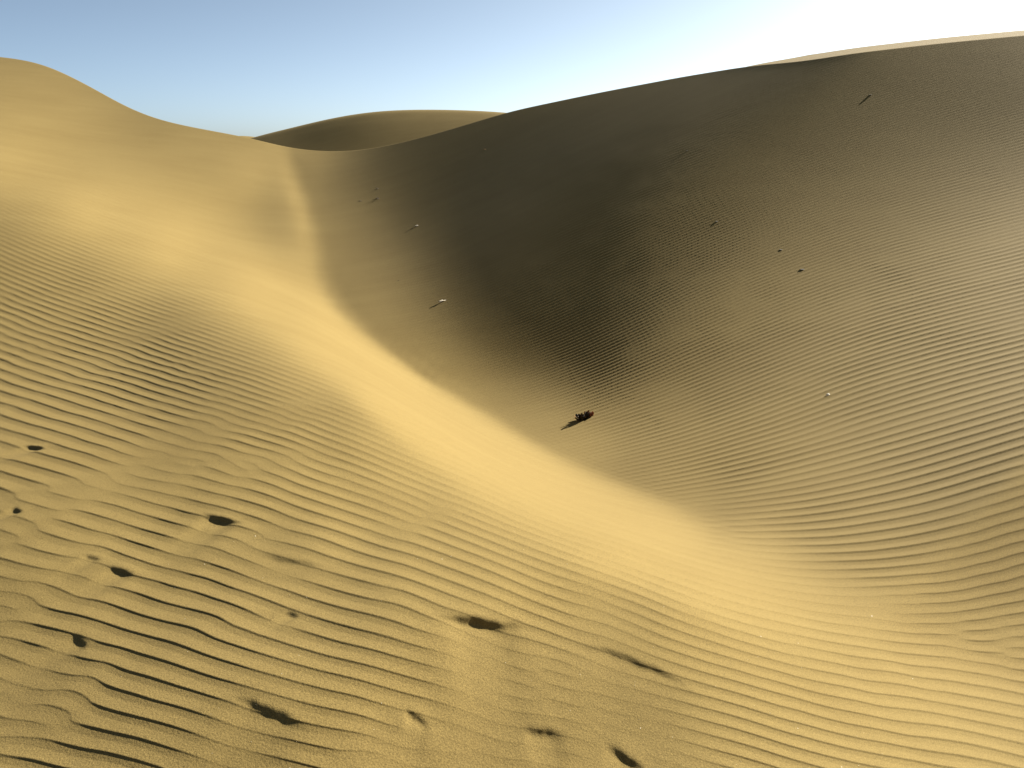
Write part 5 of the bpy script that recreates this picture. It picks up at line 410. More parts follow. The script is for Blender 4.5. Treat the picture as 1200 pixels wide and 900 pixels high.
# wind ripples on a grid half as fine, coded the same way: ripple count (x 50) on the near flank and in
# the hollow, and four digits per point: ripple strength and share of the hollow's train
NEAR_RIPPLES = """
-824 183 181 175 170 164 156 148 141 132 123 115 107 99 91 84 77 71 65 60 56 52 49 46 44 42 40 38 38 36 36 35 34 34 33 33 32 32 32 32 32 32 32 32 33 32 33 33 33 34 35 37
-882 185 182 177 172 165 157 150 142 134 125 117 108 101 92 85 79 72 66 62 57 53 50 47 45 43 41 39 38 38 36 35 35 34 34 33 33 33 32 33 32 32 32 33 32 33 33 33 34 34 35 36
-941 187 183 179 173 167 159 152 144 135 127 119 110 102 94 87 80 73 68 63 58 54 51 48 46 44 41 41 39 37 37 36 36 34 35 33 34 33 32 33 33 32 33 32 33 33 33 33 34 35 35 36
-1004 190 186 181 175 169 161 154 146 138 129 120 112 104 96 88 81 75 69 64 59 55 52 49 47 44 43 41 39 39 37 37 36 35 34 34 34 34 33 33 33 32 33 33 33 33 33 34 34 34 35 36
-1068 193 188 184 177 171 164 156 148 140 131 123 114 106 97 90 83 76 70 65 60 56 53 50 47 45 43 42 40 39 38 37 37 35 35 35 34 34 33 33 34 33 33 33 33 33 33 34 34 34 35 35
-1134 196 191 186 180 174 166 159 150 143 133 126 116 107 100 91 84 78 71 66 61 57 54 50 48 46 44 42 41 39 39 38 36 36 36 35 34 34 34 33 34 33 33 33 34 33 34 33 34 34 35 35
-1204 200 194 189 183 177 169 161 154 145 137 127 119 110 101 93 86 79 72 67 62 58 54 51 49 46 44 43 42 40 39 38 37 37 35 36 34 35 34 33 34 33 34 33 34 33 34 34 33 35 34 35
-1281 204 198 193 186 179 173 165 157 148 140 131 121 113 103 95 87 80 74 68 63 59 55 52 49 47 45 43 42 41 40 38 38 37 36 35 35 35 34 34 34 34 33 34 34 33 34 34 34 34 34 34
-1369 209 202 197 190 184 176 169 161 153 143 135 124 116 106 97 89 82 75 69 64 59 56 53 50 48 45 44 43 41 41 39 38 37 37 36 35 35 35 34 34 34 34 34 33 34 34 34 34 34 34 34
-1465 214 207 201 195 188 181 174 166 157 148 138 128 119 109 99 92 83 76 71 65 60 57 54 50 49 46 45 44 42 40 40 39 38 37 36 36 35 35 35 34 34 34 34 34 34 34 34 34 34 34 34
-1565 220 212 206 199 193 186 179 171 162 152 143 132 122 112 102 94 85 78 71 66 62 57 55 51 50 47 45 44 43 41 41 39 38 38 37 36 35 35 35 35 34 34 35 34 34 34 34 34 34 34 33
-1668 225 218 211 205 198 191 184 176 167 158 148 136 126 115 104 95 87 80 72 67 63 58 55 53 50 48 46 44 44 42 41 39 39 38 37 37 36 35 35 35 34 35 34 35 34 35 34 34 33 34 33
-1774 231 224 216 210 204 196 190 182 173 163 153 141 129 118 107 97 89 80 74 68 63 59 56 53 51 49 47 45 44 42 42 40 40 38 37 37 36 36 35 35 35 34 35 35 34 35 34 34 34 33 33
-1883 238 229 222 216 209 202 196 188 179 169 158 146 133 121 109 100 90 82 74 69 64 60 57 53 52 49 48 46 44 43 42 41 40 39 38 37 36 36 35 35 35 35 35 35 35 34 35 34 34 33 33
-1995 245 235 228 222 215 208 202 195 186 175 163 151 137 124 112 101 91 83 76 70 65 60 57 55 52 50 48 47 45 44 42 41 41 39 38 37 37 36 36 35 35 35 35 35 35 35 34 35 33 34 32
-2109 251 242 235 228 221 215 208 202 193 182 169 155 140 127 115 103 93 84 77 70 65 62 57 55 53 51 49 47 46 44 43 42 41 39 39 37 37 37 35 36 35 35 35 35 36 35 34 35 33 33 33
-2224 258 249 242 234 228 222 215 209 200 188 175 160 144 130 116 105 94 85 78 71 66 62 58 56 53 51 50 48 46 45 44 42 41 40 39 38 37 36 36 35 36 35 35 36 35 36 34 35 33 33 33
-2331 264 257 249 242 235 228 222 215 207 195 180 163 147 132 117 106 95 86 78 72 66 62 59 56 54 52 50 49 46 46 44 43 41 40 40 38 37 36 36 36 35 35 35 36 36 36 35 34 34 33 32
-2425 271 264 257 250 242 235 228 221 213 201 183 166 148 132 118 106 96 86 78 72 67 62 59 56 54 53 50 49 47 46 45 43 41 41 39 38 38 36 36 35 35 35 36 36 37 35 36 34 34 32 32
-2510 278 272 266 259 252 242 234 227 217 204 185 166 148 131 118 106 96 86 79 72 66 62 59 57 54 53 50 50 47 46 45 43 42 41 39 39 37 36 36 35 35 35 35 37 37 36 35 35 34 32 32
-2593 284 281 277 271 264 253 242 231 220 203 184 164 146 131 117 106 96 86 79 72 66 62 59 57 54 53 51 50 47 47 45 43 42 41 40 38 38 36 36 35 34 35 35 38 37 36 36 34 34 32 32
-2676 292 290 290 287 280 270 256 236 215 195 178 159 144 129 116 105 96 87 79 72 66 63 59 56 55 53 51 50 48 46 46 43 43 41 39 39 37 37 35 35 35 33 34 40 38 37 35 35 33 33 31
-2739 292 290 287 283 275 266 252 236 217 200 184 166 150 135 122 111 101 91 83 75 69 65 60 58 56 53 52 50 49 47 45 44 42 42 40 39 37 37 35 35 35 34 33 40 38 36 36 34 34 32 32
-2789 292 289 284 278 271 261 251 235 219 204 188 171 156 140 128 116 105 95 86 78 71 67 61 59 56 54 53 50 49 47 45 44 43 41 41 39 37 37 36 35 34 34 34 39 38 36 36 34 34 32 32
-2818 290 286 281 274 266 259 248 234 220 206 191 175 160 145 131 120 108 98 88 81 73 68 63 59 56 55 52 50 49 47 46 44 43 41 40 39 38 37 36 35 35 33 34 39 37 37 35 35 33 32 32
-2815 286 282 277 269 263 254 245 233 219 206 192 177 162 148 134 121 110 100 89 82 74 69 63 59 57 54 52 50 49 47 45 44 43 41 40 39 38 37 36 35 35 33 33 39 38 36 35 35 33 32 31
-2781 281 277 270 265 258 250 242 230 217 205 191 178 163 148 135 121 110 100 90 81 74 69 63 59 56 54 52 50 48 46 46 43 43 41 40 38 38 37 36 35 34 34 33 38 38 36 35 34 33 32 31
-2730 275 270 264 259 253 247 237 228 215 203 191 177 162 148 134 120 110 98 90 81 73 68 63 58 56 54 51 49 48 46 45 43 42 41 39 39 38 36 36 35 34 34 33 38 37 36 34 34 33 32 30
-2673 268 264 258 253 249 242 235 224 214 202 189 176 161 147 132 119 108 98 88 80 73 66 62 59 55 53 51 49 47 46 44 43 41 40 40 38 37 37 36 35 34 33 33 38 36 36 34 34 32 32 30
-2620 261 257 252 249 244 239 232 223 212 201 188 175 160 145 131 118 107 96 87 78 72 66 62 57 55 53 50 48 47 46 43 43 41 40 39 38 37 36 36 35 34 33 33 38 36 35 34 33 33 31 30
-2591 256 251 248 245 241 237 231 222 212 201 189 174 159 145 130 118 106 95 86 78 72 65 61 57 55 52 50 48 47 45 44 42 40 40 39 38 37 36 36 35 34 33 34 37 35 35 34 33 32 31 30
-2590 251 247 245 242 240 236 231 223 213 203 189 176 161 145 130 118 107 95 87 78 71 65 61 57 55 52 50 48 47 45 43 42 40 40 39 37 37 37 35 35 35 33 35 36 35 35 34 33 32 31 30
-2616 248 244 242 241 239 237 232 225 216 205 192 179 163 147 133 119 108 96 87 79 71 66 61 57 55 52 50 49 46 45 43 42 41 39 39 38 37 37 35 35 35 33 36 36 35 35 34 32 32 31 30
-2662 246 243 241 239 239 238 234 228 218 209 197 182 167 150 136 122 109 98 88 80 72 66 61 58 55 53 50 48 47 45 43 42 41 40 39 38 37 37 36 35 35 33 37 35 36 34 34 33 32 31 30
-2717 245 243 239 239 239 238 236 229 222 213 201 187 171 155 140 125 111 100 89 81 73 67 62 58 56 52 51 48 47 45 43 43 41 40 39 38 38 37 36 36 34 34 37 36 35 35 34 33 32 31 30
-2777 246 243 239 238 239 238 236 231 225 217 206 191 177 160 143 129 114 101 92 82 74 68 63 58 56 52 51 48 47 45 44 43 41 41 39 39 38 37 36 36 35 34 37 36 36 34 34 33 32 32 30
-2839 247 244 240 238 238 237 236 233 227 221 210 197 181 165 149 131 117 104 94 84 76 68 63 59 56 53 50 49 47 45 44 43 42 41 40 39 38 37 37 36 35 34 37 37 35 35 34 33 32 32 30
-2898 250 246 240 238 237 237 236 233 229 224 213 201 187 170 152 136 119 107 95 86 77 70 64 59 56 53 50 49 47 46 44 43 42 41 40 40 38 38 37 36 35 34 38 36 36 35 34 33 32 32 30
-2953 253 246 241 238 237 236 236 233 231 226 216 205 191 174 156 139 123 109 97 88 78 71 65 60 56 53 51 49 47 46 44 44 42 41 41 39 39 38 37 36 35 34 38 37 36 35 34 33 33 31 31
-3018 257 247 242 238 236 235 236 235 232 228 220 209 195 179 161 143 126 113 100 89 80 72 66 61 57 54 51 49 48 46 44 44 42 42 41 39 39 38 38 36 35 35 38 37 36 35 34 33 33 31 31
-3101 258 249 242 238 236 235 238 236 234 231 225 214 201 185 166 148 132 117 103 92 82 74 68 62 58 55 52 50 47 47 45 44 43 42 41 40 39 38 38 37 35 35 38 37 37 35 34 33 33 32 31
-3204 256 252 243 238 236 234 240 240 237 235 230 221 207 192 173 155 138 122 109 95 86 76 70 64 59 56 53 51 49 47 45 45 43 42 42 40 40 39 38 37 36 35 38 38 36 35 35 34 32 32 32
-3329 256 255 244 238 236 233 244 243 240 241 236 227 215 199 182 163 146 129 114 101 90 80 72 66 62 57 55 51 50 48 46 45 44 43 42 41 40 39 39 37 37 35 39 38 36 36 35 33 34 32 31
-3465 273 262 250 241 232 196 250 245 243 247 242 235 223 209 191 172 155 138 122 108 95 84 76 69 64 60 56 53 51 49 48 45 45 43 43 42 40 40 39 38 37 37 38 38 37 36 35 34 34 32 32
-3617 285 269 256 247 235 218 241 236 207 250 249 241 232 218 202 184 166 148 132 116 102 90 80 73 68 62 58 55 53 50 49 47 45 45 43 42 42 40 40 39 37 37 39 39 37 36 35 35 34 33 32
-3784 294 277 263 252 241 231 239 234 215 203 253 246 240 228 213 196 179 160 143 126 111 97 87 78 71 66 61 58 54 52 50 49 46 45 45 43 42 41 41 39 39 38 39 39 37 37 35 35 35 33 33
-3960 302 284 270 258 248 239 240 235 222 217 236 209 244 236 225 209 192 174 156 137 121 107 94 84 76 70 64 61 56 54 52 49 48 47 45 44 43 43 41 40 40 38 40 39 38 37 36 36 35 34 33
-4141 309 291 276 264 254 247 243 237 229 224 230 213 200 241 236 222 206 188 169 150 132 116 104 91 83 74 68 63 59 56 53 52 49 48 46 45 45 43 42 42 40 40 40 40 38 37 37 36 36 34 34
-4323 315 297 283 270 260 252 247 241 234 229 228 217 205 196 242 234 219 201 182 163 144 129 113 101 89 80 72 66 62 58 55 53 51 49 48 46 46 44 44 42 42 41 41 40 38 38 38 36 36 36 34
-4506 321 304 288 276 266 257 251 245 238 234 229 220 210 202 197 240 231 212 195 176 157 141 125 112 97 86 77 70 65 60 57 54 53 51 49 48 47 46 45 44 43 42 41 41 39 38 38 37 37 36 35
-4684 326 309 293 282 270 263 255 249 243 236 232 223 215 207 201 198 235 223 206 188 170 153 138 123 109 94 82 75 67 63 59 56 54 53 51 50 49 47 46 45 45 43 42 41 40 39 38 38 37 37 36
-4855 330 314 298 287 275 267 260 252 246 240 235 226 218 211 205 199 196 226 216 199 181 166 150 136 120 105 90 80 72 65 61 58 56 55 53 52 50 49 48 46 46 45 43 42 40 39 39 39 38 37 37
-5011 334 317 303 290 280 271 263 257 249 243 236 230 221 214 207 199 193 187 225 207 191 176 161 147 134 117 101 87 78 69 63 60 57 57 55 54 52 51 49 48 47 47 45 41 41 40 39 39 39 38 38
-5148 337 320 307 293 284 274 267 259 252 245 239 231 224 216 208 199 187 151 226 214 199 185 171 159 146 131 112 96 84 73 66 62 59 58 57 55 55 52 51 50 49 48 47 40 41 41 40 40 39 39 38
-5270 339 323 309 297 286 278 269 262 254 248 241 233 225 218 209 199 186 165 168 216 205 195 182 170 158 143 124 106 91 77 69 64 61 59 59 57 56 54 53 51 50 51 50 38 41 42 40 41 40 39 39
-5384 341 325 311 300 289 280 272 264 257 250 243 235 227 219 210 200 187 171 168 163 207 206 192 181 170 155 136 116 98 83 72 65 63 61 61 58 58 55 54 53 52 50 50 42 41 42 42 41 40 40 40
-5491 342 327 313 302 291 283 274 267 259 253 244 237 229 221 211 201 189 176 167 158 157 216 203 192 181 167 147 126 107 89 75 68 64 63 61 60 59 57 56 54 52 52 50 43 43 42 42 42 41 41 41
-5590 343 327 315 304 294 285 277 269 262 254 247 239 231 222 213 202 191 178 168 152 112 219 213 202 190 177 158 137 116 96 79 70 66 64 63 61 60 59 56 56 53 53 51 44 44 43 43 42 42 42 42
-5680 343 328 317 305 296 287 279 271 264 257 249 241 233 224 214 205 193 180 169 152 129 152 221 210 199 184 167 148 125 103 85 73 68 66 64 62 61 60 58 57 54 54 51 46 45 44 43 43 43 43 42
-5762 342 329 317 307 298 289 281 273 267 258 252 243 235 226 217 206 195 184 171 155 133 95 225 218 204 189 173 156 135 111 91 78 71 68 65 64 63 61 59 58 56 54 53 46 46 45 44 44 44 43 43
-5839 342 329 318 308 299 291 283 276 269 261 253 246 237 229 219 208 198 187 174 160 141 122 139 224 210 192 176 160 142 119 99 84 75 71 67 66 64 63 60 59 57 55 54 47 47 46 45 45 44 44 44
-5910 341 328 319 309 301 292 286 278 271 264 256 248 239 231 222 212 201 190 178 164 149 135 140 159 213 194 177 163 146 126 105 90 80 74 71 68 66 64 62 60 58 56 55 48 47 47 46 46 45 45 44
-5974 339 329 318 310 302 295 287 281 273 266 259 250 243 233 225 214 205 193 182 169 154 141 135 108 217 198 178 163 148 129 111 96 85 78 74 70 68 66 63 61 59 58 56 49 48 47 47 46 46 46 45
-6030 338 327 319 310 304 296 289 283 276 268 261 254 245 236 227 218 207 197 184 171 157 146 136 126 159 197 179 163 147 131 115 100 90 82 77 73 70 67 65 62 60 59 57 50 49 48 48 47 47 46 46
-6079 335 326 319 311 304 298 292 284 278 272 263 256 248 239 230 221 209 198 185 172 159 149 139 130 117 201 180 162 147 131 117 104 93 86 79 76 72 69 66 64 61 60 58 50 50 50 48 48 48 47 47
-6124 333 325 318 312 306 299 293 287 281 273 267 258 251 242 232 223 210 198 185 172 161 151 143 135 131 157 178 162 146 131 117 106 96 89 82 78 74 70 68 65 62 61 59 52 51 50 50 48 49 48 47
-6159 331 323 318 312 306 301 295 289 283 276 268 262 253 244 234 222 209 197 185 173 162 154 146 139 135 127 179 162 145 130 118 106 98 91 84 80 75 72 69 66 64 61 60 53 52 51 51 49 49 49 48
-6181 327 322 317 312 307 301 297 291 285 278 271 263 255 244 233 221 208 196 184 174 164 156 149 144 138 136 146 162 144 129 116 107 99 91 86 81 77 73 70 67 64 63 60 54 53 52 52 50 50 49 49
-6197 325 320 315 312 307 303 298 293 286 281 273 264 255 243 231 219 207 195 185 175 166 158 152 146 142 139 142 146 141 128 115 106 99 91 87 82 77 74 71 68 65 63 62 55 54 53 52 51 51 50 49
-6216 322 318 315 311 308 304 300 294 289 282 274 264 254 242 229 218 206 196 185 177 168 161 154 149 144 141 140 133 142 126 114 105 98 91 87 82 78 75 71 69 66 64 62 56 55 54 53 52 51 51 50
-6244 319 316 315 312 309 305 302 297 291 283 274 263 252 241 229 217 207 196 187 179 170 164 157 151 147 142 139 134 133 125 114 103 96 91 86 83 78 75 72 69 67 65 63 57 56 55 53 53 52 52 51
-6276 316 315 314 312 311 307 304 299 291 283 274 262 252 240 228 218 208 198 189 181 173 166 160 153 149 144 139 134 128 125 112 102 95 90 86 82 79 75 72 70 67 66 63 59 56 56 54 54 53 52 52
-6307 313 314 314 313 312 309 305 300 291 283 273 261 251 240 229 219 209 200 191 183 176 168 162 156 151 145 139 134 128 124 110 100 94 89 85 81 79 75 72 70 68 66 65 58 58 56 55 55 53 53 52
-6333 311 312 314 314 313 310 305 299 291 282 272 261 251 240 230 220 210 202 193 185 178 171 164 158 152 146 140 134 128 123 110 99 92 87 84 81 78 75 72 70 69 66 65 59 58 56 56 55 55 53 53
-6356 308 311 313 315 313 310 305 299 290 281 271 261 251 240 231 221 213 203 195 188 180 173 166 159 154 147 140 135 128 121 112 98 90 87 82 80 77 75 72 70 68 66 65 60 58 57 57 55 55 55 53
-6380 305 310 313 314 313 310 304 298 290 280 271 261 252 241 232 223 214 205 198 189 182 175 168 161 155 148 141 135 128 121 114 96 90 85 82 78 76 74 72 69 69 66 66 59 59 57 57 57 55 55 54
-6406 303 308 312 314 312 310 304 297 289 281 271 261 253 242 234 224 216 208 199 192 184 176 170 163 155 149 142 135 128 121 117 95 89 84 81 77 75 73 71 70 68 67 65 60 58 59 57 57 56 55 55
-6432 299 307 311 313 312 308 304 297 289 281 272 262 253 244 235 227 218 209 201 194 186 178 172 164 156 150 143 135 128 121 113 99 89 83 80 77 74 73 70 69 68 67 66 59 59 59 58 57 57 56 55
-6461 297 305 310 312 311 308 304 297 289 282 272 264 254 246 237 228 219 212 203 196 187 180 173 165 158 151 142 136 128 120 112 101 88 84 79 77 74 71 70 69 68 67 66 59 60 58 59 58 57 57 56
-6493 294 304 309 311 311 309 303 298 290 282 273 265 256 247 239 230 221 213 206 197 189 182 174 166 159 151 144 135 128 120 111 104 87 82 80 76 73 72 69 69 67 67 67 59 60 59 59 58 58 57 57
-6529 291 302 309 311 312 308 304 298 291 283 275 267 257 249 240 232 223 216 207 198 192 183 175 168 159 152 144 136 128 119 111 101 89 83 80 76 73 71 69 68 67 68 67 59 60 60 59 59 58 58 57
-6571 289 302 308 312 312 309 305 299 293 284 276 268 259 251 242 234 225 217 209 200 193 185 176 169 161 152 145 136 128 119 110 101 90 83 79 77 72 71 68 68 67 68 67 60 60 60 60 60 59 58 58
-6617 288 301 310 312 313 310 306 301 293 286 278 270 261 252 244 235 227 219 210 203 194 186 178 170 162 153 145 137 128 119 110 100 90 81 82 76 73 69 69 67 67 68 68 59 61 61 60 60 60 59 59
-6668 289 302 310 314 314 312 307 302 295 288 279 271 263 254 246 237 229 220 212 204 195 188 179 171 163 155 145 138 128 119 110 100 90 80 83 76 72 69 68 67 67 67 68 61 61 61 61 61 60 60 59
-6532 279 292 300 302 303 301 297 292 287 279 273 264 258 249 241 233 225 217 209 202 193 185 178 169 161 153 144 136 128 118 110 100 92 88 77 76 73 71 69 68 67 67 67 63 62 62 62 61 61 60 60
-6422 273 284 290 293 293 292 289 284 279 273 266 260 252 245 237 230 222 214 207 199 191 183 176 168 159 152 143 135 126 118 109 101 93 87 76 80 75 72 70 69 68 67 67 64 63 63 62 62 61 61 61
-6332 268 277 282 285 285 284 282 277 273 268 261 255 248 241 234 227 219 212 205 197 189 182 174 166 158 150 142 134 126 117 109 101 94 86 78 82 76 73 71 70 68 68 67 65 64 63 63 63 62 61 61
-6260 264 271 276 278 279 277 276 272 267 263 257 251 245 238 231 225 217 210 202 195 188 180 172 165 157 149 141 133 125 117 109 101 95 87 81 81 77 74 72 70 70 68 67 66 65 64 63 64 62 62 62
-6202 260 266 271 272 273 273 270 267 264 259 253 248 242 235 229 222 215 208 201 193 187 178 171 164 156 148 140 132 125 116 109 102 95 89 86 78 77 75 73 71 70 69 68 66 66 64 65 63 64 63 62
-6157 257 262 266 268 268 268 266 264 260 255 251 245 239 234 226 221 213 206 200 192 184 178 170 162 155 147 140 131 124 117 109 102 95 90 85 77 81 76 74 73 70 70 68 67 67 65 65 64 64 64 63
-6123 254 259 262 264 265 264 263 260 257 253 248 243 237 232 225 218 212 205 198 191 183 177 169 161 154 147 138 132 123 117 109 102 96 91 85 78 81 78 75 73 71 71 69 67 67 67 65 65 65 64 63
-6098 252 256 258 261 262 261 260 258 254 251 246 241 236 229 224 217 211 203 197 190 183 175 168 161 153 146 138 131 123 117 109 103 96 91 86 83 78 78 76 74 72 71 70 68 68 67 66 66 65 65 64
-6082 250 254 256 258 259 259 258 255 253 248 245 239 235 228 222 217 209 203 196 189 181 175 167 160 153 145 138 130 124 116 109 103 98 91 87 82 77 81 77 75 73 72 70 69 69 67 67 66 66 65 65
-6072 248 251 254 256 257 257 256 254 251 247 243 238 234 227 221 216 208 202 195 189 181 173 167 159 152 145 138 130 123 116 110 104 97 92 88 83 76 82 79 76 73 72 71 70 69 69 67 67 66 66 66
-6068 246 249 252 254 256 255 255 252 250 246 242 238 232 226 221 214 208 202 194 188 180 174 166 159 151 145 137 130 123 116 110 104 98 93 88 84 79 80 79 77 74 73 72 70 70 69 68 67 67 67 66
-6070 244 248 251 253 254 254 253 252 249 245 241 237 231 226 221 213 208 201 194 187 180 173 165 159 151 144 137 130 123 117 110 104 99 93 89 84 80 77 83 77 75 73 73 71 70 70 69 68 67 68 67
-6075 242 246 250 251 254 253 253 250 248 245 241 236 231 226 219 214 207 200 194 187 179 173 165 158 151 144 137 130 123 117 110 105 99 94 89 85 81 76 84 78 74 74 74 72 71 70 69 69 68 68 68
-6081 240 245 248 251 252 253 252 250 248 244 240 236 230 226 219 213 207 200 193 186 180 172 165 158 151 143 137 130 123 117 111 104 100 94 90 86 81 78 83 78 74 75 74 73 71 71 70 69 69 68 68
-6087 239 243 248 250 251 252 252 249 247 244 240 235 231 224 219 213 206 200 193 186 179 172 165 157 151 143 137 130 123 117 111 105 99 95 90 86 83 80 81 79 71 76 75 74 72 71 71 69 69 69 69
-6092 236 242 247 249 251 252 251 249 247 243 240 235 229 225 219 212 206 200 192 186 179 171 165 157 150 144 136 130 123 117 111 105 100 95 90 87 83 81 79 77 70 79 76 75 73 72 70 70 70 69 70
-6102 235 241 246 249 251 251 251 249 246 243 240 235 229 225 218 212 206 200 192 186 178 172 164 157 150 144 136 129 124 117 110 106 100 95 91 87 83 81 79 76 70 79 78 75 73 73 71 70 70 70 70
-6115 233 240 246 249 250 251 251 249 247 243 239 235 230 224 219 212 206 199 193 185 179 171 164 157 150 144 136 130 123 117 111 105 100 96 91 87 84 81 79 75 70 79 78 76 74 73 71 71 70 70 71
-6133 232 240 245 249 251 251 251 249 247 244 239 235 230 225 218 213 206 199 193 185 179 171 165 157 150 143 136 130 123 117 112 105 101 95 92 87 84 81 78 76 72 74 81 76 75 73 72 71 70 70 71
-6155 231 240 246 249 251 252 251 249 248 244 239 236 230 225 219 213 206 200 192 186 179 171 165 157 151 143 136 130 123 118 111 106 100 96 91 88 84 81 79 75 73 72 82 77 75 73 72 71 71 70 71
-6181 231 240 246 250 251 253 252 250 247 245 240 236 231 225 220 213 207 200 193 186 179 172 165 157 151 143 137 130 123 117 112 106 100 96 92 87 85 81 78 76 73 71 82 78 75 73 72 71 71 70 72
"""
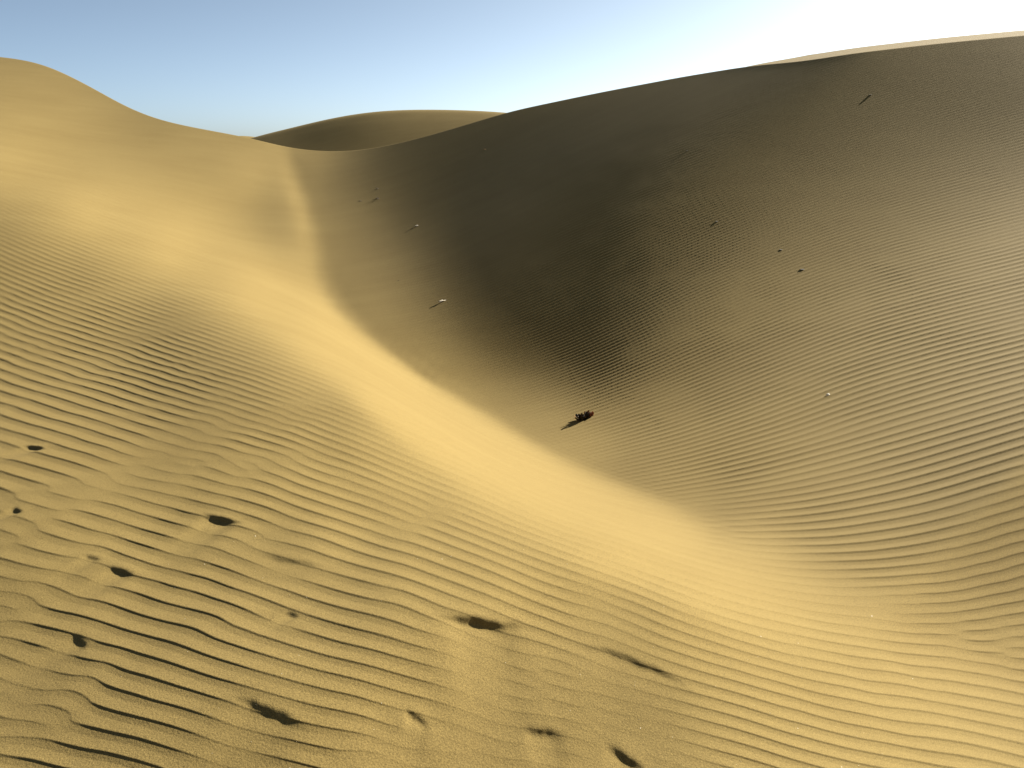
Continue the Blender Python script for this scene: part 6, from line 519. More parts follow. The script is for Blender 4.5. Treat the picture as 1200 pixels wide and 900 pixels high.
HOLLOW_RIPPLES = """
-7057 320 312 304 296 288 281 275 268 264 259 254 251 248 245 242 239 238 235 234 232 231 229 228 227 226 225 224 222 222 221 221 219 219 218 218 217 216 216 216 215 214 214 213 212 212 211 210 209 208 207 205
-7027 324 313 303 295 287 280 274 267 263 258 253 250 247 244 241 239 236 235 232 232 229 229 227 226 225 223 223 222 221 220 219 219 218 217 217 216 216 215 214 214 214 213 212 212 210 210 210 208 207 206 206
-7006 325 314 303 295 286 280 273 267 262 257 253 250 246 243 240 238 236 234 233 230 229 228 227 225 224 223 223 221 220 220 218 218 217 217 216 216 215 214 214 213 213 212 212 210 211 209 208 208 206 206 205
-6994 325 314 304 294 287 279 273 267 261 258 252 250 246 243 240 238 236 233 233 230 229 228 226 225 224 223 222 221 220 219 218 218 217 216 215 216 214 214 213 213 212 212 211 210 209 209 207 207 206 205 204
-6993 326 314 304 295 287 279 273 267 262 257 253 250 246 243 241 238 236 234 232 231 229 228 227 225 224 223 222 221 220 219 218 218 217 216 215 215 214 214 213 212 212 211 210 209 209 208 207 206 205 204 203
-7002 326 315 305 295 287 280 273 267 263 258 253 251 246 244 242 238 237 235 233 232 229 229 227 226 225 223 223 221 220 219 219 218 216 216 216 215 214 213 213 212 211 210 210 209 208 207 207 205 204 204 202
-7023 327 315 305 296 288 280 274 269 263 259 255 251 248 245 243 240 238 236 234 232 231 230 228 227 226 224 223 222 221 220 219 218 217 217 215 215 214 214 212 212 211 210 209 209 207 207 205 205 204 202 201
-7064 327 317 306 297 289 282 275 270 265 260 257 253 250 247 244 242 240 238 236 234 233 231 230 228 227 226 225 223 222 221 220 219 218 217 216 216 214 214 212 212 211 210 209 208 207 206 205 204 202 202 201
-7130 329 318 307 299 291 283 278 272 267 263 259 256 252 250 247 245 242 240 239 237 235 234 232 231 229 228 226 225 224 223 221 221 219 218 218 216 215 214 213 212 211 210 209 207 207 206 204 203 203 201 200
-7216 330 319 310 301 293 286 280 275 271 266 262 259 256 253 250 248 246 244 242 240 238 237 235 233 232 231 229 227 226 225 224 222 221 220 218 218 216 215 213 213 211 210 209 207 207 205 204 203 202 200 199
-7317 332 321 312 303 296 289 284 278 274 270 266 263 259 257 255 252 249 248 246 244 242 240 238 237 235 234 232 230 229 227 226 224 223 222 220 219 217 216 214 213 212 210 208 208 206 205 203 202 202 200 198
-7430 333 324 314 306 298 293 287 283 277 274 271 267 264 262 259 256 254 252 251 248 246 244 243 240 239 237 235 234 231 230 229 227 225 223 222 220 219 217 215 214 211 211 208 207 206 204 203 202 200 200 198
-7558 336 325 316 310 302 296 292 287 282 279 275 272 270 266 265 261 260 257 255 253 251 249 246 245 243 241 239 237 235 233 231 230 227 226 224 222 220 218 216 214 212 210 209 206 205 204 202 201 200 198 198
-7700 337 327 320 312 307 301 296 292 287 285 281 278 275 272 270 268 265 263 260 259 256 254 252 250 247 245 243 241 239 236 235 232 231 228 226 224 221 219 217 215 212 210 208 206 204 203 201 200 199 198 197
-7859 338 331 322 317 311 306 301 298 294 290 288 284 282 279 277 274 271 269 267 265 262 259 258 255 252 250 248 245 243 240 238 236 233 231 228 226 223 221 218 215 213 209 208 205 203 202 200 199 198 197 196
-8036 340 333 327 321 316 311 308 304 301 298 295 291 289 287 284 281 279 276 274 271 269 266 263 261 258 255 253 250 247 245 242 239 237 233 231 228 225 222 219 216 213 209 206 204 202 200 199 198 196 196 196
-8231 343 336 331 326 322 318 315 311 309 306 302 300 298 294 292 290 287 284 281 279 275 273 270 268 264 261 258 255 252 249 246 243 240 237 234 230 227 224 220 216 213 209 205 202 200 198 197 196 195 195 194
-8434 344 339 336 332 328 326 322 320 317 314 312 309 306 304 300 298 296 292 289 287 283 281 277 274 270 267 264 261 257 254 250 247 243 240 236 233 229 225 221 217 213 208 203 200 197 195 194 195 193 194 193
-8643 346 343 341 338 336 333 331 329 326 323 321 319 315 313 310 308 304 301 298 294 292 288 284 281 277 274 269 266 262 259 254 251 247 242 239 235 231 226 223 217 213 207 201 195 193 192 191 191 192 192 192
-8866 348 348 347 345 345 342 340 339 336 333 331 329 326 323 320 317 314 310 307 304 300 296 292 288 284 280 276 272 267 263 259 254 250 246 242 237 232 228 224 218 213 206 198 189 187 186 188 189 189 190 190
-9119 352 354 356 354 354 353 351 350 347 345 343 340 337 334 332 327 325 321 317 313 309 305 300 296 292 287 283 277 273 268 264 258 254 249 244 239 235 229 225 220 215 207 196 177 177 181 184 185 187 188 189
-9412 363 365 366 366 366 365 363 362 360 358 356 353 350 346 344 339 336 332 328 324 319 315 310 304 300 295 290 284 279 273 268 263 257 252 247 242 236 232 227 222 217 211 206 144 166 175 180 183 185 186 187
-9335 362 364 364 364 363 363 362 360 358 356 353 351 348 345 341 338 334 330 326 322 317 312 308 303 298 293 287 283 277 271 266 261 256 250 245 240 234 230 225 221 216 211 207 157 167 173 178 181 183 185 185
-9246 362 362 362 362 362 360 359 358 356 354 351 349 345 343 339 335 332 328 324 319 315 311 305 301 296 290 286 280 274 270 263 259 253 248 243 238 233 228 223 219 214 210 207 164 168 173 177 179 182 182 184
-9133 360 360 360 359 359 358 357 355 353 351 349 345 343 340 336 333 329 326 321 316 313 307 303 298 293 288 283 277 272 267 261 256 251 245 240 236 230 226 220 217 212 208 205 167 170 173 176 178 179 180 182
-8981 357 357 356 357 355 355 353 351 350 347 345 342 339 336 333 330 325 322 317 314 308 305 299 294 290 284 279 274 269 263 258 252 248 242 237 232 227 223 218 213 210 205 202 168 171 172 174 176 177 178 179
-8791 353 353 352 352 351 350 349 347 345 343 340 338 335 331 329 325 321 317 313 309 305 299 296 290 285 280 275 269 265 259 254 248 243 238 234 228 223 219 214 210 206 202 199 168 169 170 172 174 174 176 175
-8580 349 348 348 347 346 345 344 342 340 338 336 332 330 327 323 320 317 312 309 304 299 295 291 285 281 275 270 265 260 254 249 244 239 234 229 224 219 215 210 206 201 199 194 166 168 168 170 171 171 172 173
-8359 344 344 342 343 341 340 339 337 335 332 331 327 325 322 318 315 311 308 303 299 295 290 286 280 276 270 265 260 255 250 244 239 234 230 224 219 215 210 206 202 197 194 190 164 165 166 167 168 169 168 170
-8143 339 339 338 337 337 335 334 332 330 328 326 322 320 317 314 310 306 303 299 294 290 285 281 275 271 266 260 255 250 245 240 234 230 224 220 215 210 206 202 197 193 188 184 162 164 164 164 165 165 166 166
-7955 334 335 334 334 332 332 330 328 326 324 321 319 316 312 310 306 302 299 294 291 285 282 276 271 267 261 256 251 246 240 236 230 225 220 216 211 206 202 198 194 190 187 168 164 162 161 162 162 162 163 163
-7807 332 331 332 331 330 328 328 325 323 321 319 315 313 310 306 303 300 295 291 287 283 278 273 268 263 257 253 247 242 237 231 227 221 217 212 207 203 199 194 191 187 184 162 161 159 160 159 159 160 159 160
-7694 329 330 329 330 328 328 326 323 322 319 316 314 310 308 304 301 297 294 289 284 280 276 270 266 260 255 249 244 239 234 228 223 219 213 209 204 200 195 192 188 184 181 158 158 156 157 157 157 157 157 157
-7608 327 329 328 329 329 327 325 323 320 318 315 312 310 306 303 300 295 292 287 283 279 273 269 263 258 252 247 242 236 231 225 221 215 210 206 201 197 193 189 185 182 179 154 154 155 154 154 154 155 155 154
-7536 325 327 329 330 329 327 325 323 320 317 314 311 309 305 302 299 295 290 286 282 277 272 266 261 256 250 245 239 234 228 223 218 212 208 203 198 194 190 186 183 179 176 151 152 151 152 152 151 152 153 152
-7471 323 326 328 333 331 328 325 323 319 316 314 311 308 304 302 298 293 290 285 281 275 270 265 260 253 249 242 237 231 225 220 215 210 204 200 196 191 188 183 180 176 174 148 148 149 149 149 149 149 150 150
-7406 318 322 328 340 334 329 327 323 318 315 313 310 307 305 301 297 293 289 284 279 274 269 263 258 251 246 240 234 229 222 218 211 207 202 197 192 188 185 180 177 174 171 145 145 145 146 146 147 147 147 148
-7325 298 319 319 366 336 326 331 322 316 313 312 310 307 304 300 296 293 287 283 278 273 267 261 256 249 243 238 231 225 220 214 208 203 199 193 189 185 182 177 174 171 168 141 142 142 143 143 144 144 144 145
-7194 322 320 317 321 316 310 346 321 311 307 313 309 307 303 300 296 291 287 282 276 271 265 259 253 247 241 234 228 222 216 211 204 200 195 190 186 181 178 174 171 167 165 138 138 139 139 140 141 141 142 142
-7041 317 317 316 315 313 310 311 306 301 294 322 306 308 304 300 296 290 286 281 275 270 263 257 251 244 238 232 225 218 213 207 201 197 191 186 182 178 175 171 167 165 162 134 134 136 136 137 137 139 139 140
-6916 316 315 314 312 310 308 306 302 298 293 292 286 314 306 301 295 291 285 281 274 269 262 256 249 242 236 229 222 216 209 204 198 193 187 184 178 175 171 168 165 162 159 130 131 132 133 134 135 136 136 138
-6817 315 313 313 311 308 306 303 300 295 292 289 284 282 306 301 296 291 286 281 274 269 261 255 248 240 234 226 220 213 207 201 195 189 185 180 176 171 169 165 161 160 156 127 128 129 130 132 132 133 134 135
-6741 314 314 311 310 308 305 301 298 294 291 286 284 281 278 301 297 292 287 281 275 268 262 254 247 239 232 224 218 210 204 198 192 187 182 177 172 169 166 162 159 157 154 124 125 126 127 129 130 131 132 133
-6689 315 313 311 310 307 305 301 297 294 289 287 283 280 278 276 298 293 289 283 276 269 262 254 246 238 230 223 216 208 201 196 189 184 178 175 170 166 163 159 157 155 152 121 122 123 125 126 127 129 130 131
-6659 316 313 311 310 307 305 301 298 294 290 286 284 281 279 276 275 296 291 285 278 270 263 254 246 237 229 221 214 206 199 193 186 181 176 172 167 164 160 158 154 153 150 118 119 121 122 124 125 127 128 130
-6646 317 314 311 309 306 305 303 299 294 292 288 285 283 281 278 276 274 294 288 280 272 264 255 245 237 228 220 211 204 197 190 184 179 173 169 165 161 158 155 153 150 149 114 117 119 120 122 123 125 126 128
-6642 319 315 310 308 305 304 303 300 297 294 291 288 285 283 281 279 276 273 291 284 274 264 256 245 236 227 218 210 202 194 188 181 176 170 167 162 158 156 153 150 149 146 113 114 116 119 119 122 123 125 126
-6640 322 315 311 306 304 301 302 301 300 297 294 291 288 286 283 282 279 276 273 286 276 266 255 245 235 226 216 208 199 192 184 179 173 168 163 159 156 153 151 148 147 145 109 113 114 116 118 120 121 123 125
-6635 324 317 312 307 302 299 300 300 302 300 298 294 290 288 285 283 282 279 276 270 278 266 255 245 234 223 214 205 197 189 181 176 170 164 161 156 153 151 148 146 144 143 108 110 112 115 116 118 119 122 123
-6627 328 320 315 308 303 299 299 299 302 301 299 295 292 289 286 285 283 281 277 272 266 267 254 243 232 222 212 202 193 186 178 172 166 162 157 153 151 147 146 143 143 141 105 109 110 112 115 116 118 120 121
-6613 331 325 318 312 307 301 299 299 300 300 299 294 292 288 287 284 284 281 278 273 267 259 252 242 230 219 209 198 190 182 175 168 163 158 153 150 148 144 143 141 140 139 104 107 108 111 112 115 116 118 120
-6591 335 329 323 316 311 305 301 300 299 298 296 293 289 287 285 284 283 280 277 272 266 259 249 239 228 216 205 195 186 177 171 164 159 154 150 147 143 142 139 139 137 137 103 105 107 109 111 112 115 116 118
-6556 339 332 327 321 315 309 304 302 299 297 294 289 285 284 282 282 281 279 275 270 264 256 246 240 226 212 201 191 181 173 166 160 154 150 146 143 140 138 136 135 135 134 103 104 106 107 108 111 112 115 117
-6505 342 336 330 325 318 313 308 304 300 296 291 286 281 279 279 279 277 276 273 267 261 254 248 239 221 207 196 185 177 167 161 155 149 146 142 138 137 134 133 131 131 131 107 102 103 105 106 109 110 113 115
-6444 344 339 334 327 322 316 311 307 301 296 290 283 277 275 274 275 273 273 268 264 257 250 243 237 226 200 190 181 171 162 155 150 144 141 137 135 132 131 129 128 126 125 119 96 100 102 104 107 108 111 113
-6381 346 342 337 331 325 319 314 308 302 296 290 282 275 271 270 270 269 268 264 259 251 244 238 231 222 205 188 176 165 157 149 144 139 136 133 130 129 127 125 125 123 123 123 92 97 99 103 104 107 109 110
-6319 349 344 340 334 328 322 316 310 304 296 289 282 275 269 267 265 264 262 259 253 245 237 232 226 222 213 180 170 160 150 143 138 134 131 129 126 125 123 122 122 121 120 122 91 95 98 100 103 105 107 108
-6257 352 347 342 337 331 324 318 312 305 297 290 282 275 269 264 261 258 256 253 245 238 230 226 220 216 209 188 169 153 143 137 132 129 127 124 122 121 120 119 118 118 118 119 91 94 96 99 101 103 105 107
-6193 354 350 345 339 333 326 320 314 306 298 291 284 276 268 262 256 253 249 245 237 230 223 219 215 211 208 201 163 144 135 130 126 124 121 120 119 117 117 116 115 115 115 117 90 93 95 98 100 101 103 105
-6128 356 352 347 341 335 329 322 315 308 300 293 285 276 268 260 252 247 241 236 228 222 216 212 208 206 202 198 187 128 126 123 120 119 118 116 115 114 113 113 112 112 113 113 90 93 94 97 98 100 101 103
-6064 359 354 349 343 337 330 324 317 310 302 295 286 277 267 258 248 240 234 226 220 214 208 204 202 200 196 190 182 141 121 117 115 115 113 113 111 111 110 110 110 109 110 110 90 92 94 96 97 98 99 101
-5999 361 356 351 344 339 332 326 319 311 305 296 287 278 266 255 244 235 226 218 211 205 201 196 195 192 189 183 177 166 106 110 110 110 110 109 109 108 107 107 107 107 107 107 90 92 94 94 96 97 98 99
-5932 364 358 352 346 340 334 327 320 314 306 297 288 278 265 252 241 229 219 210 203 198 193 189 186 184 180 174 167 162 119 107 107 107 106 107 106 105 105 105 104 104 104 105 90 92 93 94 94 96 96 97
-5860 366 360 353 348 341 335 328 322 314 307 299 288 277 263 250 236 224 213 203 197 190 186 182 178 174 170 163 158 152 143 99 102 104 104 104 104 103 102 102 102 101 102 102 91 92 92 93 94 94 95 95
-5785 368 361 355 349 343 335 330 322 315 308 299 288 275 261 247 232 219 207 197 190 184 179 174 170 165 160 154 149 145 139 106 102 102 102 102 102 101 100 100 99 99 99 99 92 91 93 92 93 93 93 94
-5708 369 364 356 351 343 337 330 323 315 308 298 287 274 258 243 228 214 202 192 184 178 172 166 161 156 151 147 141 136 129 119 101 99 100 101 99 100 98 98 97 97 97 96 92 92 92 92 91 92 92 92
-5624 371 365 358 352 345 337 330 323 315 307 297 285 270 254 239 224 209 198 187 178 172 164 158 153 147 144 139 134 128 123 116 110 95 99 99 98 98 96 96 96 95 94 94 92 92 92 91 91 91 90 90
-5529 372 366 360 353 345 338 330 323 314 305 294 280 265 250 234 220 205 193 183 173 165 157 151 144 139 136 131 127 122 117 112 110 96 99 98 97 96 96 94 94 93 92 91 93 92 91 91 90 89 89 89
-5429 373 367 361 353 346 338 330 322 312 302 290 276 260 245 229 215 202 190 177 168 159 150 144 137 131 128 124 120 116 112 108 105 98 100 97 97 95 94 93 92 91 90 89 92 92 91 90 89 89 88 86
-5336 374 368 361 355 346 338 330 320 310 299 286 271 256 241 226 212 199 185 173 162 153 145 137 130 125 120 117 115 111 108 105 102 98 96 98 95 94 93 92 90 90 88 87 92 92 91 89 88 88 86 86
-5257 375 370 362 356 347 338 329 318 308 296 283 268 253 238 224 209 196 182 169 157 148 139 132 124 119 114 111 109 106 105 102 99 96 91 99 96 93 92 90 90 87 87 85 92 92 90 89 87 87 85 84
-5186 376 371 364 356 347 339 327 317 306 293 280 265 251 236 222 207 193 179 166 153 144 134 127 119 114 109 105 104 103 101 99 97 93 90 97 95 92 91 89 88 86 85 83 93 91 90 88 87 85 85 83
-5115 378 371 365 356 348 337 327 314 303 290 277 263 249 234 220 204 191 176 162 151 139 131 122 115 109 105 101 100 99 97 96 94 92 89 94 93 91 90 88 87 85 83 81 93 90 90 87 87 84 84 81
-5038 377 372 365 356 347 336 324 312 300 286 274 260 246 232 218 202 188 173 160 147 137 126 119 111 106 101 98 96 94 94 93 92 91 89 86 93 91 89 87 85 84 81 81 91 90 89 87 86 84 82 81
-4959 378 371 364 355 346 334 321 309 296 283 270 257 243 230 215 201 185 171 157 145 133 124 115 109 102 98 95 92 92 90 90 90 89 87 84 90 90 88 86 84 82 81 78 91 90 88 87 85 83 81 80
-4878 376 370 362 355 343 332 318 306 292 279 266 254 241 227 213 199 183 169 155 142 131 121 112 106 101 95 92 89 89 88 87 87 87 86 84 82 91 87 85 83 81 79 77 91 89 87 86 85 82 81 79
-4796 374 367 361 352 341 329 315 302 288 275 263 250 238 226 211 197 182 167 152 140 129 119 111 103 99 93 89 87 86 85 85 85 84 85 83 80 89 86 83 81 80 77 77 89 89 87 85 84 82 80 78
-4709 370 364 357 349 338 325 312 298 284 272 258 248 235 223 210 196 180 165 151 138 126 118 109 102 96 92 87 85 83 83 82 83 83 83 81 80 86 83 82 79 78 76 76 89 88 87 85 83 82 80 77
-4617 365 359 353 344 334 321 308 295 280 268 255 244 233 221 209 194 178 164 149 136 125 116 108 100 95 90 85 83 81 81 81 80 81 81 81 81 80 81 79 77 77 75 74 89 88 87 85 83 81 79 77
-4523 359 354 348 339 329 317 304 291 277 265 252 241 229 219 207 193 177 161 148 134 124 115 106 100 94 88 84 80 80 79 79 79 79 79 79 78 77 80 77 75 74 74 74 89 88 87 85 83 81 79 76
-4431 354 348 342 335 324 313 300 288 274 261 249 238 227 216 205 191 175 161 146 133 123 113 106 99 92 88 82 79 78 78 77 77 77 77 77 76 76 77 73 73 72 73 74 90 89 87 86 83 80 79 75
-4342 347 343 338 330 320 309 297 284 271 259 247 235 224 214 202 188 174 159 145 132 122 113 105 97 92 86 82 78 76 76 76 75 75 75 74 75 77 76 67 69 70 72 73 93 90 89 85 83 80 78 76
-4257 341 339 334 326 317 305 294 281 268 256 244 233 222 211 199 186 172 158 143 132 121 112 103 97 91 85 80 78 75 74 74 73 72 73 72 73 73 74 65 67 69 71 73 98 93 89 85 82 80 78 75
-4179 338 336 331 323 314 302 291 278 266 253 242 230 219 209 196 184 170 156 143 131 119 111 103 95 90 84 79 77 73 73 71 71 71 70 69 70 71 73 63 64 67 70 75 109 94 88 84 82 79 77 75
-4060 327 324 318 312 303 293 282 271 260 248 237 227 215 204 193 181 168 156 143 131 121 112 104 97 91 85 82 78 75 74 73 72 72 71 72 73 76 82 86 46 61 70 76 88 87 85 82 81 78 77 74
-3953 318 314 308 302 294 284 275 265 254 243 232 223 211 201 189 178 167 154 142 132 122 113 106 98 92 88 83 79 77 76 74 73 73 73 74 74 76 79 78 63 65 69 75 79 82 80 80 79 77 76 75
-3856 311 305 300 294 285 277 268 259 248 238 229 217 208 197 187 175 164 154 142 132 122 114 107 99 94 89 85 81 79 76 76 75 74 74 74 76 76 78 78 73 65 68 71 76 77 78 77 77 77 75 74
-3765 303 299 292 286 278 271 261 253 243 234 223 214 204 194 184 172 163 152 141 132 124 114 108 101 95 90 86 83 80 79 76 76 75 76 75 76 77 79 83 85 55 65 70 72 75 75 76 75 76 75 74
-3680 297 292 285 279 272 264 256 247 238 229 220 210 200 191 181 170 161 150 142 131 124 115 109 102 96 92 87 85 81 80 78 77 76 76 76 77 77 79 79 79 66 68 69 71 72 74 74 75 74 74 74
-3599 291 285 280 272 266 258 251 242 233 225 215 207 197 187 178 168 159 150 140 132 123 116 110 103 97 93 89 86 83 80 79 78 77 77 77 77 78 78 79 77 72 68 69 70 71 72 73 73 74 74 74
-3523 286 279 274 267 260 253 245 238 229 220 212 202 194 185 175 166 157 149 139 132 123 117 109 104 99 94 90 87 84 82 80 79 78 78 77 78 78 79 79 78 76 67 68 68 70 71 72 72 74 73 74
-3450 280 274 269 262 255 248 240 233 224 217 208 199 190 182 173 164 156 147 139 131 123 117 111 104 100 95 91 88 85 83 81 80 79 78 78 78 79 79 81 83 86 57 65 67 68 70 71 72 73 74 74
-3380 275 269 263 257 250 244 236 228 221 212 205 196 187 179 171 162 154 146 138 131 123 117 111 105 101 96 92 89 86 84 82 80 80 79 79 78 79 79 81 81 80 67 66 66 68 69 71 71 73 74 74
-3313 270 264 259 252 246 239 232 224 217 209 201 193 184 177 168 161 152 145 137 130 123 117 112 105 101 97 93 90 87 85 82 82 80 80 79 79 79 79 80 81 80 73 65 65 67 68 70 72 72 74 75
-3249 266 260 254 248 242 234 228 221 213 205 198 190 182 174 167 158 151 144 136 130 123 117 111 106 102 97 94 90 88 85 84 82 81 80 79 80 79 80 80 81 83 84 55 63 66 68 69 71 73 74 75
-3186 261 256 250 244 238 230 225 217 209 203 194 187 180 172 164 157 149 143 135 129 123 116 112 106 102 98 94 91 89 86 84 82 82 80 80 80 79 80 80 80 80 80 62 65 66 68 69 71 73 74 75
-3124 257 252 246 240 233 228 220 214 206 200 192 184 177 170 162 155 148 141 135 128 122 116 112 106 102 98 95 92 88 87 84 83 82 81 80 80 80 80 79 79 79 78 65 66 67 68 69 71 73 74 76
-3060 253 247 243 236 230 224 217 210 203 197 189 181 175 167 161 153 146 140 134 127 121 117 111 106 102 98 95 92 89 87 84 84 82 81 81 80 79 80 79 79 77 74 69 67 67 69 69 71 73 74 76
-2992 249 243 239 232 227 220 214 207 200 193 186 179 172 165 158 152 145 138 132 126 121 115 111 106 102 98 94 92 89 87 85 84 82 81 81 80 80 80 80 80 80 69 68 67 67 68 69 71 72 75 76
-2923 246 239 235 229 223 217 210 204 197 190 183 177 169 163 156 150 143 136 131 125 120 114 110 106 101 98 94 92 89 86 85 84 82 81 81 80 80 80 80 82 81 69 66 66 66 67 69 70 73 74 77
-2854 241 236 232 225 220 213 208 201 194 187 181 174 167 161 154 147 141 136 129 124 118 114 109 104 101 97 94 91 89 87 84 83 82 81 81 80 80 80 81 82 83 72 63 63 64 66 69 70 72 75 76
-2788 238 233 228 222 217 211 204 199 191 185 178 172 165 158 152 146 140 133 128 123 117 113 108 103 100 97 93 91 88 86 84 83 81 81 80 80 80 80 81 83 85 85 52 58 62 65 68 69 72 75 77
-2724 234 231 225 220 214 208 202 196 189 183 176 169 163 157 150 144 138 132 126 121 116 112 107 103 99 95 93 90 87 85 84 82 81 80 80 79 80 80 81 81 84 84 54 58 61 64 66 69 72 75 77
-2663 232 228 222 218 212 206 200 193 187 181 174 168 161 155 148 142 136 131 125 120 115 110 105 102 98 95 91 89 87 84 83 81 80 80 79 79 78 80 80 81 82 84 54 58 60 63 65 69 71 75 77
-2605 230 226 221 216 210 204 198 191 186 179 172 166 159 153 147 140 135 129 124 118 114 108 105 100 97 93 91 88 85 83 82 80 79 79 78 78 78 78 79 81 81 84 53 56 59 63 65 68 70 74 78
"""
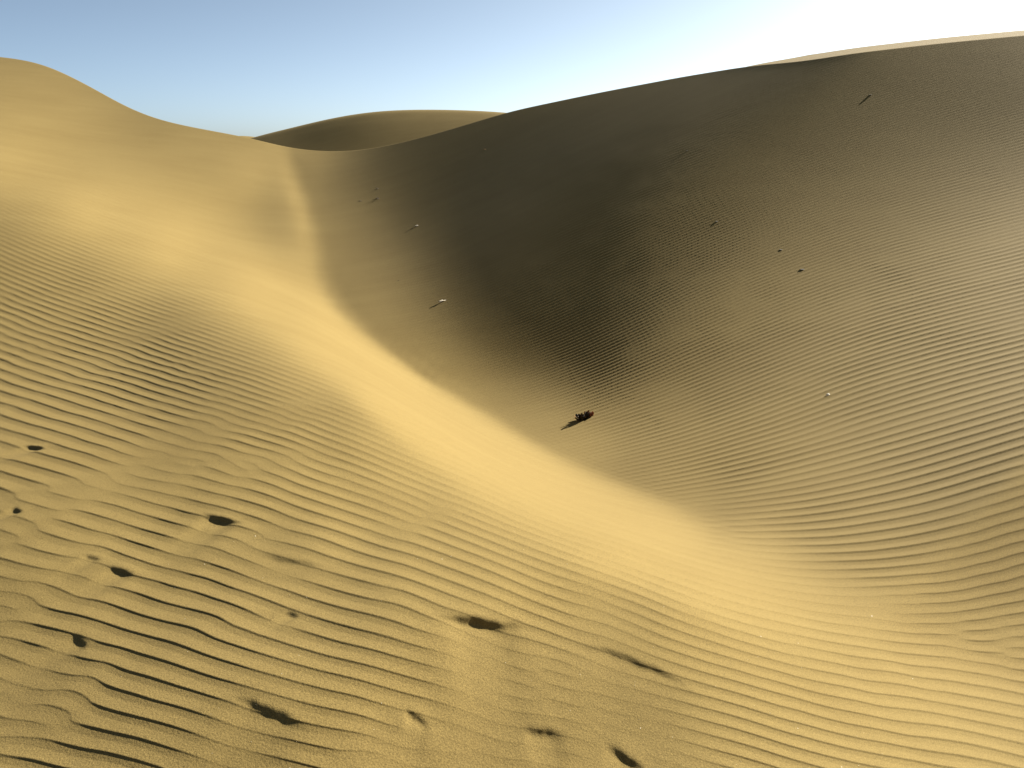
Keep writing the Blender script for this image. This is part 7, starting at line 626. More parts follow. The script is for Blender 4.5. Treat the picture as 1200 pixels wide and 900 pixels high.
RIPPLE_STRENGTH = """
3200330035003600380040004300450047004900510053005600580060006200640066006800700071007300750076007800790080008200830084008500860087008800890089009000910092009200930094009400950096009600970097009800980099009900
3100320034003600380040004200450047004900510053005600580060006200640066006800700072007300750077007800790081008200830084008500860087008800890090009100910092009300930094009500950096009600970098009800990099009900
3100320033003500380040004200440046004900510053005600580060006200640067006900700072007400760077007900800081008300840085008600870088008900900090009100920093009300940095009500960096009700970098009800990099009900
3000310033003500370039004100440046004800510053005600580060006300650067006900710073007500760078007900810082008300850086008700880089008900900091009200920093009400940095009600960097009700980098009900990099009900
2900300032003400360039004100430046004800510053005600580061006300650068007000720074007500770079008000820083008400850086008700880089009000910092009200930094009400950095009600970097009800980099009900990099009900
2800290031003300350038004000430045004800510053005600580061006400660068007000730074007600780080008100830084008500860087008800890090009100910092009300940094009500950096009600970098009800990099009900990099009900
2700280030003200350037004000420045004800500053005600590061006400670069007100730075007700790081008200830085008600870088008900900091009100920093009300940095009500960096009700970098009800990099009900990099009900
2600270029003100340036003900420044004700500053005600590062006400670070007200740076007800800082008300840086008700880089009000910091009200930093009400950095009600960097009700980098009900990099009900990099009900
2400250028003000320035003800410044004700500053005600590062006500680070007300750077007900810083008400850087008800890090009000910092009300930094009500950096009600970097009800980099009900990099009900990099009900
2300240026002900310034003700400043004600490053005600590062006500680071007400760078008000820084008500860087008900900090009100920093009300940095009500960096009700970098009800990099009900990099009900990099009900
2100230025002700300032003500380042004500490052005600590063006600690072007500770079008100830085008600870088008900900091009200930093009400950095009600960097009700980098009800990099009900990099009900990099009900
2000210023002600280031003400370041004400480052005600590063006700700073007600780081008300840086008700880089009000910092009300930094009500950096009600970097009700980098009900990099009900990099009900990099009900
1800190021002400260029003200360039004300470051005500600063006700710074007700800082008400860087008800900091009100920093009400940095009500960096009700970097009800980099009900990099009900990099009900990099009900
1600170020002200250027003100340038004200460051005500600064006800720075007800810083008500870088009000910092009200930094009400950095009600960097009700970098009800990099009900990099009900990099009900990099009900
1500160018002000220025002900320036004000450050005500600065006900730077008000830085008700880090009100920093009300940095009500950096009600970097009700980098009800990099009900990099009900990099009900990099009900
1300140016001800200023002600300034003900440049005500600065007000750078008200850087008900900091009200930094009400950095009600960096009700970097009800980098009900990099009900990099009900990099009900990099009900
1100120014001600180021002400270032003700420048005400600066007100760080008400870089009000920093009400940095009500960096009600970097009700970098009800980099009900990099009900990099009900990099009900990099009900
0900100012001400160018002100250029003500410047005400610067007300780083008600890091009200930094009500950096009600960097009700970097009800980098009800990099009900990099009900990099009900990099009900990099009900
0800080010001200130016001800220026003200390046005400620069007500810086008900920093009400950096009600960097009700970097009700980098009800980098009800990099009900990099009900990099009900990099009900990099009900
0600070008001000110013001600190023003000370046005400630071007800840089009200940096009600970097009700970097009700980098009800980098009800980098009900990099009900990099009900990099009900990099009900990099009900
0500050007000800090011001300150020002700360045005500640073008100880093009600970098009800980098009800980098009800980098009800980098009800990099009900990099009900990099009900990099009900990099009900990099009900
0300040005000700070008001000120017002400340045005600660076008400910096009800990099009900990099009800980098009800980098009800990099009900990099009900990099009900990099009900990099009900990099009900990099009900
0200030004000500060007000800100015002300350047005800690078008700940098009900990099009900990099009900990099009900990099009900990099009900990099009900990099009900990099009900990099009900990099009900990099009900
0100010003000400040006000700110016002500370050006100710080008800950098009900990099009900990099009900990099009900990099009900990099009900990099009900990099009900990099009900990099009900990099009900990099009900
0000000001000200030005000800120019002900410053006400740082008900950098009900990099009900990099009900990099009900990099009900990099009900990099009900990099009900990099009900990099009900990099009900990099009900
0000000000000100030005000900150023003300440056006700760084009000950098009900990099009900990099009900990099009900990099009900990099009900990099009900990099009900990099009900990099009900990099009900990099009900
0000000000000100030006001100170026003600470058006800770085009000950097009900990099009900990099009900990099009900990099009900990099009900990099009900990099009900990099009900990099009900990099009900990099009900
0000000000000100040007001200200028003800490059006900780085009000940097009900990099009900990099009900990099009900990099009900990099009900990099009900990099009900990099009900990099009900990099009900990099009900
0000000000000200040008001400210030004000500060007000780085009000940097009900990099009900990099009900990099009900990099009900990099009900990099009900990099009900990099009900990099009900990099009900990099009900
0000000001000200050009001500220030004000500060006900780085009100950097009900990099009900990099009900990099009900990099009900990099009900990099009900990099009900990099009900990099009900990099009900990099009900
0000000001000300060009001400210029003900490059006900780085009100950098009900990099009900990099009900990099009900990099009900990099009900990099009900990099009900990099009900990099009900990099009900990099009900
0000000001000300050008001200190027003700470057006700770085009100950098009900990099009900990099009900990099009900990099009900990099009900990099009900990099009900990099009900990099009900990099009900990099009900
0000000002000300040006001000160025003400440054006400750083008900940097009900990099009900990099009900990099009900990099009900990099009900990099009900990099009900990099009900990099009900990099009900990099009900
0000010003000400050006000900150022003000390049006000700079008600920096009800990099009900990099009900990099009900990099009900990099009900990099009900990099009900990099009900990099009900990099009900990099009900
0000010003000500050006000800130019002600340043005300630073008100890095009800990099009900990099009900990099009900990099009900990099009900990099009900990099009900990099009900990099009900990099009900990099009900
0000010003000400040005000700100014002000280036004600560067007700870094009800990099009900990099009900990099009900990099009900990099009900990099009900990099009900990099009900990099009900990099009900990099009900
0000000101010201020103000400060010001400210030003900490061007300850094009800990099009900990099009900990099009900990099009900990099009900990099009900990099009900990099009900990099009900990099009900990099009900
0002000300040003000201010101030105000900160024003300440056006900820092009700980099009900990099009900990099009900990099009900990099009900990099009900990099009900990099009900990099009900990099009900990099009900
0007001300130009000600040003010202020601120120012900400052006500770087009200950097009800990099009900990099009900990099009900990099009900990099009900990099009900990099009900990099009900990099009900990099009900
0083003800330025001800140011000901070405100317022601360048005900700079008600910094009700980099009900990099009900990099009900990099009900990099009900990099009900990099009900990099009900990099009900990099009900
0084017301640154024602380132012701220316070914052203310142015200630072007900860091009500970098009900990099009900990099009900990099009900990099009900990099009900990099009900990099009900990099009900990099009900
0193019002860381037604710465046003540339052610161708260335024501540064007200800087009200950097009800980099009900990099009900990099009900990099009900990099009900990099009900990099009900990099009900990099009900
0197029703950494049205900688078506800669055507361219190928043702460155006400730081008800920094009500960097009800990099009900990099009900990099009900990099009900990099009900990099009900990099009900990099009900
0199029803980498059706970796089508930888077906630842132420122805370246015500650073008100860089009100930095009600970098009900990099009900990099009900990099009900990099009900990099009900990099009900990099009900
0199029903990499059906980898089809970996089208840770095113272012280537024601550064007200780083008700900092009400950097009800980099009900990099009900990099009900990099009900990099009900990099009900990099009900
0199019903990499059906990899099909990998099709940888087409521328191228053702460155006400710076008100850089009100930095009600970098009800990099009900990099009900990099009900990099009900990099009900990099009900
0199019902990399049906990899099910991099099809970995088908750954132920132905380247015500630070007600810085008800910093009400960097009700970098009800980098009800990099009900990099009900990099009900990099009900
0099019901990299049905990799089910991099099909990998089508890877095614292212310439024701550063007000760081008500880091009300940095009600960096009700970097009800980099009900990099009900990099009900990099009900
0099009901990299029903990599079908990999099909990999099809960990097611531727241132044001480056006300710077008200850088009000920093009400950095009500960096009700970098009900990099009900990099009900990099009900
0099009901990199029902990399059906990799089908990999099909981096108911751350182525103304400148005600650072007800820086008800900092009200930094009400950095009600970097009800990099009900990099009900990099009900
0099009901990199019902990299039905990699079908990999109910991198129513891473154719222509320340014800570065007200780083008600880090009100910092009300930094009500960097009800980099009900990099009900990099009900
0099019901990299029902990399049905990699089909991099119912991499159816951787177017412019250731023901470057006600730079008400870089009000900090009100920093009400950096009700980099009900990099009900990099009900
0199019902990299039904990499069907990899099910991199139915991799199821972294228520651837191624063002380148005900680076008100850088008900890089009000910092009300940095009600970098009900990099009900990099009900
0199019902990399049905990799089910991199129912991399159918992299259927982897289326822160173018122304310141005200630072007900840087008800890089009000910091009200930094009600970098009900990099009900990099009900
0199029902990399059907990999119914991699179917991799199923992899329935993698369634912976204915221808260236014700580068007700830087008900900090009000900091009200930094009500960098009900990099009900990099009900
0299029903990499069908991199159919992299239924992499269930993699419945994699459842953887286718371515200530024200540066007600830088008900900090009000900090009100920093009400960097009800990099009900990099009900
0399039904990599079910991499199924992899319933993499369939994599509955995899569852974693388126571628171026033701500063007500840088009000900090009000890089009000910093009400960097009800990099009900990099009900
0499049906990799099912991799239929993499399941994399469949995499599964996799669960985396469035732244171923063302460159007200820087008900890089008900890089008900910092009400960097009800990099009900990099009900
0599069907990999129915992099269933993999449948995199549958996299669970997399729966995998529443853063213222123004410153006600760083008600870088008800890089009000910093009400960097009800990099009900990099009900
0799079909991199149918992399299936994399499954995899629965996899729974997699759971996598579749913977274923222707360247015900690076008100840086008700880089009000920093009500960097009900990099009900990099009900
0899099911991399169920992699329939994699539959996499689971997399769978997999789975997099649856954887366627352714340443015400630071007600810084008600880089009100920094009500970098009900990099009900990099009900
1099119913991699199923992899349941994999569963996999739975997899799981998199819979997699719865975793468034552924340942035101590066007300780082008500870089009100930094009600970098009900990099009900990099009900
1199129914991799219925993099379943995099589965997299769979998199829983998499849983998199789974986796578943703440351642054902570064007000750080008400870090009200940095009700980099009900990099009900990099009900
1299139916991999239927993299389945995299599966997299779980998299849985998699869986998599849981997697669454824357392743105003560162006900740079008300870090009200940096009700980099009900990099009900990099009900
1399149917992099249928993399399945995299599965997299779980998399859987998899889988998899879986998298749664905373454545195107570262016800730078008300870090009300950097009800990099009900990099009900990099009900
1499159918992199259929993499409946995299589965997099769980998399869988998999909990999099909989998699809872946285536449345213580463016800740078008300870090009300950097009800990099009900990099009900990099009900
1599169919992199259930993599409946995299589964996999759979998399869988999099919992999399939992999099859878976992597852555424590864036901740079008300870090009300950097009800990099009900990099009900990099009900
1699179920992299269930993599419946995299579963996999749979998399869988999199929993999499959994999399899983987596658856695638611566057101750080008400870090009300950097009800990099009900990099009900990099009900
1799189921992399279931993699419946995299579963996999749978998299869989999199939994999699969996999599929987998097719362816056632568097303770181008400880091009300950097009800990099009900990099009900990099009900
1899199922992599289932993799429947995299589963996899749978998399869989999199939995999799979997999699949990998498779670896770683971157505790182008600880091009300950097009800990099009900990099009900990099009900
1999209923992699299933993799429947995299589963996899749978998399869989999299949996999799989998999899969993998899839778937481735575257809820384018700890091009300950096009800990099009900990099009900990099009900
2099219924992699309934993899429947995299589963996899749979998399879990999399959996999899999999999999989996999299889884968189807079408215840586018800890091009300940096009700980099009900990099009900990099009900
2199229924992799309934993899429947995299579963996899749979998399879991999399959997999899999999999999999998999699929989978794858284568524870888028901900091009200940095009700980099009900990099009900990099009900
2199229925992799319934993899439947995299579963996899739979998499889991999499969997999899999999999999999999999899959993989196908989688932901290049001900090009200930095009600980099009900990099009900990099009900
2299239925992899319934993899439947995299579962996799739978998499889992999499969997999899999999999999999999999999979995999497939392779237931892069001900090009100930095009600970098009900990099009900990099009900
2399249926992899319935993899439947995199569961996799729977998399889991999499969998999999999999999999999999999999989997999698959595859467942793099102900190009100930094009600970098009900990099009900990099009900
2499249926992899319935993999439947995199569961996699719976998199869990999499969998999999999999999999999999999999999998999798969695909574943893139104910191009200930095009600970098009900990099009900990099009900
2499259927992999329935993999439947995199559960996499699974997999849989999399969998999999999999999999999999999999999998999799969796939581935092199206910292009200930095009600970098009900990099009900990099009900
2699269928993099339936993999439947995199559959996499689972997799829988999299969998999999999999999999999999999999999998999799969895959586936292279109920392019300940095009600970098009900990099009900990099009900
2799289929993199349937994099449947995199559959996399679971997599819986999199969998999999999999999999999999999999999998999799969895979491937392329115920492019300940095009600970098009900990099009900990099009900
2899299931993399359938994199449948995199559959996299669970997499799985999099959998999999999999999999999999999999989998999799969995989494948192639122910692029300940095009600970097009800990099009900990099009900
3099309932993499379939994299459949995299559959996299669970997499799984998999939996999899999999999999999999999999989998999799969995989596948793679131911092039301940095009500960097009800990099009900990099009900
3199329934993699389941994399469949995399569959996399669970997499789983998799919994999699979998999899999998999899989997999799969996989597959194759241901491049201930094009500960097009800990099009900990099009900
3299339935993799399942994499479950995399569960996399669970997499789982998699899992999499969997999799989998999899979997999799969996999598959494849260902291069202930094009500960097009700980099009900990099009900
3499359936993899419943994599489951995499579960996399679970997499779981998599889990999399949995999699979997999799979997999699969996999698959695889374902790109103920193009400950096009700980099009900990099009900
3599369938994099429944994799499952995599589961996499679970997499779980998399869989999199939994999599969996999699969996999699969996999698969795919474912890139104920193009400950096009700970098009900990099009900
3699379939994199439945994799509953995599589961996499679970997399779980998399859988999099919993999499959995999599969996999699969996999699969895949580925890179005910292009300940095009600970098009900990099009900
3799389940994299449946994899519953995699599961996499679970997399769979998299849986998899909992999399949994999599959995999599959995999599959895969587936290279008910292019300940095009600970097009800990099009900
3899399941994399459947994999529954995799599962996599679970997399769978998199839985998799899990999299939993999499949995999599959995999599959895979591947591378913900391019200930094009500960097009800990099009900
4099409942994499469948995099529955995799609962996599679970997399759978998099829985998699889989999199929993999399949994999499959995999599959995989593948191328918900591019200930094009500960097009700980099009900
4199419943994599479949995199539955995899609963996599689970997399759977998099829984998699879989999099919992999299939993999499949994999599959995989595948592678921890890029101920093009400950096009700980098009900
4199429944994699489950995299549956995899609963996599689970997299759977997999819983998599869988998999909991999299929993999399949994999499949994989497949093699031891090039101920093009400950096009600970098009800
4299439945994799489950995299549956995999619963996599689970997299749976997999809982998499869987998899899990999199929992999399939993999499949994999497949393789046881689049001910092009300940095009600970098009800
4399449946994799499951995399559957995999619963996599689970997299749976997899809982998399859986998799899989999099919992999299939993999399949994999498949593869162882489079002910092009300940095009500960097009800
4499459946994899509952995499559957995999619964996699689970997299749976997899799981998399849985998799889989999099909991999299929993999399939993999498949693899175892988118903900191009200930094009500960097009700
4599469947994999519952995499569958996099629964996699689970997299749975997799799981998299849985998699879988998999909990999199929992999299939993999399939793929276902988148904900191009200930094009500950096009700
4699469948995099519953995599569958996099629964996699689970997299739975997799799980998299839984998599879988998899899990999199919992999299929993999399939893959382905888198805890190009100920093009400950096009600
4699479949995099529953995599579959996099629964996699689970997199739975997799789980998199829984998599869987998899899989999099919991999199929992999299939893969391918588098803890190009100920093009400940095009600
4799489949995199529954995699579959996199639964996699689970997199739975997699789979998199829983998499859986998799889989999099909991999199919992999299929992989296939590038701880089009000910092009300940095009500
4899499950995199539955995699589959996199639965996699689970997199739975997699789979998099829983998499859986998799889988998999909990999199919991999299929992999298929889018700880089009000910092009300940094009500
4999499951995299549955995799589960996299639965996699689970997199739974997699779979998099819982998399859985998699879988998999899990999099919991999199919992999299929989998600870088008900900091009200930094009400
4999509951995399549956995799599960996299639965996799689970997199739974997699779978998099819982998399849985998699879987998899899989999099909991999199919991999299929990998700870088008900900091009200930093009400
5099509952995399559956995899599961996299649965996799689970997199739974997599779978997999809982998399849985998599869987998899889989998999909990999099919991999199919991998900860087008800890090009100920093009300
5099519952995499559957995899599961996299649965996799689970997199739974997599779978997999809981998299839984998599869987998799889988998999899990999099909991999199919991998899860087008800890090009100920093009300
5199519953995499559957995899609961996399649965996799689970997199739974997599769978997999809981998299839984998599869986998799889988998999899990999099909990999199919991998899860087008800890090009100910092009300
"""


def table(text):
    return np.cumsum(np.array([[float(v) for v in row.split()] for row in text.strip().split("\n")]), axis=1)


D_TAB = np.cumsum(table(DISTANCE), axis=1) / 100000.0
PA_TAB = table(NEAR_RIPPLES) / 50.0
PB_TAB = table(HOLLOW_RIPPLES) / 50.0
_am = np.array([[(int(row[i:i + 2]), int(row[i + 2:i + 4])) for i in range(0, len(row), 4)]
                for row in RIPPLE_STRENGTH.strip().split("\n")]) / 99.0
AM_TAB, WB_TAB = _am[..., 0], _am[..., 1]
CT, ST = math.cos(math.radians(15.185)), math.sin(math.radians(15.185))


def cubic_axis(Y, x, axis):
    """Catmull-Rom interpolation of a table along one axis"""
    Y = np.moveaxis(Y, axis, 0)
    n = len(Y)
    x = np.clip(x, 0, n - 1)
    i = np.clip(np.floor(x).astype(int), 0, n - 2)
    f = (x - i).reshape(-1, *[1] * (Y.ndim - 1))
    p1, p2 = Y[i], Y[i + 1]
    p0 = np.where((i == 0).reshape(f.shape), 2 * p1 - p2, Y[np.maximum(i - 1, 0)])
    p3 = np.where((i == n - 2).reshape(f.shape), 2 * p2 - p1, Y[np.minimum(i + 2, n - 1)])
    out = p1 + .5 * f * (p2 - p0 + f * (2 * p0 - 5 * p1 + 4 * p2 - p3 + f * (3 * (p1 - p2) + p3 - p0)))
    return np.moveaxis(out, 0, axis)


def spline_axis(Y, x, axis):
    """smooth cubic B-spline through a control net along one axis"""
    Y = np.moveaxis(Y, axis, 0)
    n = len(Y)
    i = np.clip(np.floor(x).astype(int), 0, n - 2)
    f = (x - i).reshape(-1, *[1] * (Y.ndim - 1))
    p1, p2 = Y[i], Y[i + 1]
    p0 = np.where((i == 0).reshape(f.shape), 2 * p1 - p2, Y[np.maximum(i - 1, 0)])
    p3 = np.where((i == n - 2).reshape(f.shape), 2 * p2 - p1, Y[np.minimum(i + 2, n - 1)])
    out = ((1 - f) ** 3 * p0 + (3 * f ** 3 - 6 * f * f + 4) * p1 + (-3 * f ** 3 + 3 * f * f + 3 * f + 1) * p2 + f ** 3 * p3) / 6
    return np.moveaxis(out, 0, axis)


# ------------------------------------------------------------------ dune sheet
N_COL, N_ROW, N_BACK = 1000, 1360, 40


def spread(n, last, dens):
    """n positions from 0 to last, spaced by a density given at even steps"""
    d = np.interp(np.linspace(0, 1, 2001), np.linspace(0, 1, len(dens)), dens)
    c = np.concatenate([[0], np.cumsum((d[1:] + d[:-1]) / 2)])
    return np.interp(np.linspace(0, 1, n), c / c[-1], np.linspace(0, 1, 2001)) * last


cx = spread(N_COL, len(SIGHT_U) - 1, [.25, .25, .3, .35, .7, 1, 1, 1, 1, 1, 1, 1, 1, 1, 1, 1, .7, .35, .3, .25, .25])
rx = spread(N_ROW, N_SIGHT - 1, [1, 1, 1, 1, 1, 1, 1, 1, 1, 1, 1, 1, 1, 1, 1, 1, .8, .45, .3, .25])
log_d = spline_axis(spline_axis(D_TAB, cx, 0), rx, 1)
grid_v = CREST[:, None] + np.linspace(0, 1, N_SIGHT)[None] * (1080.0 - CREST[:, None])
grid_v = spline_axis(spline_axis(grid_v, cx, 0), rx, 1)
tu = cubic_axis(SIGHT_U, cx, 0)[:, None]
tv = (450.0 - grid_v) / 1039.0
dist = np.exp(log_d)
P = np.stack([dist * tu, dist * (CT + tv * ST), dist * (-ST + tv * CT)], -1)[:, ::-1]   # from the feet outwards


def half(tab):
    return cubic_axis(cubic_axis(tab, cx / 2.0, 0), rx * 51.0 / 99.0, 1)[:, ::-1]


psi_a, psi_b = half(PA_TAB), half(PB_TAB)
strength = np.clip(half(AM_TAB), 0, 1)
share = np.clip(half(WB_TAB), 0, 1)
X, Y, Z = P[..., 0], P[..., 1], P[..., 2]
R = np.hypot(X, Y)
BASE = P.copy()
Ti = np.gradient(P, axis=0)
Tj = np.gradient(P, axis=1)
g11, g22, g12 = (Ti * Ti).sum(-1), (Tj * Tj).sum(-1), (Ti * Tj).sum(-1)
det = np.maximum(g11 * g22 - g12 ** 2, 1e-14)
normal = np.cross(Tj, Ti)
normal /= np.maximum(np.linalg.norm(normal, axis=-1, keepdims=True), 1e-12)
normal *= np.sign(normal[..., 2:3])


def wavelength(psi):
    a, b = np.gradient(psi, axis=0), np.gradient(psi, axis=1)
    k2 = (a * a * g22 - 2 * a * b * g12 + b * b * g11) / det
    return 1.0 / np.sqrt(np.maximum(k2, 1e-6))


lam = np.clip(np.exp(np.log(wavelength(psi_a)) * (1 - share) + np.log(wavelength(psi_b)) * share), 0.03, 0.30)


def noise_tile(n, cell, corr):
    """smooth complex gaussian noise with the given correlation length"""
    fx = np.fft.fftfreq(n, cell)
    f2 = fx[:, None] ** 2 * 0.45 + fx[None] ** 2            # longer along x than along y
    f = np.exp(-f2 * (math.pi * corr) ** 2 / 2)
    w = (rng.standard_normal((n, n)) + 1j * rng.standard_normal((n, n)))
    out = np.fft.ifft2(np.fft.fft2(w) * f)
    return out / np.sqrt((np.abs(out) ** 2).mean())


def tile_look(tile, cell, x, y):
    n = tile.shape[0]
    u, v = (x / cell) % n, (y / cell) % n
    i, j = u.astype(int) % n, v.astype(int) % n
    a, b = u - np.floor(u), v - np.floor(v)
    i2, j2 = (i + 1) % n, (j + 1) % n
    return (tile[i, j] * (1 - a) * (1 - b) + tile[i2, j] * a * (1 - b)
            + tile[i, j2] * (1 - a) * b + tile[i2, j2] * a * b)


def ripple_noise(stretch):
    env = np.zeros(P.shape[:2], complex)
    wsum = np.zeros(P.shape[:2])
    for lam0 in (0.05, 0.10, 0.20):
        corr = lam0 * stretch
        t = noise_tile(1024, corr / 9.0, corr)
        w = np.exp(-(np.log(lam / lam0) / 0.55) ** 2) + 1e-4
        env += w * tile_look(t, corr / 9.0, X, Y)
        wsum += w * w
    return env / np.sqrt(wsum)


near_mess = np.clip((5.2 - R) / 2.4, 0, 1) * np.clip((1.3 - X) / 1.5, 0.25, 1)
wave = 1 + (0.30 + 0.52 * near_mess) * ripple_noise(3.6) + (0.22 + 0.5 * near_mess) * ripple_noise(11.0)
train = wave * ((1 - share) * np.exp(2j * math.pi * psi_a) + share * np.exp(2j * math.pi * psi_b))
phase = (np.angle(train) / (2 * math.pi)) % 1.0
size = np.clip(np.abs(train), 0, 1.1) ** 0.8
# sharp crest, short steep lee side towards the camera, long hollow stoss side
slip = 1 - 0.66 * phase / 0.085                              # little slip face right under the crest
bowl = 0.34 * np.clip(1 - (phase - 0.085) / 0.38, 0, 1) ** 1.6
stoss = np.clip((phase - 0.40) / 0.60, 0, 1) ** 1.2
profile = np.where(phase < 0.085, slip, np.maximum(bowl, stoss))
RIPPLE_H = 0.087
ripple = RIPPLE_H * (1 + 0.6 * share * np.clip((R - 5.0) / 7.0, 0, 1)) * (1 - 0.27 * np.clip((9.0 - R) / 4.0, 0, 1) * np.clip((1.2 - X) / 1.6, 0.2, 1)) * lam / (1 + (lam / 0.22) ** 2) * strength * size * (profile - 0.36)

# broad, faint unevenness of the far slopes: wind-combed patches a few decimetres long
patch = noise_tile(1024, 0.07, 0.75).real
patch_f = noise_tile(1024, 0.03, 0.28).imag
swing = math.radians(-32.0)
qx, qy = X * math.cos(swing) - Y * math.sin(swing), (X * math.sin(swing) + Y * math.cos(swing)) * 0.7
comb = tile_look(patch, 0.07, qx, qy)
comb_f = tile_look(patch_f, 0.03, qx, qy)
far_part = np.clip((R - 6.0) / 8.0, 0, 1)
ripple = ripple * (1 + 0.14 * far_part * np.clip(comb, -1.5, 1.5)) + far_part * 0.00008 * (comb + comb_f)
ripple = ripple + 0.0035 * near_mess * tile_look(patch_f, 0.03, X * 1.2, Y * 1.2)

# --- old footprints and scour pits: a steep little wall on the far side, a smooth apron in front
AWAY = np.array([-math.sin(SUN_AZ), -math.cos(SUN_AZ)])
PITS = [  # x, y, width along the wall, depth, apron length, turn (degrees), softness of the wall
    (-2.506, 4.400, 0.170, 0.016, 0.140, 20, 0.0050),
    (-2.028, 3.370, 0.080, 0.011, 0.090, 16, 0.0050),
    (-1.116, 3.154, 0.140, 0.016, 0.150, 33, 0.0050),
    (-1.495, 2.897, 0.070, 0.007, 0.080, 26, 0.0050),
    (-1.363, 2.801, 0.110, 0.011, 0.110, 26, 0.0050),
    (-0.115, 2.377, 0.190, 0.018, 0.200, 59, 0.0050),
    (-1.294, 2.367, 0.100, 0.008, 0.130, 13, 0.0050),
    (-0.639, 1.959, 0.160, 0.009, 0.280, 34, 0.0050),
    (-0.248, 2.033, 0.055, 0.007, 0.050, 46, 0.0040),
    (0.083, 2.120, 0.090, 0.009, 0.070, 59, 0.0050),
    (0.312, 2.132, 0.090, 0.011, 0.100, 26, 0.0050),
    (0.423, 2.422, 0.260, 0.007, 0.280, 46, 0.0050),
    (-0.652, 2.382, 0.050, 0.006, 0.060, 17, 0.0040),
    (-0.728, 2.759, 0.220, 0.006, 0.110, 28, 0.0080),
]
calm = np.ones(P.shape[:2])
pit = np.zeros(P.shape[:2])
pit_rng = random.Random(5)
for (px, py, w, depth, apron, turn, soft) in PITS:
    skew, bend, off = pit_rng.uniform(-.12, .22), pit_rng.uniform(-.12, .16), pit_rng.uniform(-.18, .18)
    ph1, ph2 = pit_rng.uniform(0, 6), pit_rng.uniform(0, 6)
    c, s = math.cos(math.radians(turn)), math.sin(math.radians(turn))
    d = np.array([AWAY[0] * c - AWAY[1] * s, AWAY[0] * s + AWAY[1] * c])
    sel = np.nonzero((np.abs(X - px) < 0.8) & (np.abs(Y - py) < 0.8))
    dx, dy = X[sel] - px, Y[sel] - py
    q = dx * d[0] + dy * d[1]
    p = -dx * d[1] + dy * d[0]
    q = q - bend * p * p / w - skew * p                      # the wall is a shallow, uneven crescent
    q = q + 0.012 * w * (np.sin(p / w * 9 + ph1) + 0.6 * np.sin(p / w * 21 + ph2))
    win = np.exp(-(np.abs(p - off * w) / (w * 0.5)) ** 3)
    wall = 1 / (1 + np.exp(-np.clip(q / soft, -40, 40)))
    drop = -depth * win * wall * np.exp(-np.clip(q, 0, None) / apron)
    lip = 0.22 * depth * np.exp(-(np.clip(-q, 0, None) / 0.05) ** 2) * (1 - wall) * win
    pit[sel] += drop + lip
    calm[sel] *= 1 - 0.85 * np.exp(-((q - apron * 0.7) / (apron * 0.95)) ** 2 - (p / max(w * 0.75, 0.09)) ** 2)
shift = ripple * calm + pit
edge = np.clip(np.minimum(np.arange(N_COL), np.arange(N_COL)[::-1]) / 40.0, 0, 1)[:, None]
edge = edge * np.clip(np.arange(N_ROW) / 60.0, 0, 1)[None] * np.clip((N_ROW - 1 - np.arange(N_ROW)) / 6.0, 0, 1)[None]
P = P + normal * (shift * edge)[..., None]

# beyond the crest: the sand rolls over and falls away; on the right dune a nearly level shoulder comes first
az = np.arctan2(BASE[:, -1, 0], BASE[:, -1, 1])
rc, zc = R[:, -1], BASE[:, -1, 2]
m = zc / rc
shoulder = np.clip((np.degrees(az) - 14.0) / 3.5, 0, 1)
SHOULDER_W = 4.0
xs = np.concatenate([np.concatenate([np.linspace(0.05, 8.0, 70), np.linspace(8.4, 30.0, 60)]), np.linspace(31.0, 60.0, 20)])
out_z = []
z, xp = zc.copy(), 0.0
for x in xs:
    roll = m - 0.035 * x
    top = (m + 0.032 * np.clip(1 - (x - SHOULDER_W * shoulder) / 1.5, -0.5, 1) * np.clip(x / 0.5, 0, 1)
           - 0.03 * np.clip(x - SHOULDER_W * shoulder, 0, None))
    slope = np.maximum(np.where(shoulder > 0, top, roll), -0.45)
    z = np.maximum(z + slope * (x - xp), -6.5)
    xp = x
    out_z.append(z.copy())
out_z = np.stack(out_z, 1)
out_r = rc[:, None] + xs[None]
far_r = np.exp(np.linspace(math.log(150.0), math.log(9000.0), 22))
out_r = np.concatenate([out_r, np.broadcast_to(far_r, (N_COL, 22))], 1)
out_z = np.concatenate([out_z, np.full((N_COL, 22), -6.5)], 1)
beyond = np.stack([out_r * np.sin(az)[:, None], out_r * np.cos(az)[:, None], out_z], -1)
# towards the feet: five last rows that close on the spot the photographer stands on
feet = np.array([0.0, 0.0, -1.5])
inner = np.stack([feet + (P[:, 0] - feet) * f for f in (0.12, 0.3, 0.5, 0.68, 0.85)], 1)
front = np.concatenate([inner, P, beyond], axis=1)
# round the back: ease from the right-hand edge to the left-hand edge of the surveyed fan
a_r = np.arctan2(front[-1, :, 0], front[-1, :, 1])
a_l = np.arctan2(front[0, :, 0], front[0, :, 1]) + 2 * math.pi
r_r, r_l = np.hypot(front[-1, :, 0], front[-1, :, 1]), np.hypot(front[0, :, 0], front[0, :, 1])
turn = np.linspace(0, 1, N_BACK + 2)[1:-1]
rear = []
for t in turn:
    s = t * t * (3 - 2 * t)
    a = a_r + (a_l - a_r) * t
    r = np.exp(np.log(r_r) * (1 - s) + np.log(r_l) * s)
    rear.append(np.stack([r * np.sin(a), r * np.cos(a), front[-1, :, 2] * (1 - s) + front[0, :, 2] * s], -1))
grid = np.concatenate([front, np.stack(rear)], axis=0)
grid[..., 2] += EYE
NT, M = grid.shape[:2]
co = np.concatenate([grid.reshape(-1, 3), [[0.0, 0.0, EYE - 1.5]]])
ii, jj = np.meshgrid(np.arange(NT), np.arange(M - 1), indexing='ij')
nx = (ii + 1) % NT
quads = np.stack([ii * M + jj, ii * M + jj + 1, nx * M + jj + 1, nx * M + jj], -1).reshape(-1, 4)[:, ::-1]
k = np.arange(0, NT, 2)
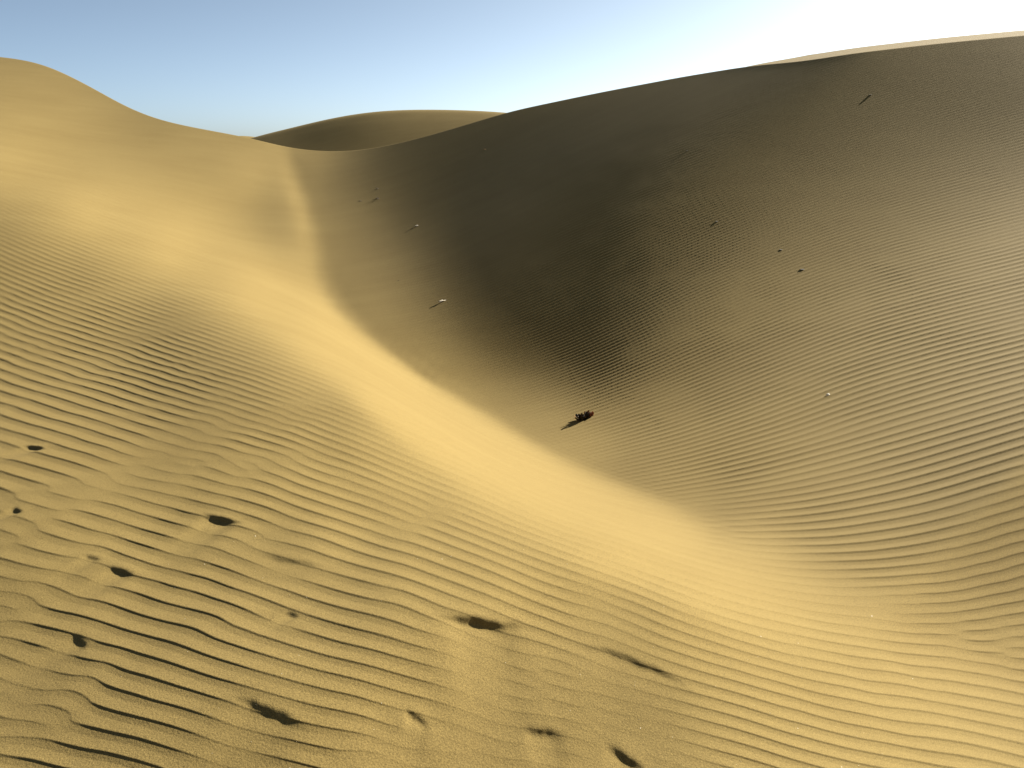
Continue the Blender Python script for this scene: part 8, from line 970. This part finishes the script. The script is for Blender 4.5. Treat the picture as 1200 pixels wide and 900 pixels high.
k2, k3 = (k + 1) % NT, (k + 2) % NT
cap = np.stack([np.full(len(k), len(co) - 1), k * M, k2 * M, k3 * M], -1)[:, ::-1]
ground = tag(mesh_from_grid("sand_dunes", co, np.concatenate([quads, cap]), SAND), kind="structure")

# heights for setting things down on the sand
_cells = {}
_step = 3
for _i in range(0, N_COL, _step):
    for _j in range(0, N_ROW, _step):
        _cells.setdefault((int(math.floor(X[_i, _j] / 0.5)), int(math.floor(Y[_i, _j] / 0.5))), []).append((_i, _j))


def ground_z(x, y):
    """height of the rippled sand at a place: the nearest surveyed points, weighted by closeness"""
    ci, cj = int(math.floor(x / 0.5)), int(math.floor(y / 0.5))
    near = []
    for di in (-1, 0, 1):
        for dj in (-1, 0, 1):
            near += _cells.get((ci + di, cj + dj), [])
    near = sorted(near, key=lambda q: (X[q] - x) ** 2 + (Y[q] - y) ** 2)[:6]
    w = [1 / ((X[q] - x) ** 2 + (Y[q] - y) ** 2 + 1e-6) for q in near]
    return sum(a * float(P[q][2]) for a, q in zip(w, near)) / sum(w) + EYE


# ------------------------------------------------------------------ dune behind the saddle
def distant_dune(name, pts, dist, depth_front, depth_back, foot, turn=0.0):
    """pts: bearing (deg) and elevation of the crest (deg); a long soft dune with a smooth shaded front"""
    b = np.array([p[0] for p in pts])
    e = np.array([p[1] for p in pts])
    tb = np.linspace(b[0], b[-1], 240)
    crest = np.tan(np.radians(np.interp(tb, b, e)))
    k = np.hanning(61)
    k /= k.sum()
    crest = np.convolve(np.pad(crest, 30, 'edge'), k, 'valid')
    s = np.linspace(0, 1, 70)
    co = np.zeros((240, 140, 3))
    for i in range(240):
        d0 = dist - turn * (tb[i] - tb[0])
        zc = crest[i] * d0
        rr = np.concatenate([d0 - depth_front * (1 - s), d0 + depth_back * (s + 1 / 70)])
        up = s ** 1.12
        front = foot + (zc - foot) * (1.06 * up - 0.06 * up ** 6) / 1.0
        backside = zc - (zc - foot) * (s + 1 / 70) ** 1.5
        zz = np.concatenate([front, backside])
        zz[60:80] = np.convolve(np.pad(zz, 4, 'edge'), np.ones(9) / 9, 'valid')[60:80]
        t = math.radians(tb[i])
        co[i, :, 0] = rr * math.sin(t)
        co[i, :, 1] = rr * math.cos(t)
        co[i, :, 2] = zz + EYE
    ii, jj = np.meshgrid(np.arange(239), np.arange(139), indexing='ij')
    q = np.stack([ii * 140 + jj, ii * 140 + jj + 1, (ii + 1) * 140 + jj + 1, (ii + 1) * 140 + jj], -1).reshape(-1, 4)[:, ::-1]
    o = mesh_from_grid(name, co.reshape(-1, 3), q, SAND)
    return tag(o, kind="structure")


distant_dune("distant_dune", [(-17.46, -0.34), (-16.79, 0.15), (-16.28, 0.32), (-15.54, 0.44), (-13.52, 0.94), (-11.47, 1.47), (-9.41, 1.86), (-7.34, 2.07), (-4.21, 2.10), (-2.11, 2.03), (-0.16, 1.93), (3.17, 1.53), (8.43, 0.66)], 116.0, 27.0, 60.0, -6.2, 0.7)
distant_dune("far_dune", [(-18.11, 0.00), (-17.41, 0.24), (-16.86, 0.42), (-16.42, 0.47), (-16.03, 0.44), (-15.54, 0.40), (-14.08, 0.00)], 240.0, 40.0, 80.0, -6.6)

# ------------------------------------------------------------------ things lying on the sand
def link(o, parent=None):
    scene.collection.objects.link(o)
    if parent is not None:
        o.parent = parent
    return o


def empty(name, x, y, rz=0.0, sink=0.0):
    o = bpy.data.objects.new(name, None)
    o.location = (x, y, ground_z(x, y) - sink)
    o.rotation_euler = (0, 0, rz)
    o.empty_display_size = 0.1
    return link(o)


def tube(bm, pts, r0, r1, sides=6):
    """tapered twig through pts"""
    pts = [Vector(p) for p in pts]
    rings = []
    for k, p in enumerate(pts):
        d = (pts[min(k + 1, len(pts) - 1)] - pts[max(k - 1, 0)]).normalized()
        a = d.orthogonal().normalized()
        b = d.cross(a)
        r = r0 + (r1 - r0) * k / (len(pts) - 1)
        rings.append([bm.verts.new(p + (a * math.cos(2 * math.pi * s / sides) + b * math.sin(2 * math.pi * s / sides)) * r)
                      for s in range(sides)])
    for a, b in zip(rings[:-1], rings[1:]):
        for s in range(sides):
            bm.faces.new((a[s], a[(s + 1) % sides], b[(s + 1) % sides], b[s]))
    bm.faces.new(rings[0][::-1])
    bm.faces.new(rings[-1])


def finish(bm, name, mat, parent=None, smooth=True):
    bmesh.ops.recalc_face_normals(bm, faces=bm.faces)
    me = bpy.data.meshes.new(name)
    bm.to_mesh(me)
    bm.free()
    for p in me.polygons:
        p.use_smooth = smooth
    me.materials.append(mat)
    return link(bpy.data.objects.new(name, me), parent)


def bent(p, d, length, sag, wob, n=6):
    """points of a bent twig that starts at p in direction d and sags"""
    d = Vector(d).normalized()
    side = d.orthogonal().normalized()
    out = []
    for k in range(n):
        t = k / (n - 1)
        out.append(Vector(p) + d * length * t + Vector((0, 0, -sag * t * t)) + side * wob * math.sin(t * 5.0))
    return out


M_RUST = plain("rust_brown_leaf", (0.20, 0.075, 0.03), 0.8)
M_OCHRE = plain("ochre_dry_leaf", (0.30, 0.16, 0.04), 0.8)
M_DARK = plain("dark_dry_leaf", (0.045, 0.032, 0.022), 0.85)
M_TWIG = plain("dark_twig", (0.06, 0.042, 0.028), 0.9)
M_BLEACH = plain("bleached_wood", (0.62, 0.56, 0.44), 0.7, 0.18)
M_STONE = plain("dark_stone", (0.035, 0.030, 0.024), 0.95)
M_SHELL = plain("pale_shell", (0.80, 0.74, 0.60), 0.55, 0.1)


def leaf_mesh(name, length, width, curl, mat):
    bm = bmesh.new()
    n = 7
    rows = []
    for k in range(n):
        t = k / (n - 1)
        a = curl * t
        x = length * math.sin(a) / max(curl, 1e-3)
        z = length * (1 - math.cos(a)) / max(curl, 1e-3)
        w = width * math.sin(math.pi * min(1.0, 0.12 + 0.88 * t)) ** 0.8 * 0.5 + 0.0012
        rows.append([bm.verts.new((x, -w, z + w * 0.6)), bm.verts.new((x, 0, z)), bm.verts.new((x, w, z + w * 0.6))])
    for a, b in zip(rows[:-1], rows[1:]):
        for s in (0, 1):
            bm.faces.new((a[s], a[s + 1], b[s + 1], b[s]))
    top = [f for f in bm.faces]
    bmesh.ops.solidify(bm, geom=top, thickness=0.0022)
    me = bpy.data.meshes.new(name)
    bm.to_mesh(me)
    bm.free()
    for p in me.polygons:
        p.use_smooth = True
    me.materials.append(mat)
    return me


# the dried plant in the hollow
plant = empty("dried_plant", 0.858, 10.009, 0.0, 0.01)
tag(plant, "rust brown dried plant clump with curled leaves lying alone on the hollow floor", "plant")
rr = random.Random(3)
axis = Vector((0.80, 0.38, 0.0))                              # the stalk lies from lower left to upper right
for k in range(6):
    bm = bmesh.new()
    t = rr.uniform(-0.10, 0.03)
    tube(bm, bent(axis * t + Vector((0, 0, 0.012)), axis + Vector((rr.uniform(-.3, .3), rr.uniform(-.4, .4), rr.uniform(.05, .3))),
                  rr.uniform(0.10, 0.16), 0.05, 0.012), 0.007, 0.0025)
    finish(bm, "stem", M_TWIG, plant)
leaves = [leaf_mesh("leaf", 0.085, 0.034, 1.9, M_RUST), leaf_mesh("leaf", 0.075, 0.030, 1.3, M_OCHRE),
          leaf_mesh("leaf", 0.095, 0.036, 1.6, M_DARK)]
for k in range(44):
    t = rr.uniform(-0.10, 0.10)
    pick = 0 if t > 0.02 and rr.random() < .75 else (2 if t < 0.02 and rr.random() < .72 else 1)
    o = link(bpy.data.objects.new("leaf", leaves[pick]), plant)
    up = 0.022 + 0.030 * (t + 0.12) / 0.25
    o.location = axis * t + Vector((rr.uniform(-.03, .03), rr.uniform(-.03, .03), rr.uniform(0.0, up)))
    o.rotation_euler = (rr.uniform(-.9, .9), rr.uniform(-1.0, .35), rr.uniform(-math.pi, math.pi))
    o.scale = [rr.uniform(.75, 1.15)] * 3


# small dry tufts and sticks on the slope behind the hollow
def tuft(x, y, label, size, blades, mat, seed, lean=(0, 0), group="dry tufts on the shaded slope"):
    rr = random.Random(seed)
    bm = bmesh.new()
    for k in range(blades):
        a = rr.uniform(0, 2 * math.pi)
        d = (math.cos(a) * .8 + lean[0], math.sin(a) * .8 + lean[1], rr.uniform(.15, .35))
        L = size * rr.uniform(.6, 1.1)
        base = (rr.uniform(-.1, .1) * size, rr.uniform(-.1, .1) * size, -0.02)
        tube(bm, bent(base, d, L, L * rr.uniform(.1, .5), L * .05, 5), size * .07, size * .022, 5)
    o = finish(bm, "dry_tuft", mat)
    o.location = (x, y, ground_z(x, y))
    return tag(o, label, "dry plant", group)


def stick(x, y, label, size, mat, seed, yaw):
    """a weathered forked branch, both ends in the sand, arching up between them"""
    t = empty("forked_stick", x, y, yaw, 0.01)
    t.scale = (1, 1, 0.28)
    tag(t, label, "stick", "pale sticks on the shaded slope")
    bm = bmesh.new()
    pts = [(-.5, 0, -.05), (-.32, .03, .2), (-.1, .0, .34), (.12, -.04, .33), (.34, -.02, .2), (.52, .02, .05)]
    tube(bm, [Vector(p) * size for p in pts], size * .13, size * .07, 8)
    finish(bm, "branch", mat, t)
    for p, q, r in (((-.1, 0, .34), (-.18, .18, .62), .055), ((.12, -.04, .33), (.3, .1, .55), .05), ((.3, -.02, .22), (.5, -.2, .3), .045)):
        bm = bmesh.new()
        a, b = Vector(p) * size, Vector(q) * size
        tube(bm, [a, a.lerp(b, .5) + Vector((.03, 0, .02)) * size, b], size * r * 1.2, size * r * .4, 6)
        finish(bm, "fork", mat, t)
    bm = bmesh.new()
    rr = random.Random(seed)
    for k in range(5):
        a = rr.uniform(0, 6.28)
        tube(bm, bent((-.42 * size, 0, -.02), (math.cos(a), math.sin(a), .8), size * .35, size * .1, size * .02, 4), size * .05, size * .02, 5)
    finish(bm, "root", M_TWIG, t)
    return t


def stone(x, y, label, size, mat, seed, cat="stone", group="dark stones on the big slope", name="stone", flat=0.12):
    rr = random.Random(seed)
    bm = bmesh.new()
    bmesh.ops.create_icosphere(bm, subdivisions=2, radius=size * 0.5)
    ax = [Vector((rr.uniform(-1, 1), rr.uniform(-1, 1), rr.uniform(-1, 1))).normalized() for _ in range(7)]
    cut = [rr.uniform(.30, .46) * size for _ in ax]
    for v in bm.verts:
        for a, c in zip(ax, cut):                             # facets knocked off the lump
            d = v.co.dot(a)
            if d > c:
                v.co -= a * (d - c)
        v.co.x *= 1.25
        v.co.z *= flat
        v.co.z += size * 0.04
    o = finish(bm, name, mat, smooth=False)
    o.location = (x, y, ground_z(x, y))
    o.rotation_euler = (0, 0, rr.uniform(0, 6.28))
    return tag(o, label, cat, group)


stick(-1.142, 14.675, "bleached white forked stick arching from the sand at the edge of the dark shade", 0.17, M_BLEACH, 5, 0.5)
stick(-2.124, 20.301, "weathered pale stick casting a long thin shadow on the upper shaded slope", 0.15, M_BLEACH, 6, 0.35)
tuft(-3.596, 24.657, "upper dark dry tuft of the close pair near the saddle", 0.15, 13, M_TWIG, 1)
tuft(-3.476, 23.768, "lower dark dry tuft of the close pair near the saddle", 0.16, 13, M_TWIG, 2)
tuft(-3.958, 23.953, "tiny dark dry tuft left of the close pair near the saddle", 0.12, 9, M_TWIG, 3)
tuft(-0.686, 24.591, "dry tuft high in the darkest shade just below the skyline", 0.09, 14, M_OCHRE, 4)
tuft(-2.080, 16.556, "tiny dry sprig on the brown sand above the bleached stick", 0.07, 6, M_TWIG, 8)
stone(7.004, 18.200, "dark squat stone alone high on the big slope just under the right skyline", 0.065, M_STONE, 25)
stone(3.364, 14.756, "dark stone alone between the dark hollow and the pair of tiny stones", 0.05, M_STONE, 21)
stone(4.150, 13.755, "upper left of two tiny dark stones close together on the rippled right slope", 0.055, M_STONE, 22)
stone(4.298, 13.118, "lower right of two tiny dark stones close together on the rippled right slope", 0.06, M_STONE, 23)
stone(3.296, 17.273, "faint tiny stone in the dim upper part of the slope below the skyline", 0.035, M_STONE, 24)
stone(3.198, 8.636, "tiny cream white shell standing among the ripples on the right", 0.032, M_SHELL, 31, "shell", None, "shell", 1.3)


# pale grit: coarse shell and quartz grains scattered on the sand near the photographer
def grit():
    rr = random.Random(11)
    bm = bmesh.new()
    for k in range(190):
        i, j = rr.randrange(190, N_COL - 190), rr.randrange(60, 640)
        x, y, z = (float(v) for v in P[i, j])
        s = rr.uniform(0.0008, 0.0018) * (1 + 0.08 * math.hypot(x, y))
        z += EYE + s * .3
        vs = [bm.verts.new((x + s * rr.uniform(-1, 1), y + s * rr.uniform(-1, 1), z + s * rr.uniform(-.6, .8))) for _ in range(4)]
        for f in ((0, 1, 2), (0, 2, 3), (0, 3, 1), (1, 3, 2)):
            bm.faces.new([vs[i] for i in f])
    o = finish(bm, "pale_grit", M_SHELL, smooth=False)
    return tag(o, "pale shell and quartz grit scattered over the rippled sand", "grit", kind="stuff")


grit()
